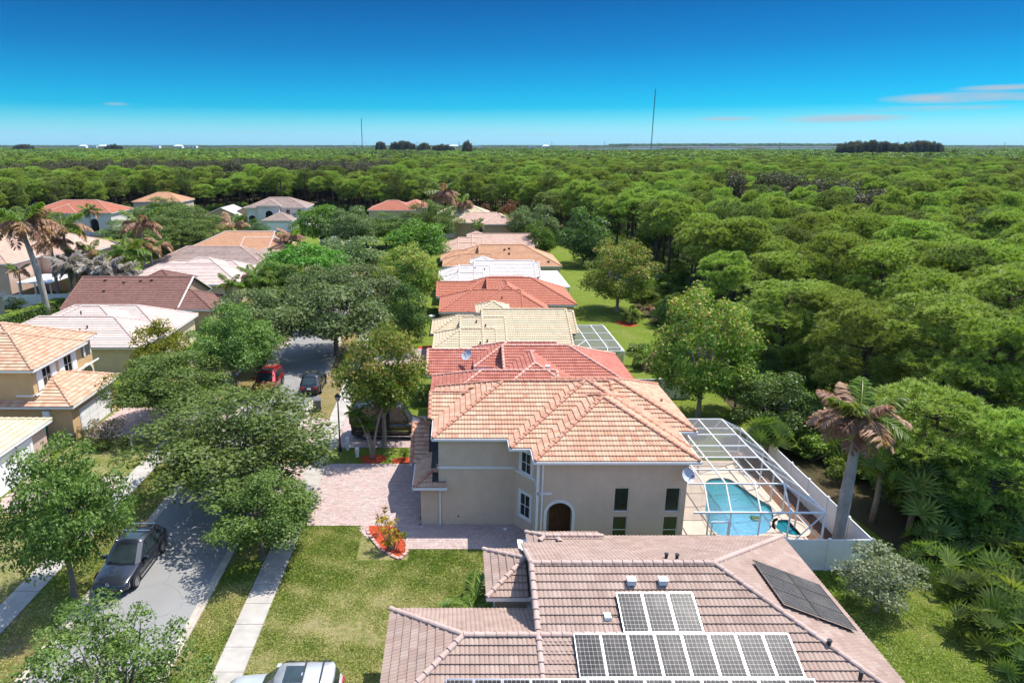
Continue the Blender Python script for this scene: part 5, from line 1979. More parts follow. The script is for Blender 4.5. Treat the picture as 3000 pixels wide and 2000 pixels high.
# ---------------------------------------------------------------- fan palms, palmettos, cycads, shrubs
def fan(g, c, d, size, nb=13):
    """one fan leaf: blades radiating in the plane facing d"""
    d = unit(d)
    s = unit(np.cross(d, [0, 0, 1.0]) + 1e-6); u = np.cross(s, d)
    T = []
    for k in range(nb):
        a = -1.9 + 3.8 * k / (nb - 1)
        dirv = unit(d * .55 + (u * math.cos(a) + s * math.sin(a)))
        side = unit(np.cross(dirv, d)) * size * .06
        l = size * (.8 + .25 * math.cos(a))
        e = c + dirv * l + np.array([0, 0, -.12 * l])
        T += [(c, c + dirv * l * .5 + side, e), (c, e, c + dirv * l * .5 - side)]
    return T


def palmetto_mesh(seed, n=16, size=.8, R_=1.1, h=1.0, mat=None):
    g = np.random.default_rng(seed)
    T, V = [], []
    for k in range(n):
        a = g.uniform(0, 6.28); el = g.uniform(.15, 1.35)
        d = np.array([math.cos(a) * math.cos(el), math.sin(a) * math.cos(el), math.sin(el)])
        c = d * np.array([R_, R_, h]) * g.uniform(.5, 1) + np.array([0, 0, .15])
        f = fan(g, c, d + np.array([0, 0, .25]), size * g.uniform(.8, 1.2))
        T += f; V += list(np.clip(.45 + g.normal(0, .12) + g.normal(0, .1, len(f)), 0, 1))
        st = np.array([0, 0, .1])
        w = unit(np.cross(d, [0, 0, 1.])) * .015
        T += [(st - w, st + w, c)]; V += [.6]
    return np_mesh('foliage', np.array(T), 3, V, mat or l_palmetto)
PMT = [palmetto_mesh(k, 22, .75) for k in (1, 2, 3)]
SABALTOP = palmetto_mesh(9, 46, .95, 1.25, 1.05)


def fanpalm(label, loc, H, s=1.0, name='cabbage_palm', group=None):
    t = thing(name, label, 'palm', loc, random.uniform(0, 6), group)
    if H > .4:
        mb = MB(); mb.tube([(0, 0, -.1), (.05, 0, H * .5), (0, 0, H)], [.2, .17, .15], 9); mb.build('trunk', b_boot, t, True)
    link('crown', SABALTOP, t, (0, 0, H), (0, 0, 0), (s, s, s))
    return t
for k, (u, v, Y, lab) in enumerate(((2585, 1370, 36.5, 'cabbage palm with drooping fans right of the tall royal palm'), (2690, 1420, 35.5, 'cabbage palm right of the other one behind the royal palm'),
                                    (2640, 1300, 41, 'cabbage palm in the shade behind the royal palm'), (2250, 1290, 44, 'low cabbage palm behind the far end of the pool fence'), (2730, 1500, 34.5, 'cabbage palm with a fan skirt at the wood edge'),
                                    (1920, 780, 118, 'cabbage palm at the end of the back lawn'), (2880, 640, 105, 'fan palm group at the power line, right'))):
    c = Q(u, v, Y)
    fanpalm(lab, (c.x, Y, 0), max(.5, c.z - .3), 1.25)
shrub_px = [(2850, 1820), (2930, 1760), (2960, 1870), (2860, 1720), (2780, 1680), (2900, 1650), (2980, 1800), (2720, 1620), (2940, 1600), (2990, 1700), (2830, 1600), (2760, 1560), (2985, 1920), (2910, 1690)]
for k, (u, v) in enumerate(shrub_px):
    p = P(u, v + 60)
    t = thing('palmetto', 'palmetto shrub with stiff fans at the wood edge beside the back lawn', 'shrub', (p.x, p.y, 0), random.uniform(0, 6), 'palmettos at the edge of the back lawn')
    s = random.uniform(1.0, 1.5)
    t.scale = (s, s, s)
    link('foliage', PMT[k % 3], t)
cyc = thing('sago_palm', 'dark rosette sago palm on the back lawn', 'shrub', (*P(1870, 1030).xy, 0))
for k in range(26):
    a = k * 2.4
    link('frond', FR['g'][1], cyc, (0, 0, .35), (0, R(-34 + 44 * (k / 26)), a), (.5, .5, .5))
sd_ = bpy.data.objects.new('caudex', MB().mesh('caudex', b_boot)); 
bpy.data.objects.remove(sd_)


def bush(kind, label, loc, w, h, name='shrub', group=None):
    t = thing(name, label, 'shrub', loc, random.uniform(0, 6), group)
    t.scale = (w / kind.W, w / kind.W, h / kind.H)
    link('stem', kind.trunk, t)
    link('foliage', kind.crown, t)
    return t
BUSH_LIST = [
    (BUSHES[1], 'thin pinkish shrub before the garage door of the yellow house', 700 / 2.24, 1000 + 690 / 2.24, 3.0, 3.3),
    (BUSHES[1], 'small pinkish shrub at the corner of the yellow house', 245, 1285, .9, 1.5),
    (BUSHES[0], 'low round shrub below the thin pinkish shrub', 300, 1320, 1.6, .9),
    (BUSHES[2], 'dark rounded shrub beside the path of the yellow house', 375, 1325, 2.0, 1.5),
    (BUSHES[1], 'dry reddish ground shrub beside the green bin', 160, 1310, 2.6, .7),
    (BUSHES[2], 'dark shrub with a bare trunk below, front garden of the cream-roofed house', 1230, 1000, 1.9, 2.2),
    (BUSHES[0], 'green shrub in red mulch at the wall of the taupe house', 1185, 1345, .9, 1.0),
    (BUSHES[2], 'dark shrub in the shade beside the red-roofed house', 1235, 1185, 2.4, 1.8),
    (BUSHES[0], 'yellow shrub beside the red-roofed house', 1237, 1095, 1.2, 1.3),
    (BUSHES[1], 'flowering pale shrub behind the camper van', 1195, 1095, 2.0, 1.4),
    (BUSHES[0], 'rounded shrub in front of the white vinyl fence', 1925, 1120, 1.0, .8),
    (BUSHES[0], 'big round tufted shrub before the white garden fence', 52, 915, 3.0, 2.2),
    (BUSHES[0], 'small shrub right of the tufted shrub by the white fence', 92, 895, 1.2, 1.2),
    (BUSHES[2], 'dark plant at the porch of the taupe house', 1540, 1610, .6, .6),
    (BUSHES[2], 'dark shrub by the white stone pot', 1275, 925, 1.6, 1.2),
    (BUSHES[0], 'green shrub at the wood edge behind the olive tree', 2760, 1560, 2.2, 1.8),
    (BUSHES[0], 'bright green shrub at the wood edge, right of the white fence corner', 2690, 1500, 2.0, 1.6),
    (BUSHES[2], 'dark shrub behind the pool fence', 2330, 1330, 2.6, 2.4),
    (BUSHES[0], 'light green shrub at the far corner of the pool fence', 2160, 1240, 1.4, 1.4),
    (BUSHES[1], 'orange-brown shrub below the brown palms', 640, 695, 5, 2.0),
]
for kind, lab, u, v, w, h in BUSH_LIST:
    p = P(u, v)
    bush(kind, lab, (p.x, p.y, 0), w, h)


# croton bed beside the drive, with edging stones
ring = [P(u, v) for u, v in ((1077, 1541), (1100, 1541), (1145, 1541), (1165, 1548), (1180, 1575), (1192, 1603), (1192, 1622), (1170, 1640), (1145, 1628), (1115, 1612), (1090, 1580), (1076, 1558))]
mb = MB(); mb.poly([(p.x, p.y, .055) for p in ring])
tag(mb.build('mulch_bed', m_mulch), kind='structure')
ed = thing('bed_edging', 'curved pink stone edging round the red mulch bed by the drive', 'edging', (0, 0, 0))
pts = [ring[k] for k in (11, 10, 9, 8, 7, 6, 5)]
pts = [ring[0]] + pts
for a, b in zip(pts[:-1], pts[1:]):
    n = max(1, int((b - a).length / .3))
    for k in range(n):
        c = a.lerp(b, (k + .5) / n)
        d = (b - a).normalized()
        e = MB(Matrix.Translation((c.x, c.y, 0)) @ Matrix.Rotation(math.atan2(d.y, d.x) + random.uniform(-.1, .1), 4, 'Z'))
        e.box(-.135, .135, -.09, .09, 0, .11 + random.uniform(0, .02))
        e.build('edging_stone', m_edging, ed)
crot = thing('croton_shrub', 'tall yellow-leaved croton in the red mulch bed', 'shrub', (*P(1150, 1612).xy, .05))
g = np.random.default_rng(5)
cc = np.array([[g.normal(0, .35), g.normal(0, .3), g.uniform(.5, 1.9)] for _ in range(26)])
q, v = clump_crown(g, cc, g.uniform(.15, .28, 26), 700, .12)
link('foliage', np_mesh('foliage', q, 4, v, l_croton), crot)
mb = MB()
for c_ in cc: mb.tube([(c_[0] * .3, c_[1] * .3, 0), c_], [.025, .012], 5)
mb.build('stem', b_pale, crot)
for k, (u, v, h) in enumerate(((1128, 1560, 1.5), (1118, 1570, 1.1), (1108, 1575, 1.3), (1186, 1615, 1.0))):
    p = P(u, v)
    t = thing('cordyline', ('slender dark stem with a tuft of leaves at the back of the red mulch bed', 'second slender stem in the red mulch bed', 'leftmost slender stem in the red mulch bed', 'spiky green stem at the near tip of the red mulch bed')[k], 'plant', (p.x, p.y, .05))
    mb = MB(); mb.tube([(0, 0, 0), (.03, .02, h)], [.02, .012], 5); mb.build('stem', b_pale, t)
    gg = np.random.default_rng(k)
    tt = tuft_tris(np.array([[.03, .02, h], [.03, .02, h - .25]]), np.array([[0, 0, 1.], [0, 0, 1.]]), .32, .06, 14, gg, .4, 1.6)
    link('foliage', np_mesh('foliage', tt, 3, gg.random(len(tt)), l_croton if k < 3 else l_frond), t)
for u, v, rx in ((1093, 1345, .95), (1185, 1352, .9), (1842, 952, 1.1), (1820, 945, .9), (1185, 1120, 1.4), (1255, 1020, 1.2)):
    p = P(u, v)
    mb = MB(); mb.poly([(p.x + rx * math.cos(a) * (1 + .08 * math.sin(3 * a)), p.y + rx * .8 * math.sin(a), .03) for a in [k * math.pi / 10 for k in range(20)]])
    tag(mb.build('mulch_ring', m_mulch), kind='structure')
# clipped hedge, far left
hm = thing('hedge', 'long clipped hedge running from the left edge towards the royal palm', 'hedge')
pa, pb = Vector((-56.6, 74, 0)), Vector((-54.6, 92.2, 0))
g = np.random.default_rng(8)
N = 5200
t_ = g.random(N); side = g.integers(0, 3, N)
x = np.where(side == 0, g.uniform(-.75, .75, N), np.where(side == 1, .75, -.75) + g.normal(0, .06, N))
z = np.where(side == 0, 1.45 + g.normal(0, .06, N), g.uniform(.1, 1.45, N))
c = np.stack([pa.x + (pb.x - pa.x) * t_ + x, pa.y + (pb.y - pa.y) * t_, z], 1)
out = np.stack([np.where(side == 0, 0, np.sign(x)), np.zeros(N), np.where(side == 0, 1, .1)], 1)
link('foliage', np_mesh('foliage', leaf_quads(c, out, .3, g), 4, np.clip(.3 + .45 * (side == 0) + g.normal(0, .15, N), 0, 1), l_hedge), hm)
mb = MB(); mb.bar(pa + Vector((0, 0, .7)), pb + Vector((0, 0, .7)), 1.3, 1.35); mb.build('stem', b_oak, hm)


# ---------------------------------------------------------------- grass: blades standing on the nearest lawns
def grass(name, label, pts_fn, n, seed, mat, h=(.05, .10), dry0=.0):
    g = np.random.default_rng(seed)
    P_ = []
    while sum(len(p) for p in P_) < n:
        P_.append(pts_fn(g, n))
    c = np.concatenate(P_)[:n]
    # patches: sums of slow waves stand in for fertile and worn spots
    w = np.zeros(n)
    for k in range(14):
        a, f, ph = g.uniform(0, 6.28), 10 ** g.uniform(-.5, .75), g.uniform(0, 6.28)
        w += np.sin((c[:, 0] * math.cos(a) + c[:, 1] * math.sin(a)) * f + ph) / (1 + f * .25)
    w = w / np.std(w)
    keep = g.random(n) < np.clip(1.05 - .28 * np.maximum(w - .6, 0) * 2, .15, 1)
    c, w = c[keep], w[keep]
    m = len(c)
    d = unit(g.normal(size=(m, 3)) * np.array([1, 1, .35]) + np.array([0, 0, .55]))
    s = unit(np.cross(d, g.normal(size=(m, 3))))
    L = g.uniform(*h, (m, 1)) * (1.15 - .15 * w[:, None])
    W = L * .34
    T = np.stack([c - s * W, c + s * W, c + d * L], 1)
    v = np.clip(.36 + .17 * w + dry0 + g.normal(0, .17, m), 0, 1)
    o = link(name, np_mesh(name, T, 3, v, mat))
    return tag(o, label, 'grass', None, 'stuff')
def in_front(g, n):
    x = g.uniform(-9.05, 2.6, n); y = g.uniform(18.8, 36, n)
    k = ~((x > -2.9) & (y < 25)) & ~((x > 1.2) & (y < 31))
    k &= ~((y > 33.5) & (x > -4.9)) & ~((y > 22.9 - 3.4) & (y < 23.0) & (x > -9.0))
    k &= ~((x > -5.45) & (x < -2.6) & (y > 32.5) & (x - -5.3 < (36.2 - y) * .95 + .2))
    return np.stack([x[k], y[k], np.full(k.sum(), .02)], 1)
grass('front_lawn_grass', 'patchy yellow-green grass on the front lawn between sidewalk and pink roof', in_front, 90000, 3, l_grass)
def in_back(g, n):
    x = g.uniform(16.2, 27, n); y = g.uniform(20, 31.5, n)
    return np.stack([x, y, np.full(n, .014)], 1)
grass('back_lawn_grass', 'green grass on the back lawn beside the pink roof', in_back, 60000, 4, l_grass, dry0=-.12)
def in_verge(g, n):
    x = np.where(g.random(n) < .5, g.uniform(-12.25, -10.45, n), g.uniform(-21.1, -18.65, n)); y = g.uniform(16, 44, n)
    k = ~((y > 35.9) & (x > -13)) 
    return np.stack([x[k], y[k], np.full(k.sum(), .025)], 1)
grass('verge_grass', 'worn dry grass on the verges along the road', in_verge, 60000, 5, l_grass, dry0=.12)

# ================================================================== THE WOODS
def scatter(name, pts, rot, scl, idx, protos, label, cat='wood', kind='stuff'):
    """instances of the given objects (lists joined into one) on points, as ONE object"""
    n = len(pts)
    me = bpy.data.meshes.new(name)
    me.vertices.add(n)
    me.vertices.foreach_set('co', np.asarray(pts, dtype=np.float32).reshape(-1))
    for nm, ty, data in (('rotz', 'FLOAT', rot), ('sclz', 'FLOAT', scl[:, 1]), ('sclx', 'FLOAT', scl[:, 0])):
        a = me.attributes.new(nm, ty, 'POINT'); a.data.foreach_set('value', np.asarray(data, dtype=np.float32))
    a = me.attributes.new('pick', 'INT', 'POINT'); a.data.foreach_set('value', np.asarray(idx, dtype=np.int32))
    o = link(name, me)
    ng = bpy.data.node_groups.new(name, 'GeometryNodeTree')
    ng.interface.new_socket('Geometry', in_out='INPUT', socket_type='NodeSocketGeometry')
    ng.interface.new_socket('Geometry', in_out='OUTPUT', socket_type='NodeSocketGeometry')
    gi, go = ng.nodes.new('NodeGroupInput'), ng.nodes.new('NodeGroupOutput')
    joins = []
    for p in protos:
        ps = p if isinstance(p, (list, tuple)) else [p]
        j = ng.nodes.new('GeometryNodeJoinGeometry')
        for q in ps:
            oi = ng.nodes.new('GeometryNodeObjectInfo')
            oi.transform_space = 'ORIGINAL'
            oi.inputs['Object'].default_value = q
            ng.links.new(oi.outputs['Geometry'], j.inputs[0])
        gt_ = ng.nodes.new('GeometryNodeGeometryToInstance')
        ng.links.new(j.outputs[0], gt_.inputs[0])
        joins.append(gt_)
    big = ng.nodes.new('GeometryNodeJoinGeometry')
    for j in reversed(joins):
        ng.links.new(j.outputs[0], big.inputs[0])
    ip = ng.nodes.new('GeometryNodeInstanceOnPoints')
    ip.inputs['Pick Instance'].default_value = True
    ng.links.new(gi.outputs[0], ip.inputs['Points'])
    ng.links.new(big.outputs[0], ip.inputs['Instance'])

    def na(nm, ty='FLOAT'):
        x = ng.nodes.new('GeometryNodeInputNamedAttribute'); x.data_type = ty; x.inputs['Name'].default_value = nm
        return x.outputs['Attribute']
    ng.links.new(na('pick', 'INT'), ip.inputs['Instance Index'])
    cr = ng.nodes.new('ShaderNodeCombineXYZ'); ng.links.new(na('rotz'), cr.inputs[2])
    er = ng.nodes.new('FunctionNodeEulerToRotation'); ng.links.new(cr.outputs[0], er.inputs[0])
    ng.links.new(er.outputs[0], ip.inputs['Rotation'])
    cs_ = ng.nodes.new('ShaderNodeCombineXYZ')
    sx_ = na('sclx')
    ng.links.new(sx_, cs_.inputs[0]); ng.links.new(sx_, cs_.inputs[1]); ng.links.new(na('sclz'), cs_.inputs[2])
    ng.links.new(cs_.outputs[0], ip.inputs['Scale'])
    ng.links.new(ip.outputs[0], go.inputs[0])
    md = o.modifiers.new('scatter', 'NODES')
    md.node_group = ng
    return tag(o, label, cat, None, kind)


def wood_edge(x, y):
    """True inside the pine wood"""
    if y < 24: return x > 31
    if y < 44: return x > 30.5 + .12 * (44 - y)
    if y < 100: return x > 28.6 + (y - 44) * .01
    if y < 160: return x > 29 + (y - 100) * .02 or x < -108 - (y - 100) * .1
    if y < 205: return x > 24 - (y - 160) * .15 or x < -112
    if y < 228: return x > -36 and (x > -30 or y > 215) or x < -104
    return True


g = np.random.default_rng(77)
cand = []
# near: jittered grid of single trees
for y in np.arange(30, 470, 5.3):
    half = .92 * y + 30
    for x in np.arange(-half, half, 5.3):
        xx, yy = x + g.uniform(-2.1, 2.1), y + g.uniform(-2.1, 2.1)
        if not wood_edge(xx, yy): continue
        u, v, d = proj((xx, yy, 9))
        if u < -160 or u > 3160: continue
        if g.random() < .10: continue
        cand.append((xx, yy))
cand = np.array(cand)
# a power line clearing and a belt of dark casuarinas
belt = (cand[:, 1] > 262) & (cand[:, 1] < 345) & (cand[:, 0] > -175) & (cand[:, 0] < -30)
belt |= (cand[:, 1] > 150) & (cand[:, 1] < 178) & (cand[:, 0] > 68) & (cand[:, 0] < 96)
line_x = lambda y: 112 - (y - 105) * 1.05
clear = (np.abs(cand[:, 0] - (118 - (cand[:, 1] - 105) * .95)) < 9) & (cand[:, 1] < 215) & (cand[:, 0] > 40)
broad = (cand[:, 0] > 62) & (cand[:, 1] < 165) & (cand[:, 1] > 95) & (g.random(len(cand)) < .62) & (cand[:, 0] > 175 - cand[:, 1] * .95)
pines = cand[~belt & ~clear & ~broad]
dist = np.hypot(pines[:, 0], pines[:, 1])
order_ = np.argsort(dist)
pines = pines[order_]
near, rest = pines[:270], pines[270:]

# hand-placed pines nearest the lens
HAND = [(NEARPINES[0], 'young pine with pale green candles beside the cabbage palms', 2745, 1165, 400, 37.0),
        (NEARPINES[0], 'young pine at the right edge above the palmettos', 2960, 1235, 330, 34.5),
        (NEARPINES[1], 'pine with a broad light green crown above the young pines', 2800, 885, 430, 47.0),
        (NEARPINES[1], 'pine with a leaning trunk behind the royal palm', 2560, 900, 300, 49.0),
        (NEARPINES[1], 'pine at the right edge, crown cut by the frame', 2990, 800, 420, 50.0),
        (NEARPINES[0], 'slender pine over the dark shrubs behind the pool fence', 2440, 860, 260, 58.0),
        (NEARPINES[1], 'tall pine with a bare dark trunk right of the broad maple', 2320, 830, 310, 62.0)]
first = {}
handpos = []
for kind, lab, u, vt, w, Y in HAND:
    t = tree_px('pine_tree', kind, lab, 'tree', u, vt, w, Y, group='pines of the wood')
    handpos.append((t.location.x, t.location.y))
    first.setdefault(id(kind), t)
hp = np.array(handpos)
GROUP = 'pines of the wood'
def pine_label(kd, x, y):
    look = 'dark green' if kd is PINES[3] else ('slender' if kd is PINES[2] else ('low-crowned' if kd is PINES[4] else ('tall' if kd is PINES[1] else ('bushy' if kd is NEARPINES[0] else 'round-topped'))))
    u = proj((x, y, 9))[0]
    if y < 62: where = 'near the royal palm and the pool fence'
    elif x < 0: where = 'behind the far end of the left row' if x < -60 else 'behind the end of the street'
    elif x < 38 and y < 100: where = 'at the front edge of the wood beside the back lawn'
    elif x < 44: where = 'at the wood edge behind the end of the right row'
    elif u > 2600: where = 'at the right edge, %s the broadleaf thicket' % ('below' if y < 100 else 'beside')
    elif y < 100: where = 'deep in the wood behind the broad maple'
    else: where = 'in the middle of the wood below the lone power pole'
    return '%s slash pine %s' % (look, where)


for k, (x, y) in enumerate(near):
    if np.min(np.hypot(hp[:, 0] - x, hp[:, 1] - y)) < 4.2: continue
    kd = PINES[int(g.integers(0, len(PINES)))] if y > 62 else NEARPINES[int(g.integers(0, 2))]
    hgt = g.uniform(9.6, 13.0) if y < 110 else g.uniform(10, 14)
    w = g.uniform(5.6, 8.2)
    t = place_tree('pine_tree', kd, pine_label(kd, x, y), 'tree', (x, y, 0), w, hgt, GROUP)
    first.setdefault(id(kd), t)
for kd in PINES:
    if id(kd) not in first:
        first[id(kd)] = place_tree('pine_tree', kd, 'slash pine with rounded yellow-green crown in the wood', 'tree', (60, 120, 0), 6, 11, GROUP)
protos = [list(first[id(kd)].children) for kd in PINES]


def rnd_scl(n, lo, hi, W, H, h0, h1):
    return np.stack([g.uniform(lo, hi, n) / W, g.uniform(h0, h1, n) / H], 1)


# middle distance: the same trees, past what can be counted
n = len(rest)
scatter('pine_wood', np.c_[rest, np.zeros(n)], g.uniform(0, 6.28, n), np.stack([g.uniform(.9, 1.35, n), g.uniform(.82, 1.12, n)], 1), g.integers(0, len(PINES), n), protos,
        'dense yellow-green pine wood stretching back from the houses')
bl = cand[belt]
cas0 = tree_px('casuarina_tree', CASUARINAS[0], 'tall dark brown-green casuarina in the belt beyond the power line', 'tree', 760, 470, 60, 270)
n = len(bl)
scatter('casuarina_belt', np.c_[bl, np.zeros(n)], g.uniform(0, 6.28, n), np.stack([g.uniform(.9, 1.3, n), g.uniform(.8, 1.1, n)], 1), np.zeros(n), [list(cas0.children)],
        'belt of dark brown-green casuarinas standing in the wood')
br = cand[broad & ~clear & ~belt]
wb = [place_tree('wood_tree', WOODBROAD[k], ('bright green broadleaf tree beside the power line', 'dark green broadleaf tree beside the power line')[k], 'tree', ((84, 112, 0), (92, 121, 0))[k], 8, 7.5) for k in (0, 1)]
n = len(br)
scatter('broadleaf_wood', np.c_[br, np.zeros(n)], g.uniform(0, 6.28, n), np.stack([g.uniform(.8, 1.3, n), g.uniform(.7, 1.15, n)], 1), g.integers(0, 2, n), [list(w.children) for w in wb],
        'bright broadleaf thicket along the power line')
# undergrowth in the near wood
ug = []
for _ in range(5200):
    y = 27 + g.random() ** 1.2 * 150
    x = 23.5 + g.random() * (y * .95)
    if not (wood_edge(x + 3.5, y)): continue
    if y < 46 and x < 27.5 and not (y > 40): continue
    ug.append((x, y, 0))
for _ in range(1500):
    y = g.uniform(196, 240); x = g.uniform(-150, 40)
    if wood_edge(x, y): ug.append((x, y, 0))
ug = np.array(ug)
pm0 = [o for o in bpy.data.objects if o.name.startswith('palmetto') and o.type == 'EMPTY'][0].children[0]
bs0 = place_tree('shrub', BUSHES[0], 'round green shrub on the shaded wood floor beside the pool fence', 'shrub', (25.8, 41.5, 0), 2.2, 1.8)
n = len(ug)
sc = g.uniform(.9, 2.0, n)
pick = (g.random(n) < .55).astype(int) + (g.random(n) < .10).astype(int)
pick = np.clip(pick, 0, 2)
s2 = np.where(pick == 0, sc, np.where(pick == 1, sc * .95, sc * .32))
scatter('undergrowth', ug, g.uniform(0, 6.28, n), np.stack([s2, s2 * np.where(pick == 2, .8, g.uniform(.7, 1.2, n))], 1), pick,
        [pm0, list(bs0.children), list(wb[1].children)], 'palmettos and low shrubs between the pine trunks')


# far wood: groves of many crowns, instanced out to the marsh
def grove_mesh(seed, leaf, span=46, n=44, H=(9, 13.5)):
    gg = np.random.default_rng(seed)
    Qd, V = [], []
    for k in range(n):
        c = np.array([gg.uniform(-span / 2, span / 2), gg.uniform(-span / 2, span / 2), 0])
        h = gg.uniform(*H); r = gg.uniform(2.4, 4.0)
        m = 70
        d = unit(gg.normal(size=(m, 3))); d[:, 2] = np.abs(d[:, 2]) * 1.0 - .25
        p = c + np.array([0, 0, h - r * .75]) + d * np.array([r, r, r * .8]) * gg.uniform(.7, 1.05, (m, 1))
        Qd.append(leaf_quads(p, d, 1.5, gg, .5, .7))
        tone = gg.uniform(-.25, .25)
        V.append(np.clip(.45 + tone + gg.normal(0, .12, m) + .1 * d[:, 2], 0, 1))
    return np_mesh('foliage', np.concatenate(Qd), 4, np.concatenate(V), leaf)
GROVES = [grove_mesh(101, l_pine), grove_mesh(102, l_pine), grove_mesh(103, l_pinedark), grove_mesh(104, l_oak)]
gro = []
for k, m in enumerate(GROVES):
    t = thing('pine_grove', ('grove of pines just beyond the casuarina belt', 'second grove of pines beyond the casuarina belt', 'darker grove of pines beyond the belt', 'grove of oaks beyond the belt')[k], 'grove', (-60 + 47 * k, 492, 0))
    t['kind'] = 'stuff'
    gro.append(link('foliage', m, t))
far = []
for y in np.arange(492, 1900, 42):
    half = .9 * y + 60
    for x in np.arange(-half, half, 42):
        xx, yy = x + g.uniform(-8, 8), y + g.uniform(-8, 8)
        u, v, d = proj((xx, yy, 9))
        if -80 < u < 3080:
            if 1640 < u < 2480 and yy > 1350: continue
            if yy < 500 and -90 < xx < 110: continue
            far.append((xx, yy, 0))
far = np.array(far); n = len(far)
pk = np.where(g.random(n) < .55, 0, np.where(g.random(n) < .5, 1, np.where(g.random(n) < .6, 2, 3)))
sz = g.uniform(.85, 1.12, n)
scatter('far_wood', far, g.integers(0, 4, n) * 1.5708 + g.uniform(-.2, .2, n), np.stack([g.uniform(1, 1.15, n), sz], 1), pk, gro, 'far pine wood reaching to the horizon')
shore = []
for y in np.arange(4700, 5600, 120):
    for x in np.arange(-.85 * y, .95 * y, 110):
        shore.append((x + g.uniform(-40, 40), y + g.uniform(-40, 40), 0))
for y in np.arange(1950, 3600, 90):          # scattered low scrub on the marsh
    for x in np.arange(-.85 * y, .95 * y, 120):
        u, v, d = proj((x, y, 9))
        if g.random() < (.75 if u < 1640 or u > 2480 else .12): shore.append((x + g.uniform(-50, 50), y + g.uniform(-40, 40), 0))
shore = np.array(shore); n = len(shore)
szz = np.where(shore[:, 1] > 4000, g.uniform(.9, 1.5, n), g.uniform(.35, .8, n))
mound = (shore[:, 1] > 4000) & (np.abs(shore[:, 0] / shore[:, 1] - .40) < .17)
szz = np.where(mound, g.uniform(1.9, 2.5, n), szz)
scatter('far_shore_wood', shore, g.uniform(0, 6.28, n), np.stack([np.where(shore[:, 1] > 4000, 3.2, 2.0), szz], 1), g.integers(2, 4, n), gro, 'low wooded shore along the horizon')
# dark casuarina stands breaking the skyline
st = []
for (u0, u1, Y, ztop) in ((1100, 1130, 1300, 27), (1145, 1215, 1280, 28), (2462, 2640, 900, 26.5), (2645, 2755, 930, 26), (45, 95, 1500, 22), (312, 352, 1400, 22.5), (1225, 1262, 1150, 24), (1360, 1378, 1000, 27), (1900, 2060, 1300, 15), (1265, 1330, 1200, 22)):
    d = Y * _c
    x0, x1 = Q(u0, 424, Y).x, Q(u1, 424, Y).x
    m = max(5, int((x1 - x0) * 1.2))
    for k in range(m):
        e = g.random()
        st.append((x0 + (x1 - x0) * e, Y + g.uniform(-14, 14), 0, ztop * (.8 + .2 * math.sin(math.pi * e)) * g.uniform(.88, 1.04)))
st = np.array(st); n = len(st)
scatter('casuarina_stands', st[:, :3], g.uniform(0, 6.28, n), np.stack([g.uniform(1.0, 1.6, n), st[:, 3] / CASUARINAS[0].H], 1), np.zeros(n), [list(cas0.children)], 'dark casuarina stands breaking the skyline')

# lagoon
m_water, t, b = base_mat('lagoon water')
b.inputs['Base Color'].default_value = (.10, .20, .26, 1)
b.inputs['Roughness'].default_value = .12
bump(t, b, noise(t, .2, 4, coord='World'), .15, .3)
for k, (x0, x1, y0, y1) in enumerate(((780, 3100, 3700, 4600), (-2500, -700, 4100, 4600))):
    mb = MB(); mb.poly([(x0, y0, .02), (x1, y0, .02), (x1, y1, .02), (x0, y1, .02)])
    tag(mb.build('water', m_water), kind='structure')

# ================================================================== POOL, CAGE, FENCES
dk = MB()
pool_px = [(2066, 1505), (2072, 1450), (2062, 1425), (2078, 1408), (2105, 1404), (2135, 1407), (2160, 1422), (2185, 1440), (2225, 1468), (2254, 1485), (2264, 1510), (2262, 1535), (2250, 1560), (2215, 1572), (2150, 1578), (2105, 1570), (2080, 1545)]
pool = [P(u, v) for u, v in pool_px]
spa_c, spa_r = Vector((19.75, 35.7, 0)), .86
# smooth closed outline
def smooth_loop(pts, n=6):
    out = []
    m = len(pts)
    for i in range(m):
        p0, p1, p2, p3 = pts[i - 1], pts[i], pts[(i + 1) % m], pts[(i + 2) % m]
        for k in range(n):
            t = k / n
            out.append(.5 * ((2 * p1) + (-p0 + p2) * t + (2 * p0 - 5 * p1 + 4 * p2 - p3) * t * t + (-p0 + 3 * p1 - 3 * p2 + p3) * t ** 3))
    return out
loop = smooth_loop(pool, 4)
spa = [spa_c + Vector((math.cos(a) * spa_r, math.sin(a) * spa_r, 0)) for a in [k * 2 * math.pi / 28 for k in range(28)]]
dko = sheet_with_holes('pool_deck', [(12.6, 33.0), (20.05, 33.0), (20.05, 44.6), (13.8, 44.6), (13.8, 37.3), (12.6, 37.3)], [loop, spa], .09, m_deck)
tag(dko, kind='structure')
mb = MB()
mb.box(20.05, 20.2, 32.9, 44.7, 0, .10); mb.box(12.6, 20.05, 32.85, 33.0, 0, .101)
tag(mb.build('deck_edge', m_deck), kind='structure')
mb = MB(); mb.poly([(20.2, 32.2, .03), (21.9, 32.2, .03), (21.9, 46.5, .03), (20.2, 46.5, .03)])
tag(mb.build('mulch_strip', m_brownmulch), kind='structure')
m_pooltile = M_plain('pool plaster', (.06, .42, .46), .6, .15, 3, (12, .3, .03))
pt_ = thing('swimming_pool', 'turquoise freeform swimming pool inside the screened cage', 'pool', (0, 0, 0))
def basin(name, lp, z0, z1, parent):
    mb = MB()
    n = len(lp)
    for i in range(n):
        a, b = lp[i - 1], lp[i]
        mb.poly([(b[0], b[1], z1), (a[0], a[1], z1), (a[0], a[1], z0), (b[0], b[1], z0)])
    mb.poly([(p[0], p[1], z0) for p in lp])
    return mb.build(name, m_pooltile, parent)
basin('basin', loop, -1.3, .10, pt_)
m_pw, t, b = base_mat('pool water')
b.inputs['Base Color'].default_value = (.02, .36, .44, 1)
b.inputs['Roughness'].default_value = .06
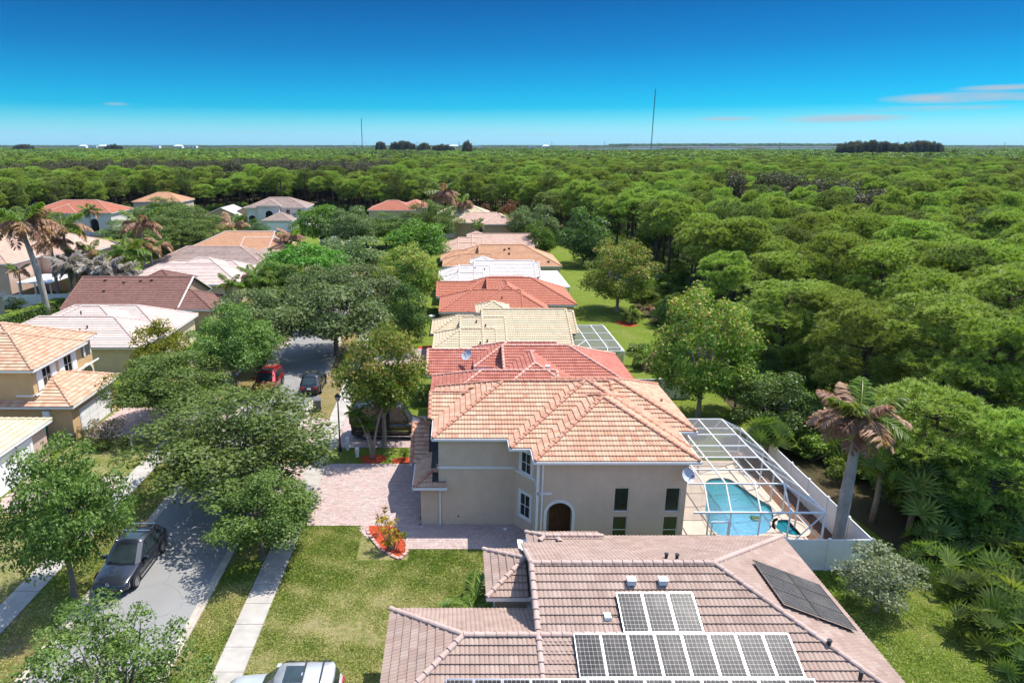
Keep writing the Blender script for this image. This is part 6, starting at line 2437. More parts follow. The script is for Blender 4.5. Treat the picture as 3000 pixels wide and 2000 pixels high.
b.inputs['Specular IOR Level'].default_value = .35
b.inputs['Transmission Weight'].default_value = .6
b.inputs['IOR'].default_value = 1.33
bump(t, b, noise(t, 7, 3, coord='World'), .45, .05)
mb = MB(); mb.poly([(p[0], p[1], -.06) for p in loop]); mb.build('water', m_pw, pt_)
cp = MB()
def coping(mb, lp, w=.26, z=.094, h=.03):
    n = len(lp)
    cen = sum((Vector(p) for p in lp), Vector()) / n
    for i in range(n):
        a, b = Vector(lp[i - 1]), Vector(lp[i])
        pa, pb_ = Vector(lp[i - 2]), Vector(lp[(i + 1) % n])
        na = Vector(((b - pa).y, -(b - pa).x, 0)).normalized(); nb = Vector(((pb_ - a).y, -(pb_ - a).x, 0)).normalized()
        if na.dot(a - cen) < 0: na = -na
        if nb.dot(b - cen) < 0: nb = -nb
        mb.poly([(*a.xy, z + h), (*b.xy, z + h), (*(b + nb * w).xy, z + h), (*(a + na * w).xy, z + h)])
        mb.poly([(*(a + na * w).xy, z + h), (*(b + nb * w).xy, z + h), (*(b + nb * w).xy, z), (*(a + na * w).xy, z)])
        mb.poly([(*b.xy, z + h), (*a.xy, z + h), (*a.xy, z - .1), (*b.xy, z - .1)])
coping(cp, loop); cp.build('coping', m_deck, pt_)
m_step = M_plain('pool step', (.22, .48, .50), .6, .1, 3)
for k in range(3):
    c = P(2072, 1432)
    mb = MB()
    r = 1.7 - .45 * k
    mb.prism([(c.x - .4 + r * math.cos(a), c.y + .4 + r * math.sin(a)) for a in [-1.5 + 2.6 * i / 12 for i in range(13)]] + [(c.x - .4, c.y + .4)], -1.2, -.75 + .2 * k)
    mb.build('step', m_step, pt_)
fl = P(2212, 1517, -.05)
mb = MB(); mb.lathe([(0, .03), (.2, .05), (.3, .02), (.3, -.03)], (fl.x, fl.y, -.05), 14)
fo = thing('drain_float', 'round dark green float on the pool water', 'float'); mb.build('disc', M_plain('green plastic', (.03, .08, .03), .5), fo)
sp_ = thing('hot_tub', 'round sunken spa beside the swimming pool', 'spa')
basin('basin', spa, -.7, .1, sp_)
mb = MB(); mb.poly([(p.x, p.y, -.04) for p in spa]); mb.build('water', m_pw, sp_)
mb = MB(); coping(mb, spa, .22); mb.build('coping', m_deck, sp_)
mb = MB()
ins = [spa_c + Vector((math.cos(a) * spa_r * .6, math.sin(a) * spa_r * .6, 0)) for a in [k * 2 * math.pi / 28 for k in range(28)]]
for i in range(28):
    mb.poly([(*spa[i - 1].xy, -.35), (*spa[i].xy, -.35), (*ins[i].xy, -.35), (*ins[i - 1].xy, -.35)])
mb.build('bench', m_step, sp_)

# screened cage
def screen_mat(name, dens, col=(.05, .05, .055)):
    m, t, b = base_mat(name)
    tr = nn(t, 'ShaderNodeBsdfTransparent')
    mx = nn(t, 'ShaderNodeMixShader'); mx.inputs[0].default_value = dens
    b.inputs['Base Color'].default_value = (*col, 1); b.inputs['Roughness'].default_value = .8
    t.links.new(tr.outputs[0], mx.inputs[1]); t.links.new(b.outputs[0], mx.inputs[2])
    t.links.new(mx.outputs[0], t.nodes['Material Output'].inputs[0])
    return m
m_screen = screen_mat('insect screen', .10, (.16, .16, .16))
m_screen2 = screen_mat('dark insect screen', .40, (.17, .165, .17))


def cage(label, x0, x1, y0, y1, ze, zt, inx, iny, ys, xs, w=.075, scr=None, post_x=(), door=None, west=True, dense=None):
    """mansard pool cage: eave frame at ze, flat top at zt set in by inx / iny; ys, xs = beam lines of the flat top"""
    t = thing('pool_cage', label, 'pool cage')
    scr = scr or m_screen
    xa, xb, ya, yb = x0, x1 - inx, y0 + iny, y1 - iny
    def beam(a, b, name='beam', ww=w):
        mb = MB(); mb.bar(a, b, ww, ww * 1.3); return mb.build(name, m_white, t)
    # posts
    for x in post_x: beam((x, y0, .1), (x, y0, ze), 'post')
    for y in ys:
        beam((x1, y, .1), (x1, y, ze), 'post', w * 1.1)
    for x in xs: beam((x, y1, .1), (x, y1, ze), 'post')
    beam((x1, y0, .1), (x1, y0, ze), 'post', w * 1.2); beam((x1, y1, .1), (x1, y1, ze), 'post')
    # eave frame, chair rail
    for a, b in (((x0, y0), (x1, y0)), ((x1, y0), (x1, y1)), ((x1, y1), (x0, y1))):
        beam((*a, ze), (*b, ze), 'beam', w * 1.25); beam((*a, .95), (*b, .95), 'rail', w * .7)
    # flat top
    for y in [ya] + ys + [yb]: beam((xa, y, zt), (xb, y, zt))
    for x in xs + [xb]: beam((x, ya, zt), (x, yb, zt))
    # rafters on the slopes
    for x in xs + [xb]:
        beam((x, y0, ze), (x, ya, zt), 'rafter'); beam((x, y1, ze), (x, yb, zt), 'rafter')
    for y in [ya] + ys + [yb]: beam((x1, y, ze), (xb, y, zt), 'rafter')
    beam((x1, y0, ze), (xb, ya, zt), 'rafter'); beam((x1, y1, ze), (xb, yb, zt), 'rafter')
    # braces at the corners
    beam((x1, y0, ze), (x1 - 1.5, y0, .95), 'brace', w * .7); beam((x1, y0, .95), (x1 - 1.5, y0, ze), 'brace', w * .7)
    beam((xa, ya, zt), (xs[0], ys[0], zt), 'brace', w * .7)
    def pane(p, m=None):
        mb = MB(); mb.poly(p); mb.build('screen', m or scr, t)
    Ys = [ya] + ys + [yb]; Xs = [xa] + xs + [xb]
    for i in range(len(Ys) - 1):
        for j in range(len(Xs) - 1):
            pane([(Xs[j], Ys[i], zt - .01), (Xs[j + 1], Ys[i], zt - .01), (Xs[j + 1], Ys[i + 1], zt - .01), (Xs[j], Ys[i + 1], zt - .01)], dense if (dense and i >= len(Ys) - 4) else None)
        pane([(x1, Ys[i], ze - .01), (x1, Ys[i + 1], ze - .01), (xb, Ys[i + 1], zt - .01), (xb, Ys[i], zt - .01)])
    Yw = [y0] + ys + [y1]
    for i in range(len(Yw) - 1): pane([(x1 - .005, Yw[i], .1), (x1 - .005, Yw[i + 1], .1), (x1 - .005, Yw[i + 1], ze), (x1 - .005, Yw[i], ze)])
    Xw = [x0] + list(xs) + [x1]
    for i in range(len(Xw) - 1):
        pane([(Xw[i], y0 + .005, .1), (Xw[i + 1], y0 + .005, .1), (Xw[i + 1], y0 + .005, ze), (Xw[i], y0 + .005, ze)])
        pane([(Xw[i], y1 - .005, .1), (Xw[i + 1], y1 - .005, .1), (Xw[i + 1], y1 - .005, ze), (Xw[i], y1 - .005, ze)], dense)
    pane([(x0, y0, ze - .01), (x1, y0, ze - .01), (xb, ya, zt - .01), (xa, ya, zt - .01)])
    pane([(x1, y1, ze - .01), (x0, y1, ze - .01), (xa, yb, zt - .01), (xb, yb, zt - .01)], dense)
    if door:
        dx0, dx1 = door
        mb = MB()
        for a, b in (((dx0, .12), (dx0, 2.15)), ((dx1, .12), (dx1, 2.15)), ((dx0, 2.15), (dx1, 2.15)), ((dx0, 1.0), (dx1, 1.0)), ((dx0, .16), (dx1, .16))):
            mb.bar((a[0], y0 - .05, a[1]), (b[0], y0 - .05, b[1]), .07)
        mb.build('door', m_white, t)
    return t
cage('white framed screen cage over the swimming pool of the taupe house', 12.85, 20.0, 32.9, 44.3, 2.7, 3.85, 1.9, 1.1, [35.7, 37.3, 38.9, 40.6], [13.7, 14.9, 16.5],
     .06, None, (13.7, 14.9, 16.5, 18.1), (13.9, 14.8), dense=m_screen2)
cage('grey screen cage with white frame behind the cream-roofed house', 11.6, 16.4, 63.6, 72.9, 2.5, 2.75, .25, .3, [66.5, 69.3], [13.2, 14.8], .06, m_screen2, (13.2, 14.8), dense=m_screen2)


# vinyl fences: every panel and post its own part
def fence(label, pts, h=1.83, step=2.4, mat=None, name='vinyl_fence', cap=True, slats=False):
    t = thing(name, label, 'fence')
    mat = mat or m_vinyl
    for (a, b) in zip(pts[:-1], pts[1:]):
        a, b = Vector((*a, 0)), Vector((*b, 0))
        L = (b - a).length; n = max(1, round(L / step)); d = (b - a) / n
        for k in range(n + 1):
            p = a + d * k
            if k == n and (b - Vector((*pts[-1], 0))).length > .01: continue
            mb = MB(Matrix.Translation(p))
            if slats:
                mb.box(-.035, .035, -.035, .035, 0, h + .08)
            else:
                mb.box(-.065, .065, -.065, .065, 0, h + .06)
                mb.add([(-.08, -.08, h + .06), (.08, -.08, h + .06), (.08, .08, h + .06), (-.08, .08, h + .06), (0, 0, h + .13)], [(0, 1, 4), (1, 2, 4), (2, 3, 4), (3, 0, 4)])
            mb.build('post', mat, t)
        for k in range(n):
            p, q = a + d * k, a + d * (k + 1)
            e = d.normalized() * .065
            if slats:
                for z in (.15, h - .05):
                    mb = MB(); mb.bar(p + Vector((0, 0, z)), q + Vector((0, 0, z)), .04); mb.build('rail', mat, t)
                mb = MB()
                m_ = int(d.length / .14)
                for i in range(1, m_):
                    c = p + d * i / m_
                    mb.box(c.x - .012, c.x + .012, c.y - .012, c.y + .012, .1, h)
                o = mb.build('pickets', mat, t); o['kind'] = 'stuff'
            else:
                mb = MB()
                mb.bar(p + e + Vector((0, 0, h / 2)), q - e + Vector((0, 0, h / 2)), .03, h - .12)
                mb.bar(p + e + Vector((0, 0, h - .04)), q - e + Vector((0, 0, h - .04)), .05, .1)
                mb.bar(p + e + Vector((0, 0, .1)), q - e + Vector((0, 0, .1)), .05, .14)
                mb.build('panel', mat, t)
    return t
fence('white vinyl fence around the pool side of the taupe house', [(15.2, 31.62), (21.94, 31.62), (21.94, 47.3)], 1.85)
fence('white vinyl fence behind the red-roofed house running to the maple', [(15.3, 57.2), (20.9, 57.2)], 1.85)
fence('white vinyl garden fence before the pink house on the left', [(-62.5, 92.2), (-54.0, 93.4)], 1.85)
fence('white metal picket fence beside the slender palms', [(-53.4, 113.3), (-52.4, 119.5), (-47, 121)], 1.5, 1.5, None, 'metal_fence', slats=True)

# ================================================================== VEHICLES
def interp(xs, ys, x):
    return float(np.interp(x, xs, ys))


def suv(name, label, cat, loc, rotz, L, W, H, paint, style='suv', rails=None, roof_mat=None, sunroof=True, lip=None, crossbars=False):
    """x forward, y to its left; origin on the ground in the middle"""
    t = thing(name, label, cat, loc, rotz)
    hl, hw = L / 2, W / 2
    zb = .27                                            # sill
    if style == 'van':
        belt = H * .52
        tx = [-hl, -hl + .03, hl - 1.35, hl - .95, hl - .30, hl - .05, hl]
        tz = [belt, belt, belt, belt * .94, belt * .80, belt * .66, belt * .5]
    elif style == 'box':
        belt = .63 * H
        tx = [-hl, -hl + .12, -hl + .4, hl - 1.55, hl - .35, hl - .06, hl]
        tz = [belt * .78, belt * .97, belt, belt * .97, belt * .90, belt * .78, belt * .5]
    else:
        belt = .60 * H
        tx = [-hl, -hl + .1, -hl + .4, hl - 1.55, hl - .55, hl - .10, hl]
        tz = [belt * .72, belt * .95, belt * 1.0, belt * .95, belt * .80, belt * .66, belt * .48]
    wx = [-hl, -hl + .12, -hl + .5, 0, hl - .8, hl - .28, hl - .06, hl]
    wy = [.80, .92, .99, 1.0, .985, .92, .80, .66] if style != 'van' else [.93, .97, 1, 1, 1, .93, .84, .7]
    xs = sorted({round(x, 4) for x in tx + wx + list(np.linspace(-hl, hl, 15))})
    mb = MB()
    rings = []
    for x in xs:
        w = hw * interp(wx, wy, x); z = interp(tx, tz, x)
        fl = .0 if -hl + .1 < x < hl - .1 else .12
        crown = .03 if z < belt * .99 else 0
        half = [(0, zb + fl), (w * .9, zb + fl), (w * .985, zb + .1 + fl), (w, zb + (z - zb) * .45), (w * .99, zb + (z - zb) * .72), (w * .95, z - .05), (w * .86, z), (w * .4, z + crown * .8), (0, z + crown)]
        ring = [(x, y, zz) for y, zz in half] + [(x, -y, zz) for y, zz in half[-2:0:-1]]
        rings.append(ring)
    n = len(rings[0])
    V = [p for r in rings for p in r]
    F = []
    for i in range(len(rings) - 1):
        for k in range(n):
            k2 = (k + 1) % n
            F.append((i * n + k, (i + 1) * n + k, (i + 1) * n + k2, i * n + k2))
    F.append(tuple(range(n))); F.append(tuple(range((len(rings) - 1) * n, len(rings) * n))[::-1])
    mb.add(V, F)
    body = mb.build('body', paint, t, True)
    # greenhouse: corner points at the belt and at the roof
    if style == 'van':
        b0, b1, r0, r1 = -hl + .02, hl - 1.0, -hl + .10, hl - 1.75
    elif style == 'box':
        b0, b1, r0, r1 = -hl + .14, hl - 1.42, -hl + .30, hl - 2.15
    else:
        b0, b1, r0, r1 = -hl + .14, hl - 1.40, -hl + .75, hl - 2.30
    wb, wr = hw * .945, hw * (.90 if style == 'van' else .76)
    zr = H - .05
    zb_ = belt * .955
    m = 6
    def ringpts(t_):
        z = zb_ + (zr - zb_) * t_
        w = wb + (wr - wb) * t_ ** 1.1
        xa = b0 + (r0 - b0) * t_; xb = b1 + (r1 - b1) * t_
        c = .16
        return [(xa, -w + c, z), (xa + c * .6, -w, z), (xb - c * 1.4, -w, z), (xb - .02, -w + c * 1.2, z), (xb + .07, 0, z), (xb - .02, w - c * 1.2, z), (xb - c * 1.4, w, z), (xa + c * .6, w, z), (xa, w - c, z), (xa - .03, 0, z)]
    A, B = ringpts(0), ringpts(1)
    gl_side = MB(); 
    shell = MB()
    k = len(A)
    shell.add(A + B, [(i, (i + 1) % k, k + (i + 1) % k, k + i) for i in range(k)])
    shell.build('cabin', paint, t)
    rf = MB()
    top = [(x * .985, y * .93, H) for x, y, z in B]
    rf.add(B + top + [((r0 + r1) / 2, 0, H + .03)], [(i, (i + 1) % k, k + (i + 1) % k, k + i) for i in range(k)] + [(k + i, k + (i + 1) % k, 2 * k) for i in range(k)])
    rf.build('roof', roof_mat or paint, t, True)

    def glass(name_, quad, off=.012, mat=m_carglass):
        q = [Vector(p) for p in quad]
        nrm = (q[1] - q[0]).cross(q[2] - q[0]).normalized()
        c = sum(q, Vector()) / len(q)
        if nrm.dot(c - Vector((c.x * .3, 0, zb_))) < 0: nrm = -nrm; q = q[::-1]
        g_ = MB(); g_.add([p + nrm * off for p in q] + [p - nrm * .02 for p in q], [tuple(range(len(q)))] + [(i, len(q) + i, len(q) + (i + 1) % len(q), (i + 1) % len(q)) for i in range(len(q))])
        return g_.build(name_, mat, t)

    def onside(s, ta, tb, xa, xb, xa2=None, xb2=None):
        def pt(t_, x):
            z = zb_ + (zr - zb_) * t_; w = wb + (wr - wb) * t_ ** 1.1
            return (x, s * w, z)
        return [pt(ta, xa), pt(ta, xb), pt(tb, xb if xb2 is None else xb2), pt(tb, xa if xa2 is None else xa2)]
    # windscreen and rear glass
    def across(i0, i1, ta, tb):
        pa = [Vector(A[i]).lerp(Vector(B[i]), ta) for i in i0]
        pb = [Vector(A[i]).lerp(Vector(B[i]), tb) for i in i1]
        return pa + pb
    glass('windscreen', across((3, 4), (4, 3), .1, .93)); glass('windscreen', across((4, 5), (5, 4), .1, .93))
    if style != 'van':
        glass('rear_window', across((8, 9), (9, 8), .18, .88)); glass('rear_window', across((9, 0), (0, 9), .18, .88))
    for s in (-1, 1):
        if style == 'van':
            glass('side_window', onside(s, .16, .70, b1 - 1.05, b1 - .22, b1 - 1.05, b1 - .55))
            glass('side_window', onside(s, .28, .72, b1 - 2.15, b1 - 1.3))
            glass('side_window', onside(s, .28, .62, b0 + .9, b0 + 1.9))
        else:
            ln = (b1 - b0)
            f1, f2 = b1 - .34, b1 - 1.18
            slopeF = (b1 - r1); slopeR = (r0 - b0)
            glass('side_window', onside(s, .10, .86, f2, f1, f2 - .02, f1 - slopeF * .78))
            glass('side_window', onside(s, .10, .86, f2 - .95, f2 - .07, f2 - .93, f2 - .09))
            glass('side_window', onside(s, .14, .84, b0 + .30, f2 - 1.03, b0 + .30 + slopeR * .8, f2 - 1.01))
    # wheels
    wr_ = .37 if style != 'van' else .36
    xw = (hl - .93, -hl + (1.0 if style != 'van' else 1.15))
    for x in xw:
        for s in (-1, 1):
            mb = MB(Matrix.Translation((x, s * (hw - .085), wr_)) @ Matrix.Rotation(math.pi / 2, 4, 'X'))
            mb.lathe([(wr_ * .66, -.125), (wr_ * .93, -.12), (wr_, -.07), (wr_, .07), (wr_ * .93, .12), (wr_ * .66, .125)], n=20)
            wh = mb.build('wheel', m_rubber, t, True)
            mb = MB(Matrix.Translation((x, s * (hw - .085), wr_)) @ Matrix.Rotation(math.pi / 2, 4, 'X'))
            zf = -.115 * s
            mb.lathe([(0, zf * .9), (.07, zf * .9), (wr_ * .6, zf * .75), (wr_ * .68, zf * 1.02)], n=20)
            mb.build('rim', m_rim, wh)
            # dark arch over the wheel
            mb = MB()
            N = 12
            for q in range(N):
                a0, a1 = math.pi * q / N, math.pi * (q + 1) / N
                ro, ri = wr_ + .09, wr_ - .05
                y = s * (hw * 1.0 + .028)
                mb.poly([(x + ri * math.cos(a0), y, wr_ + ri * math.sin(a0)), (x + ro * math.cos(a0), y, wr_ + ro * math.sin(a0)), (x + ro * math.cos(a1), y, wr_ + ro * math.sin(a1)), (x + ri * math.cos(a1), y, wr_ + ri * math.sin(a1))])
            mb.build('wheel_arch', m_blackplastic, t)
    for s in (-1, 1):
        mb = MB(); mb.box(-hl + 1.45, hl - 1.4, s * hw * .985 - .03, s * hw * .985 + .03, zb - .04, zb + .09); mb.build('sill', lip or m_blackplastic, t)
        mb = MB(); mb.box(b1 - .62, b1 - .45, s * (hw + .12) - .12, s * (hw + .12) + .10, zb_ + .02, zb_ + .19); mb.build('mirror', paint, t)
        zl = interp(tx, tz, hl - .2)
        mb = MB(); mb.add([(hl - .42, s * hw * .93, zl - .06), (hl - .10, s * hw * .62, zl - .10), (hl - .04, s * hw * .60, zl - .24), (hl - .34, s * hw * .945, zl - .22)], [(0, 1, 2, 3)])
        mb.add([(hl - .42, s * hw * .80, zl - .01), (hl - .16, s * hw * .55, zl - .02), (hl - .09, s * hw * .62, zl - .10), (hl - .40, s * hw * .945, zl - .06)], [(0, 1, 2, 3)])
        mb.build('headlight', m_clear_lens, t)
        zt_ = belt * .86
        mb = MB(); mb.box(-hl - .012, -hl + .16, s * hw * .62 - .17, s * hw * .62 + .17, zt_ - .16, zt_ + .02)
        mb.build('taillight', m_red_lens, t)
        for kx in (f2 if style != 'van' else b1 - 1.15, 0 - .25):
            mb = MB(); mb.box(kx - .14, kx + .02, s * hw * 1.0 - .02, s * hw * 1.0 + .012, belt * .80, belt * .80 + .035); mb.build('door_handle', m_chrome, t)
    zg = interp(tx, tz, hl) 
    mb = MB(); mb.box(hl - .06, hl + .012, -hw * .44, hw * .44, zg - .20, zg + .03); gr = mb.build('grille', m_blackplastic, t)
    mb = MB()
    for q in range(7):
        y = -hw * .38 + q * hw * .76 / 6
        mb.box(hl + .012, hl + .02, y - .02, y + .02, zg - .17, zg + .0)
    mb.build('grille_bars', m_chrome, gr)
    mb = MB(); mb.box(hl - .12, hl + .03, -hw * .70, hw * .70, .28, .42); mb.build('bumper', m_blackplastic, t)
    mb = MB(); mb.box(hl + .02, hl + .045, -hw * .60, hw * .60, .30, .335); mb.build('bumper_trim', m_chrome, t)
    mb = MB(); mb.box(-hl - .03, -hl + .14, -hw * .74, hw * .74, .34, .56); mb.build('rear_bumper', m_blackplastic, t)
    mb = MB(); mb.box(-hl - .02, -hl + .02, -.17, .17, zt_ - .2, zt_ - .06); mb.build('number_plate', m_white, t)
    if sunroof:
        mb = MB(); mb.box(r1 - 1.0, r1 - .28, -wr * .62, wr * .62, H + .008, H + .026); mb.build('sunroof', m_carglass, t)
    if rails:
        for s in (-1, 1):
            mb = MB(); mb.tube([(r0 + .15, s * wr * .93, H - .03), (r0 + .25, s * wr * .93, H + .05), (r1 - .3, s * wr * .93, H + .05), (r1 - .15, s * wr * .93, H - .03)], .022, 6)
            mb.build('roof_rail', rails, t)
    if crossbars:
        for x in (r1 - 1.05, r1 - 1.75):
            mb = MB(); mb.bar((x, -wr * .97, H + .075), (x, wr * .97, H + .075), .06, .03); mb.build('cross_bar', rails, t)
    return t


p_grey = M_paint('dark grey metallic paint', (.020, .024, .034), .3)
p_red = M_paint('deep red metallic paint', (.26, .006, .012), .4)
p_black = M_paint('black paint', (.012, .012, .015), .3)
p_bronze = M_paint('dark bronze paint', (.045, .036, .024), .45)
p_silver = M_paint('silver paint', (.48, .50, .53), .35, .3)
p_white = M_paint('white paint', (.72, .73, .74), .05, .35)
c1 = suv('parked_car', 'dark grey SUV with roof bars parked at the left kerb, nose towards the lens', 'car', (-17.25, 31.75, .035), -math.pi / 2 - .02, 5.05, 1.96, 1.72, p_grey, rails=m_chrome, crossbars=True, lip=m_chrome)
# round emblem ring on its grille
mb = MB(Matrix.Translation((2.55, 0, .80)) @ Matrix.Rotation(math.pi / 2, 4, 'Y'))
mb.lathe([(.055, 0), (.075, .012), (.095, 0)], n=14); mb.build('emblem', m_chrome, c1)
suv('parked_car', 'deep red SUV with a black roof insert parked at the left kerb', 'car', (-17.35, 59.6, .035), -math.pi / 2 - .03, 4.8, 1.95, 1.77, p_red, 'box', rails=m_chrome, roof_mat=None)
suv('parked_car', 'black SUV seen from behind beside the grey wheelie bin', 'car', (-13.2, 59.9, .035), math.pi / 2 + .02, 4.6, 1.85, 1.68, p_black, 'suv', rails=m_black)
suv('parked_car', 'silver-white SUV with a sunroof cut off by the bottom edge', 'car', (-6.85, 22.2, .05), math.pi + .02, 4.65, 1.9, 1.72, p_silver, 'box', rails=m_blackplastic, crossbars=True)
van = suv('camper_van', 'dark bronze camper van parked behind the maple with its nose to the house', 'van', (-5.2, 49.3, .05), 0.0, 5.6, 2.05, 2.62, p_bronze, 'van', sunroof=False)
mb = MB(); mb.box(-.9, -.05, -.38, .38, 2.64, 2.82); mb.build('roof_unit', m_vinyl, van)
mb = MB(); mb.box(-2.1, -1.2, -.5, .5, 2.63, 2.68); mb.build('roof_panel', m_carglass, van)
mb = MB(); mb.box(-2.4, 1.6, -1.04, -1.02, .72, .78); mb.build('side_stripe', m_chrome, van)
mb = MB(); mb.box(-2.0, 1.7, -1.13, -.99, .30, .37); mb.build('side_step', m_chrome, van)
mb = MB(Matrix.Translation((-2.93, 0, 1.2)) @ Matrix.Rotation(math.pi / 2, 4, 'Y'))
mb.lathe([(0, -.12), (.30, -.12), (.37, -.06), (.37, .06), (.30, .12), (0, .12)], n=20); mb.build('spare_wheel', m_rubber, van)
mb = MB()
for s in (-1, 1): mb.box(-2.82, -2.70, s * .93 - .07, s * .93 + .07, 1.0, 1.5)
mb.build('tail_lamp', m_red_lens, van)
suv('parked_car', 'small white car on the drive of the far white two-storey house', 'car', (-49.0, 181.5, .03), math.pi / 2, 4.4, 1.8, 1.5, p_white, 'suv', sunroof=False)
suv('parked_van', 'white vehicle far down the street among the oaks', 'van', (-22.4, 146.5, .03), math.pi / 2, 5.2, 2.0, 2.3, p_white, 'van', sunroof=False)
suv('parked_car', 'pale car glimpsed under the oaks at the bend of the road', 'car', (-12.6, 96.5, .03), math.pi / 2, 4.5, 1.85, 1.6, p_silver, 'suv', sunroof=False)

# ================================================================== STREET FURNITURE
lt = thing('street_lamp', 'black street lamp post with a small lantern beside the sidewalk', 'street lamp', (-8.55, 46.36, 0))
mb = MB(); mb.tube([(0, 0, 0), (0, 0, .12), (0, 0, .5), (0, 0, .55), (0, 0, 3.75), (0, 0, 3.95)], [.13, .12, .085, .06, .048, .045], 10); mb.build('pole', m_black, lt, True)
m_lantern = M_plain('milky lantern glass', (.55, .55, .52), .3)
mb = MB(); mb.lathe([(.07, 3.95), (.13, 4.0), (.19, 4.32)], n=6); la = mb.build('lantern', m_lantern, lt)
mb = MB(); mb.lathe([(.24, 4.32), (.24, 4.36), (.10, 4.48), (.03, 4.56), (0, 4.6)], n=6); mb.build('cap', m_black, la)
mb = MB()
for k in range(6):
    a = math.pi * k / 3; mb.bar((.13 * math.cos(a), .13 * math.sin(a), 4.0), (.20 * math.cos(a), .20 * math.sin(a), 4.34), .02)
mb.build('lantern_bars', m_black, la)


def bin_(label, loc, rotz, mat, s=1.0, name='wheelie_bin'):
    t = thing(name, label, 'bin', loc, rotz)
    t.scale = (s, s, s)
    mb = MB(); mb.add([(-.24, -.27, .04), (.24, -.27, .04), (.24, .24, .04), (-.24, .24, .04), (-.29, -.34, .96), (.29, -.34, .96), (.29, .33, .96), (-.29, .33, .96)],
                      [(3, 2, 1, 0), (0, 1, 5, 4), (1, 2, 6, 5), (2, 3, 7, 6), (3, 0, 4, 7)]); mb.build('body', mat, t)
    mb = MB(); mb.add([(-.32, -.38, .97), (.32, -.38, .97), (.32, .36, .99), (-.32, .36, .99), (-.28, -.3, 1.06), (.28, -.3, 1.06), (.28, .3, 1.09), (-.28, .3, 1.09)],
                      [(4, 5, 6, 7), (0, 1, 5, 4), (1, 2, 6, 5), (2, 3, 7, 6), (3, 0, 4, 7), (3, 2, 1, 0)]); mb.build('lid', mat, t)
    mb = MB(); mb.tube([(-.24, .42, .93), (.24, .42, .93)], .025, 6); mb.build('handle', m_blackplastic, t)
    for sx in (-1, 1):
        mb = MB(); mb.cyl((sx * .27, .25, .12), (sx * .33, .25, .12), .12, .12, 12); mb.build('wheel', m_rubber, t)
    return t
g_bin = M_plain('green bin plastic', (.008, .11, .045), .45, .1, 3)
gr_bin = M_plain('grey bin plastic', (.11, .11, .11), .6, .1, 3)
bin_('grey wheelie bin on the right verge behind the black SUV', (*P(930, 1203).xy, .03), .3, gr_bin, 1.05)
bin_('green wheelie bin against the wall of the yellow house', (-31.15, 47.35, .02), .2, g_bin, 1.25)
bin_('black bin left of the green wheelie bin', (-32.6, 47.3, .02), -.1, m_blackplastic, 1.0)
bin_('dark bin in shade at the corner pillar of the yellow house', (-29.0, 47.5, .02), .1, m_blackplastic, .8)
bin_('dark bin behind a street oak on the left verge', (-19.6, 66.2, .03), .4, m_blackplastic, 1.05)
for u, v, h, lab in ((1019, 1318, 1.05, 'taller white utility pedestal on the grass beside the lamp post'), (1047, 1338, .75, 'shorter white utility pedestal on the grass near the three slim palms')):
    p = P(u, v)
    t = thing('utility_pedestal', lab, 'utility box', (p.x, p.y, 0))
    mb = MB(); mb.box(-.11, .11, -.1, .1, 0, h * .55); mb.build('base', m_vinyl, t)
    mb = MB(); mb.box(-.13, .13, -.12, .12, h * .55, h - .04); mb.add([(-.13, -.12, h - .04), (.13, -.12, h - .04), (.13, .12, h - .04), (-.13, .12, h - .04), (0, 0, h + .02)], [(0, 1, 4), (1, 2, 4), (2, 3, 4), (3, 0, 4)]); mb.build('hood', m_vinyl, t)
p = P(1266, 938)
t = thing('flower_pot', 'white stone pot beside the path of the cream-roofed house', 'pot', (p.x, p.y, 0))
mb = MB(); mb.lathe([(0, 0), (.28, .02), (.22, .12), (.4, .5), (.46, .62), (.40, .62), (.3, .45)], n=14); mb.build('bowl', m_vinyl, t, True)
mb = MB(); mb.box(-.05, .05, -.04, .04, 0, .9); 
t = thing('sprinkler_cap', 'small white cap on the shaded pavers before the taupe house', 'cap', (*P(1480, 1552).xy, .06))
mb = MB(); mb.lathe([(.11, 0), (.10, .04), (.05, .07), (0, .075)], n=12); mb.build('dome', m_vinyl, t)
t = thing('mailbox', 'grey mailbox among the shrubs in front of the yellow house', 'mailbox', (*P(388, 1325).xy, 0))
mb = MB(); mb.box(-.05, .05, -.05, .05, 0, 1.05); mb.build('post', m_white, t)
mb = MB(); mb.box(-.13, .13, -.28, .28, 1.05, 1.22); mb.tube([(0, -.28, 1.22), (0, .28, 1.22)], .13, 10); mb.build('box', m_rim, t)

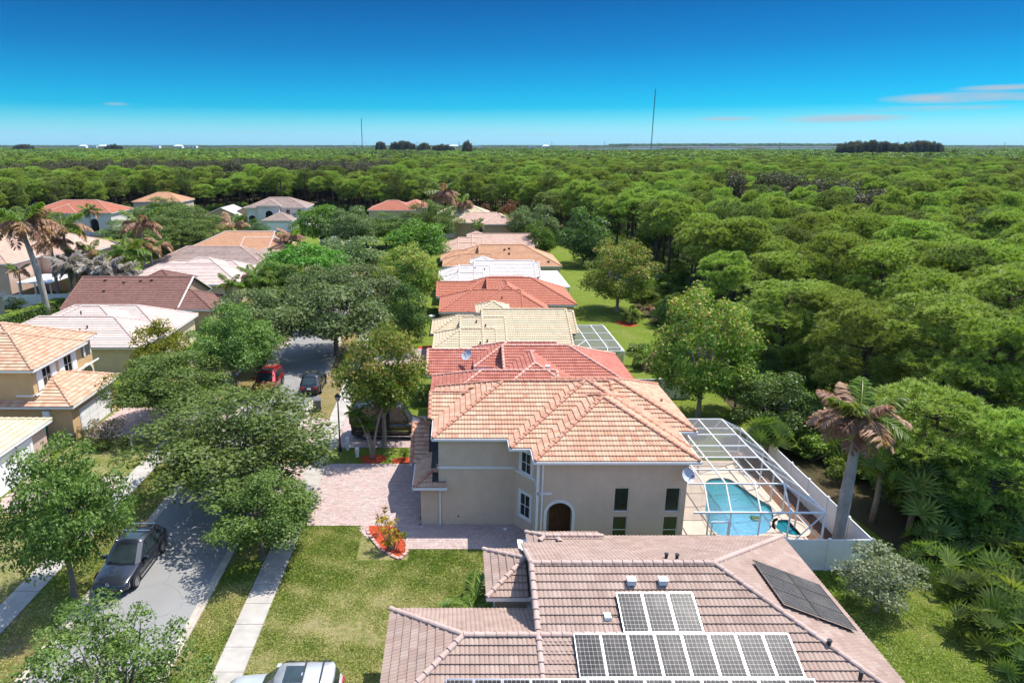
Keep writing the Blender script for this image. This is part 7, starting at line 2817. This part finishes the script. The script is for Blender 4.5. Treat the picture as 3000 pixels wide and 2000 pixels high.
# ================================================================== POLES, WIRES, MASTS
m_pole = M_plain('weathered pole', (.30, .27, .24), .9, .2, 1)
m_wire = M_plain('power wire', (.30, .30, .30), .5, .05, 1)
POLES = [(2988, 655, 11, 'power pole at the right edge above the broadleaf thicket'), (2650, 578, 11, 'power pole half sunk in the wood right of centre'), (2219, 560, 11, 'lone power pole standing in the pine wood'),
         (1793, 492, 11.5, 'power pole in the wood, right of the one with crossarms'), (1710, 483, 11.5, 'power pole with a crossarm in the wood'), (1637, 466, 12, 'pale pole below the small white roofs'),
         (1500, 466, 12, 'power pole in the wood above the salmon roof'), (1372, 478, 11.5, 'power pole with a pale crossarm over the wood'), (1160, 486, 11.5, 'power pole with crossarm above the bright pines'), (897, 490, 11.5, 'power pole at the end of the casuarina belt')]
heads = []
for k, (u, v, h, lab) in enumerate(POLES):
    p = P(u, v, h)
    t = thing('power_pole', lab, 'power pole', (p.x, p.y, 0), group='power poles')
    mb = MB(); mb.tube([(0, 0, 0), (0, 0, h)], [.17, .11], 8); mb.build('pole', m_pole, t)
    mb = MB(); mb.box(-1.2, 1.2, -.07, .07, h - .7, h - .55); mb.build('crossarm', m_pole, t)
    mb = MB()
    for x in (-1.1, -.4, .4, 1.1): mb.cyl((x, 0, h - .55), (x, 0, h - .35), .05, .03, 6)
    mb.build('insulators', m_rim, t)
    heads.append(Vector((p.x, p.y, h - .35)))
def wire(a, b, off, sag, lab):
    mb = MB()
    pts = [a.lerp(b, i / 14) + Vector((off, 0, -sag * 4 * (i / 14) * (1 - i / 14))) for i in range(15)]
    mb.tube(pts, .035, 4, False)
    tag(mb.build('power_wire', m_wire), lab, 'power wire', 'power wires over the wood')
runs = [(0, 1), (1, 2), (2, 3), (3, 4), (4, 6), (6, 7), (7, 8), (8, 9)]
for r, (i, j) in enumerate(runs):
    for q, off in enumerate((-1.1, .4, 1.1)):
        wire(heads[i], heads[j], off, .8 + .3 * (heads[i] - heads[j]).length / 100, 'thin power wire strung between the poles over the wood')
a = heads[0] + Vector((40, -38, 0))
for off in (-1.1, .4, 1.1): wire(heads[0], a, off, .8, 'thin power wire strung between the poles over the wood')
a = heads[9] + Vector((-120, 6, 0))
for off in (-1.1, 1.1): wire(heads[9], a, off, 1.6, 'thin power wire strung between the poles over the wood')


def mast(label, u, vtop, Y, w, vb=424):
    top = Q(u, vtop, Y)
    t = thing('radio_mast', label, 'mast', (Q(u, vb, Y).x, Y, 0))
    H = top.z
    m_m = M_plain('mast steel', (.10, .12, .15), .6, .1, .1)
    mb = MB()
    for k in range(3):
        a = 2 * math.pi * k / 3
        mb.bar((w * math.cos(a), w * math.sin(a), 0), (w * math.cos(a), w * math.sin(a), H), w * .55)
    mb.build('legs', m_m, t)
    mb = MB()
    n = int(H / 6)
    for i in range(n):
        z0, z1 = H * i / n, H * (i + 1) / n
        for k in range(3):
            a, b = 2 * math.pi * k / 3, 2 * math.pi * (k + 1) / 3
            mb.bar((w * math.cos(a), w * math.sin(a), z0), (w * math.cos(b), w * math.sin(b), z1), w * .3)
    mb.build('lattice', m_m, t)
    mb = MB(); mb.cyl((0, 0, H), (0, 0, H + 6), .2, .1, 6); mb.build('antenna', m_m, t)
    return t
mast('taller radio mast on the horizon, right of centre', 1908, 262, 1500, .85)
mast('shorter radio mast on the horizon, left of centre', 1061, 348, 1700, .9)
for u, vt, lab in ((1037, 416, 'thin pole left of the dark horizon trees'), (1221, 415, 'thin pole right of the dark horizon trees'), (1345, 414, 'thin pole on the horizon between the masts'), (1617, 413, 'thin pole on the horizon left of the lagoon strip'),
                   (1771, 414, 'thin pole in front of the lagoon strip'), (1928, 415, 'thin pole just right of the taller radio mast'), (2285, 417, 'thin pole before the far wooded shore'), (2945, 416, 'thin pole at the far right of the horizon')):
    Y = 900
    top = Q(u, vt, Y)
    t = thing('horizon_pole', lab, 'pole', (top.x, Y, 0))
    mb = MB(); mb.tube([(0, 0, 0), (0, 0, top.z)], [.4, .25], 6); mb.build('shaft', m_pole, t)

# small white buildings far off
def far_building(label, u, v, Y, w, h, d=14, roof=True):
    c = Q(u, v, Y)
    t = thing('far_building', label, 'building', (c.x, Y, 0))
    z = max(4.0, c.z)
    mb = MB(); mb.box(-w / 2, w / 2, 0, d, 0, z); mb.build('wall', m_vinyl, t)
    mb = MB()
    if roof:
        e = w / 2 + .4
        mb.add([(-e, -.4, z), (e, -.4, z), (e, d + .4, z), (-e, d + .4, z), (-e * .5, d / 2, z + h), (e * .5, d / 2, z + h)], [(0, 1, 5, 4), (1, 2, 5), (2, 3, 4, 5), (3, 0, 4)])
    else:
        mb.box(-w / 2 - .3, w / 2 + .3, -.3, d + .3, z + .003, z + .6)
    mb.build('roof', m_vinyl, t)
    mb = MB()
    for k in range(3):
        x = -w / 2 + w * (k + .5) / 3
        mb.box(x - w * .07, x + w * .07, -.05, .02, z * .35, z * .75)
    mb.build('windows', m_glass, t)
    return t
far_building('left one of two small white roofed houses showing over the pine wood', 1647, 476, 560, 11, 3.2, 10)
far_building('right one of two small white roofed houses showing over the pine wood', 1666, 478, 566, 9, 3.0, 10)
far_building('white flat building on the horizon right of the taller mast', 1932, 440, 1650, 20, 2, 14, False)
far_building('long low white building left of the taller mast foot', 1915, 443, 1660, 30, 2, 12, False)
for k, (u, lab) in enumerate(((240, 'white buildings strip on the far left horizon, first'), (270, 'bright white building on the far left horizon, left of the dark clump'), (300, 'white building just left of the dark horizon clump'), (455, 'white building on the left horizon, right of the dark clump'), (520, 'pair of white walls on the left horizon'),
                              (560, 'small white block on the left horizon'), (1600, 'white building on the horizon at the lagoon'), (1400, 'white building on the horizon between the dark stands'), (1330, 'low white building on the middle horizon'), (1560, 'low white block on the middle horizon'))):
    far_building(lab, u, 427.6, 2600, 26 + 5 * (k % 3), 3, 20, k % 2 == 0)

# ================================================================== AIR
m_haze = bpy.data.materials.new('air')
m_haze.use_nodes = True
t = m_haze.node_tree
t.nodes.clear()
vo = nn(t, 'ShaderNodeVolumePrincipled')
vo.inputs['Color'].default_value = (.42, .70, 1, 1)
vo.inputs['Density'].default_value = .00003
vo.inputs['Anisotropy'].default_value = 0
ou = nn(t, 'ShaderNodeOutputMaterial')
t.links.new(vo.outputs[0], ou.inputs['Volume'])
mb = MB(); mb.box(-9300, 9300, -480, 14300, -2.5, 190)
tag(mb.build('haze', m_haze), kind='stuff')
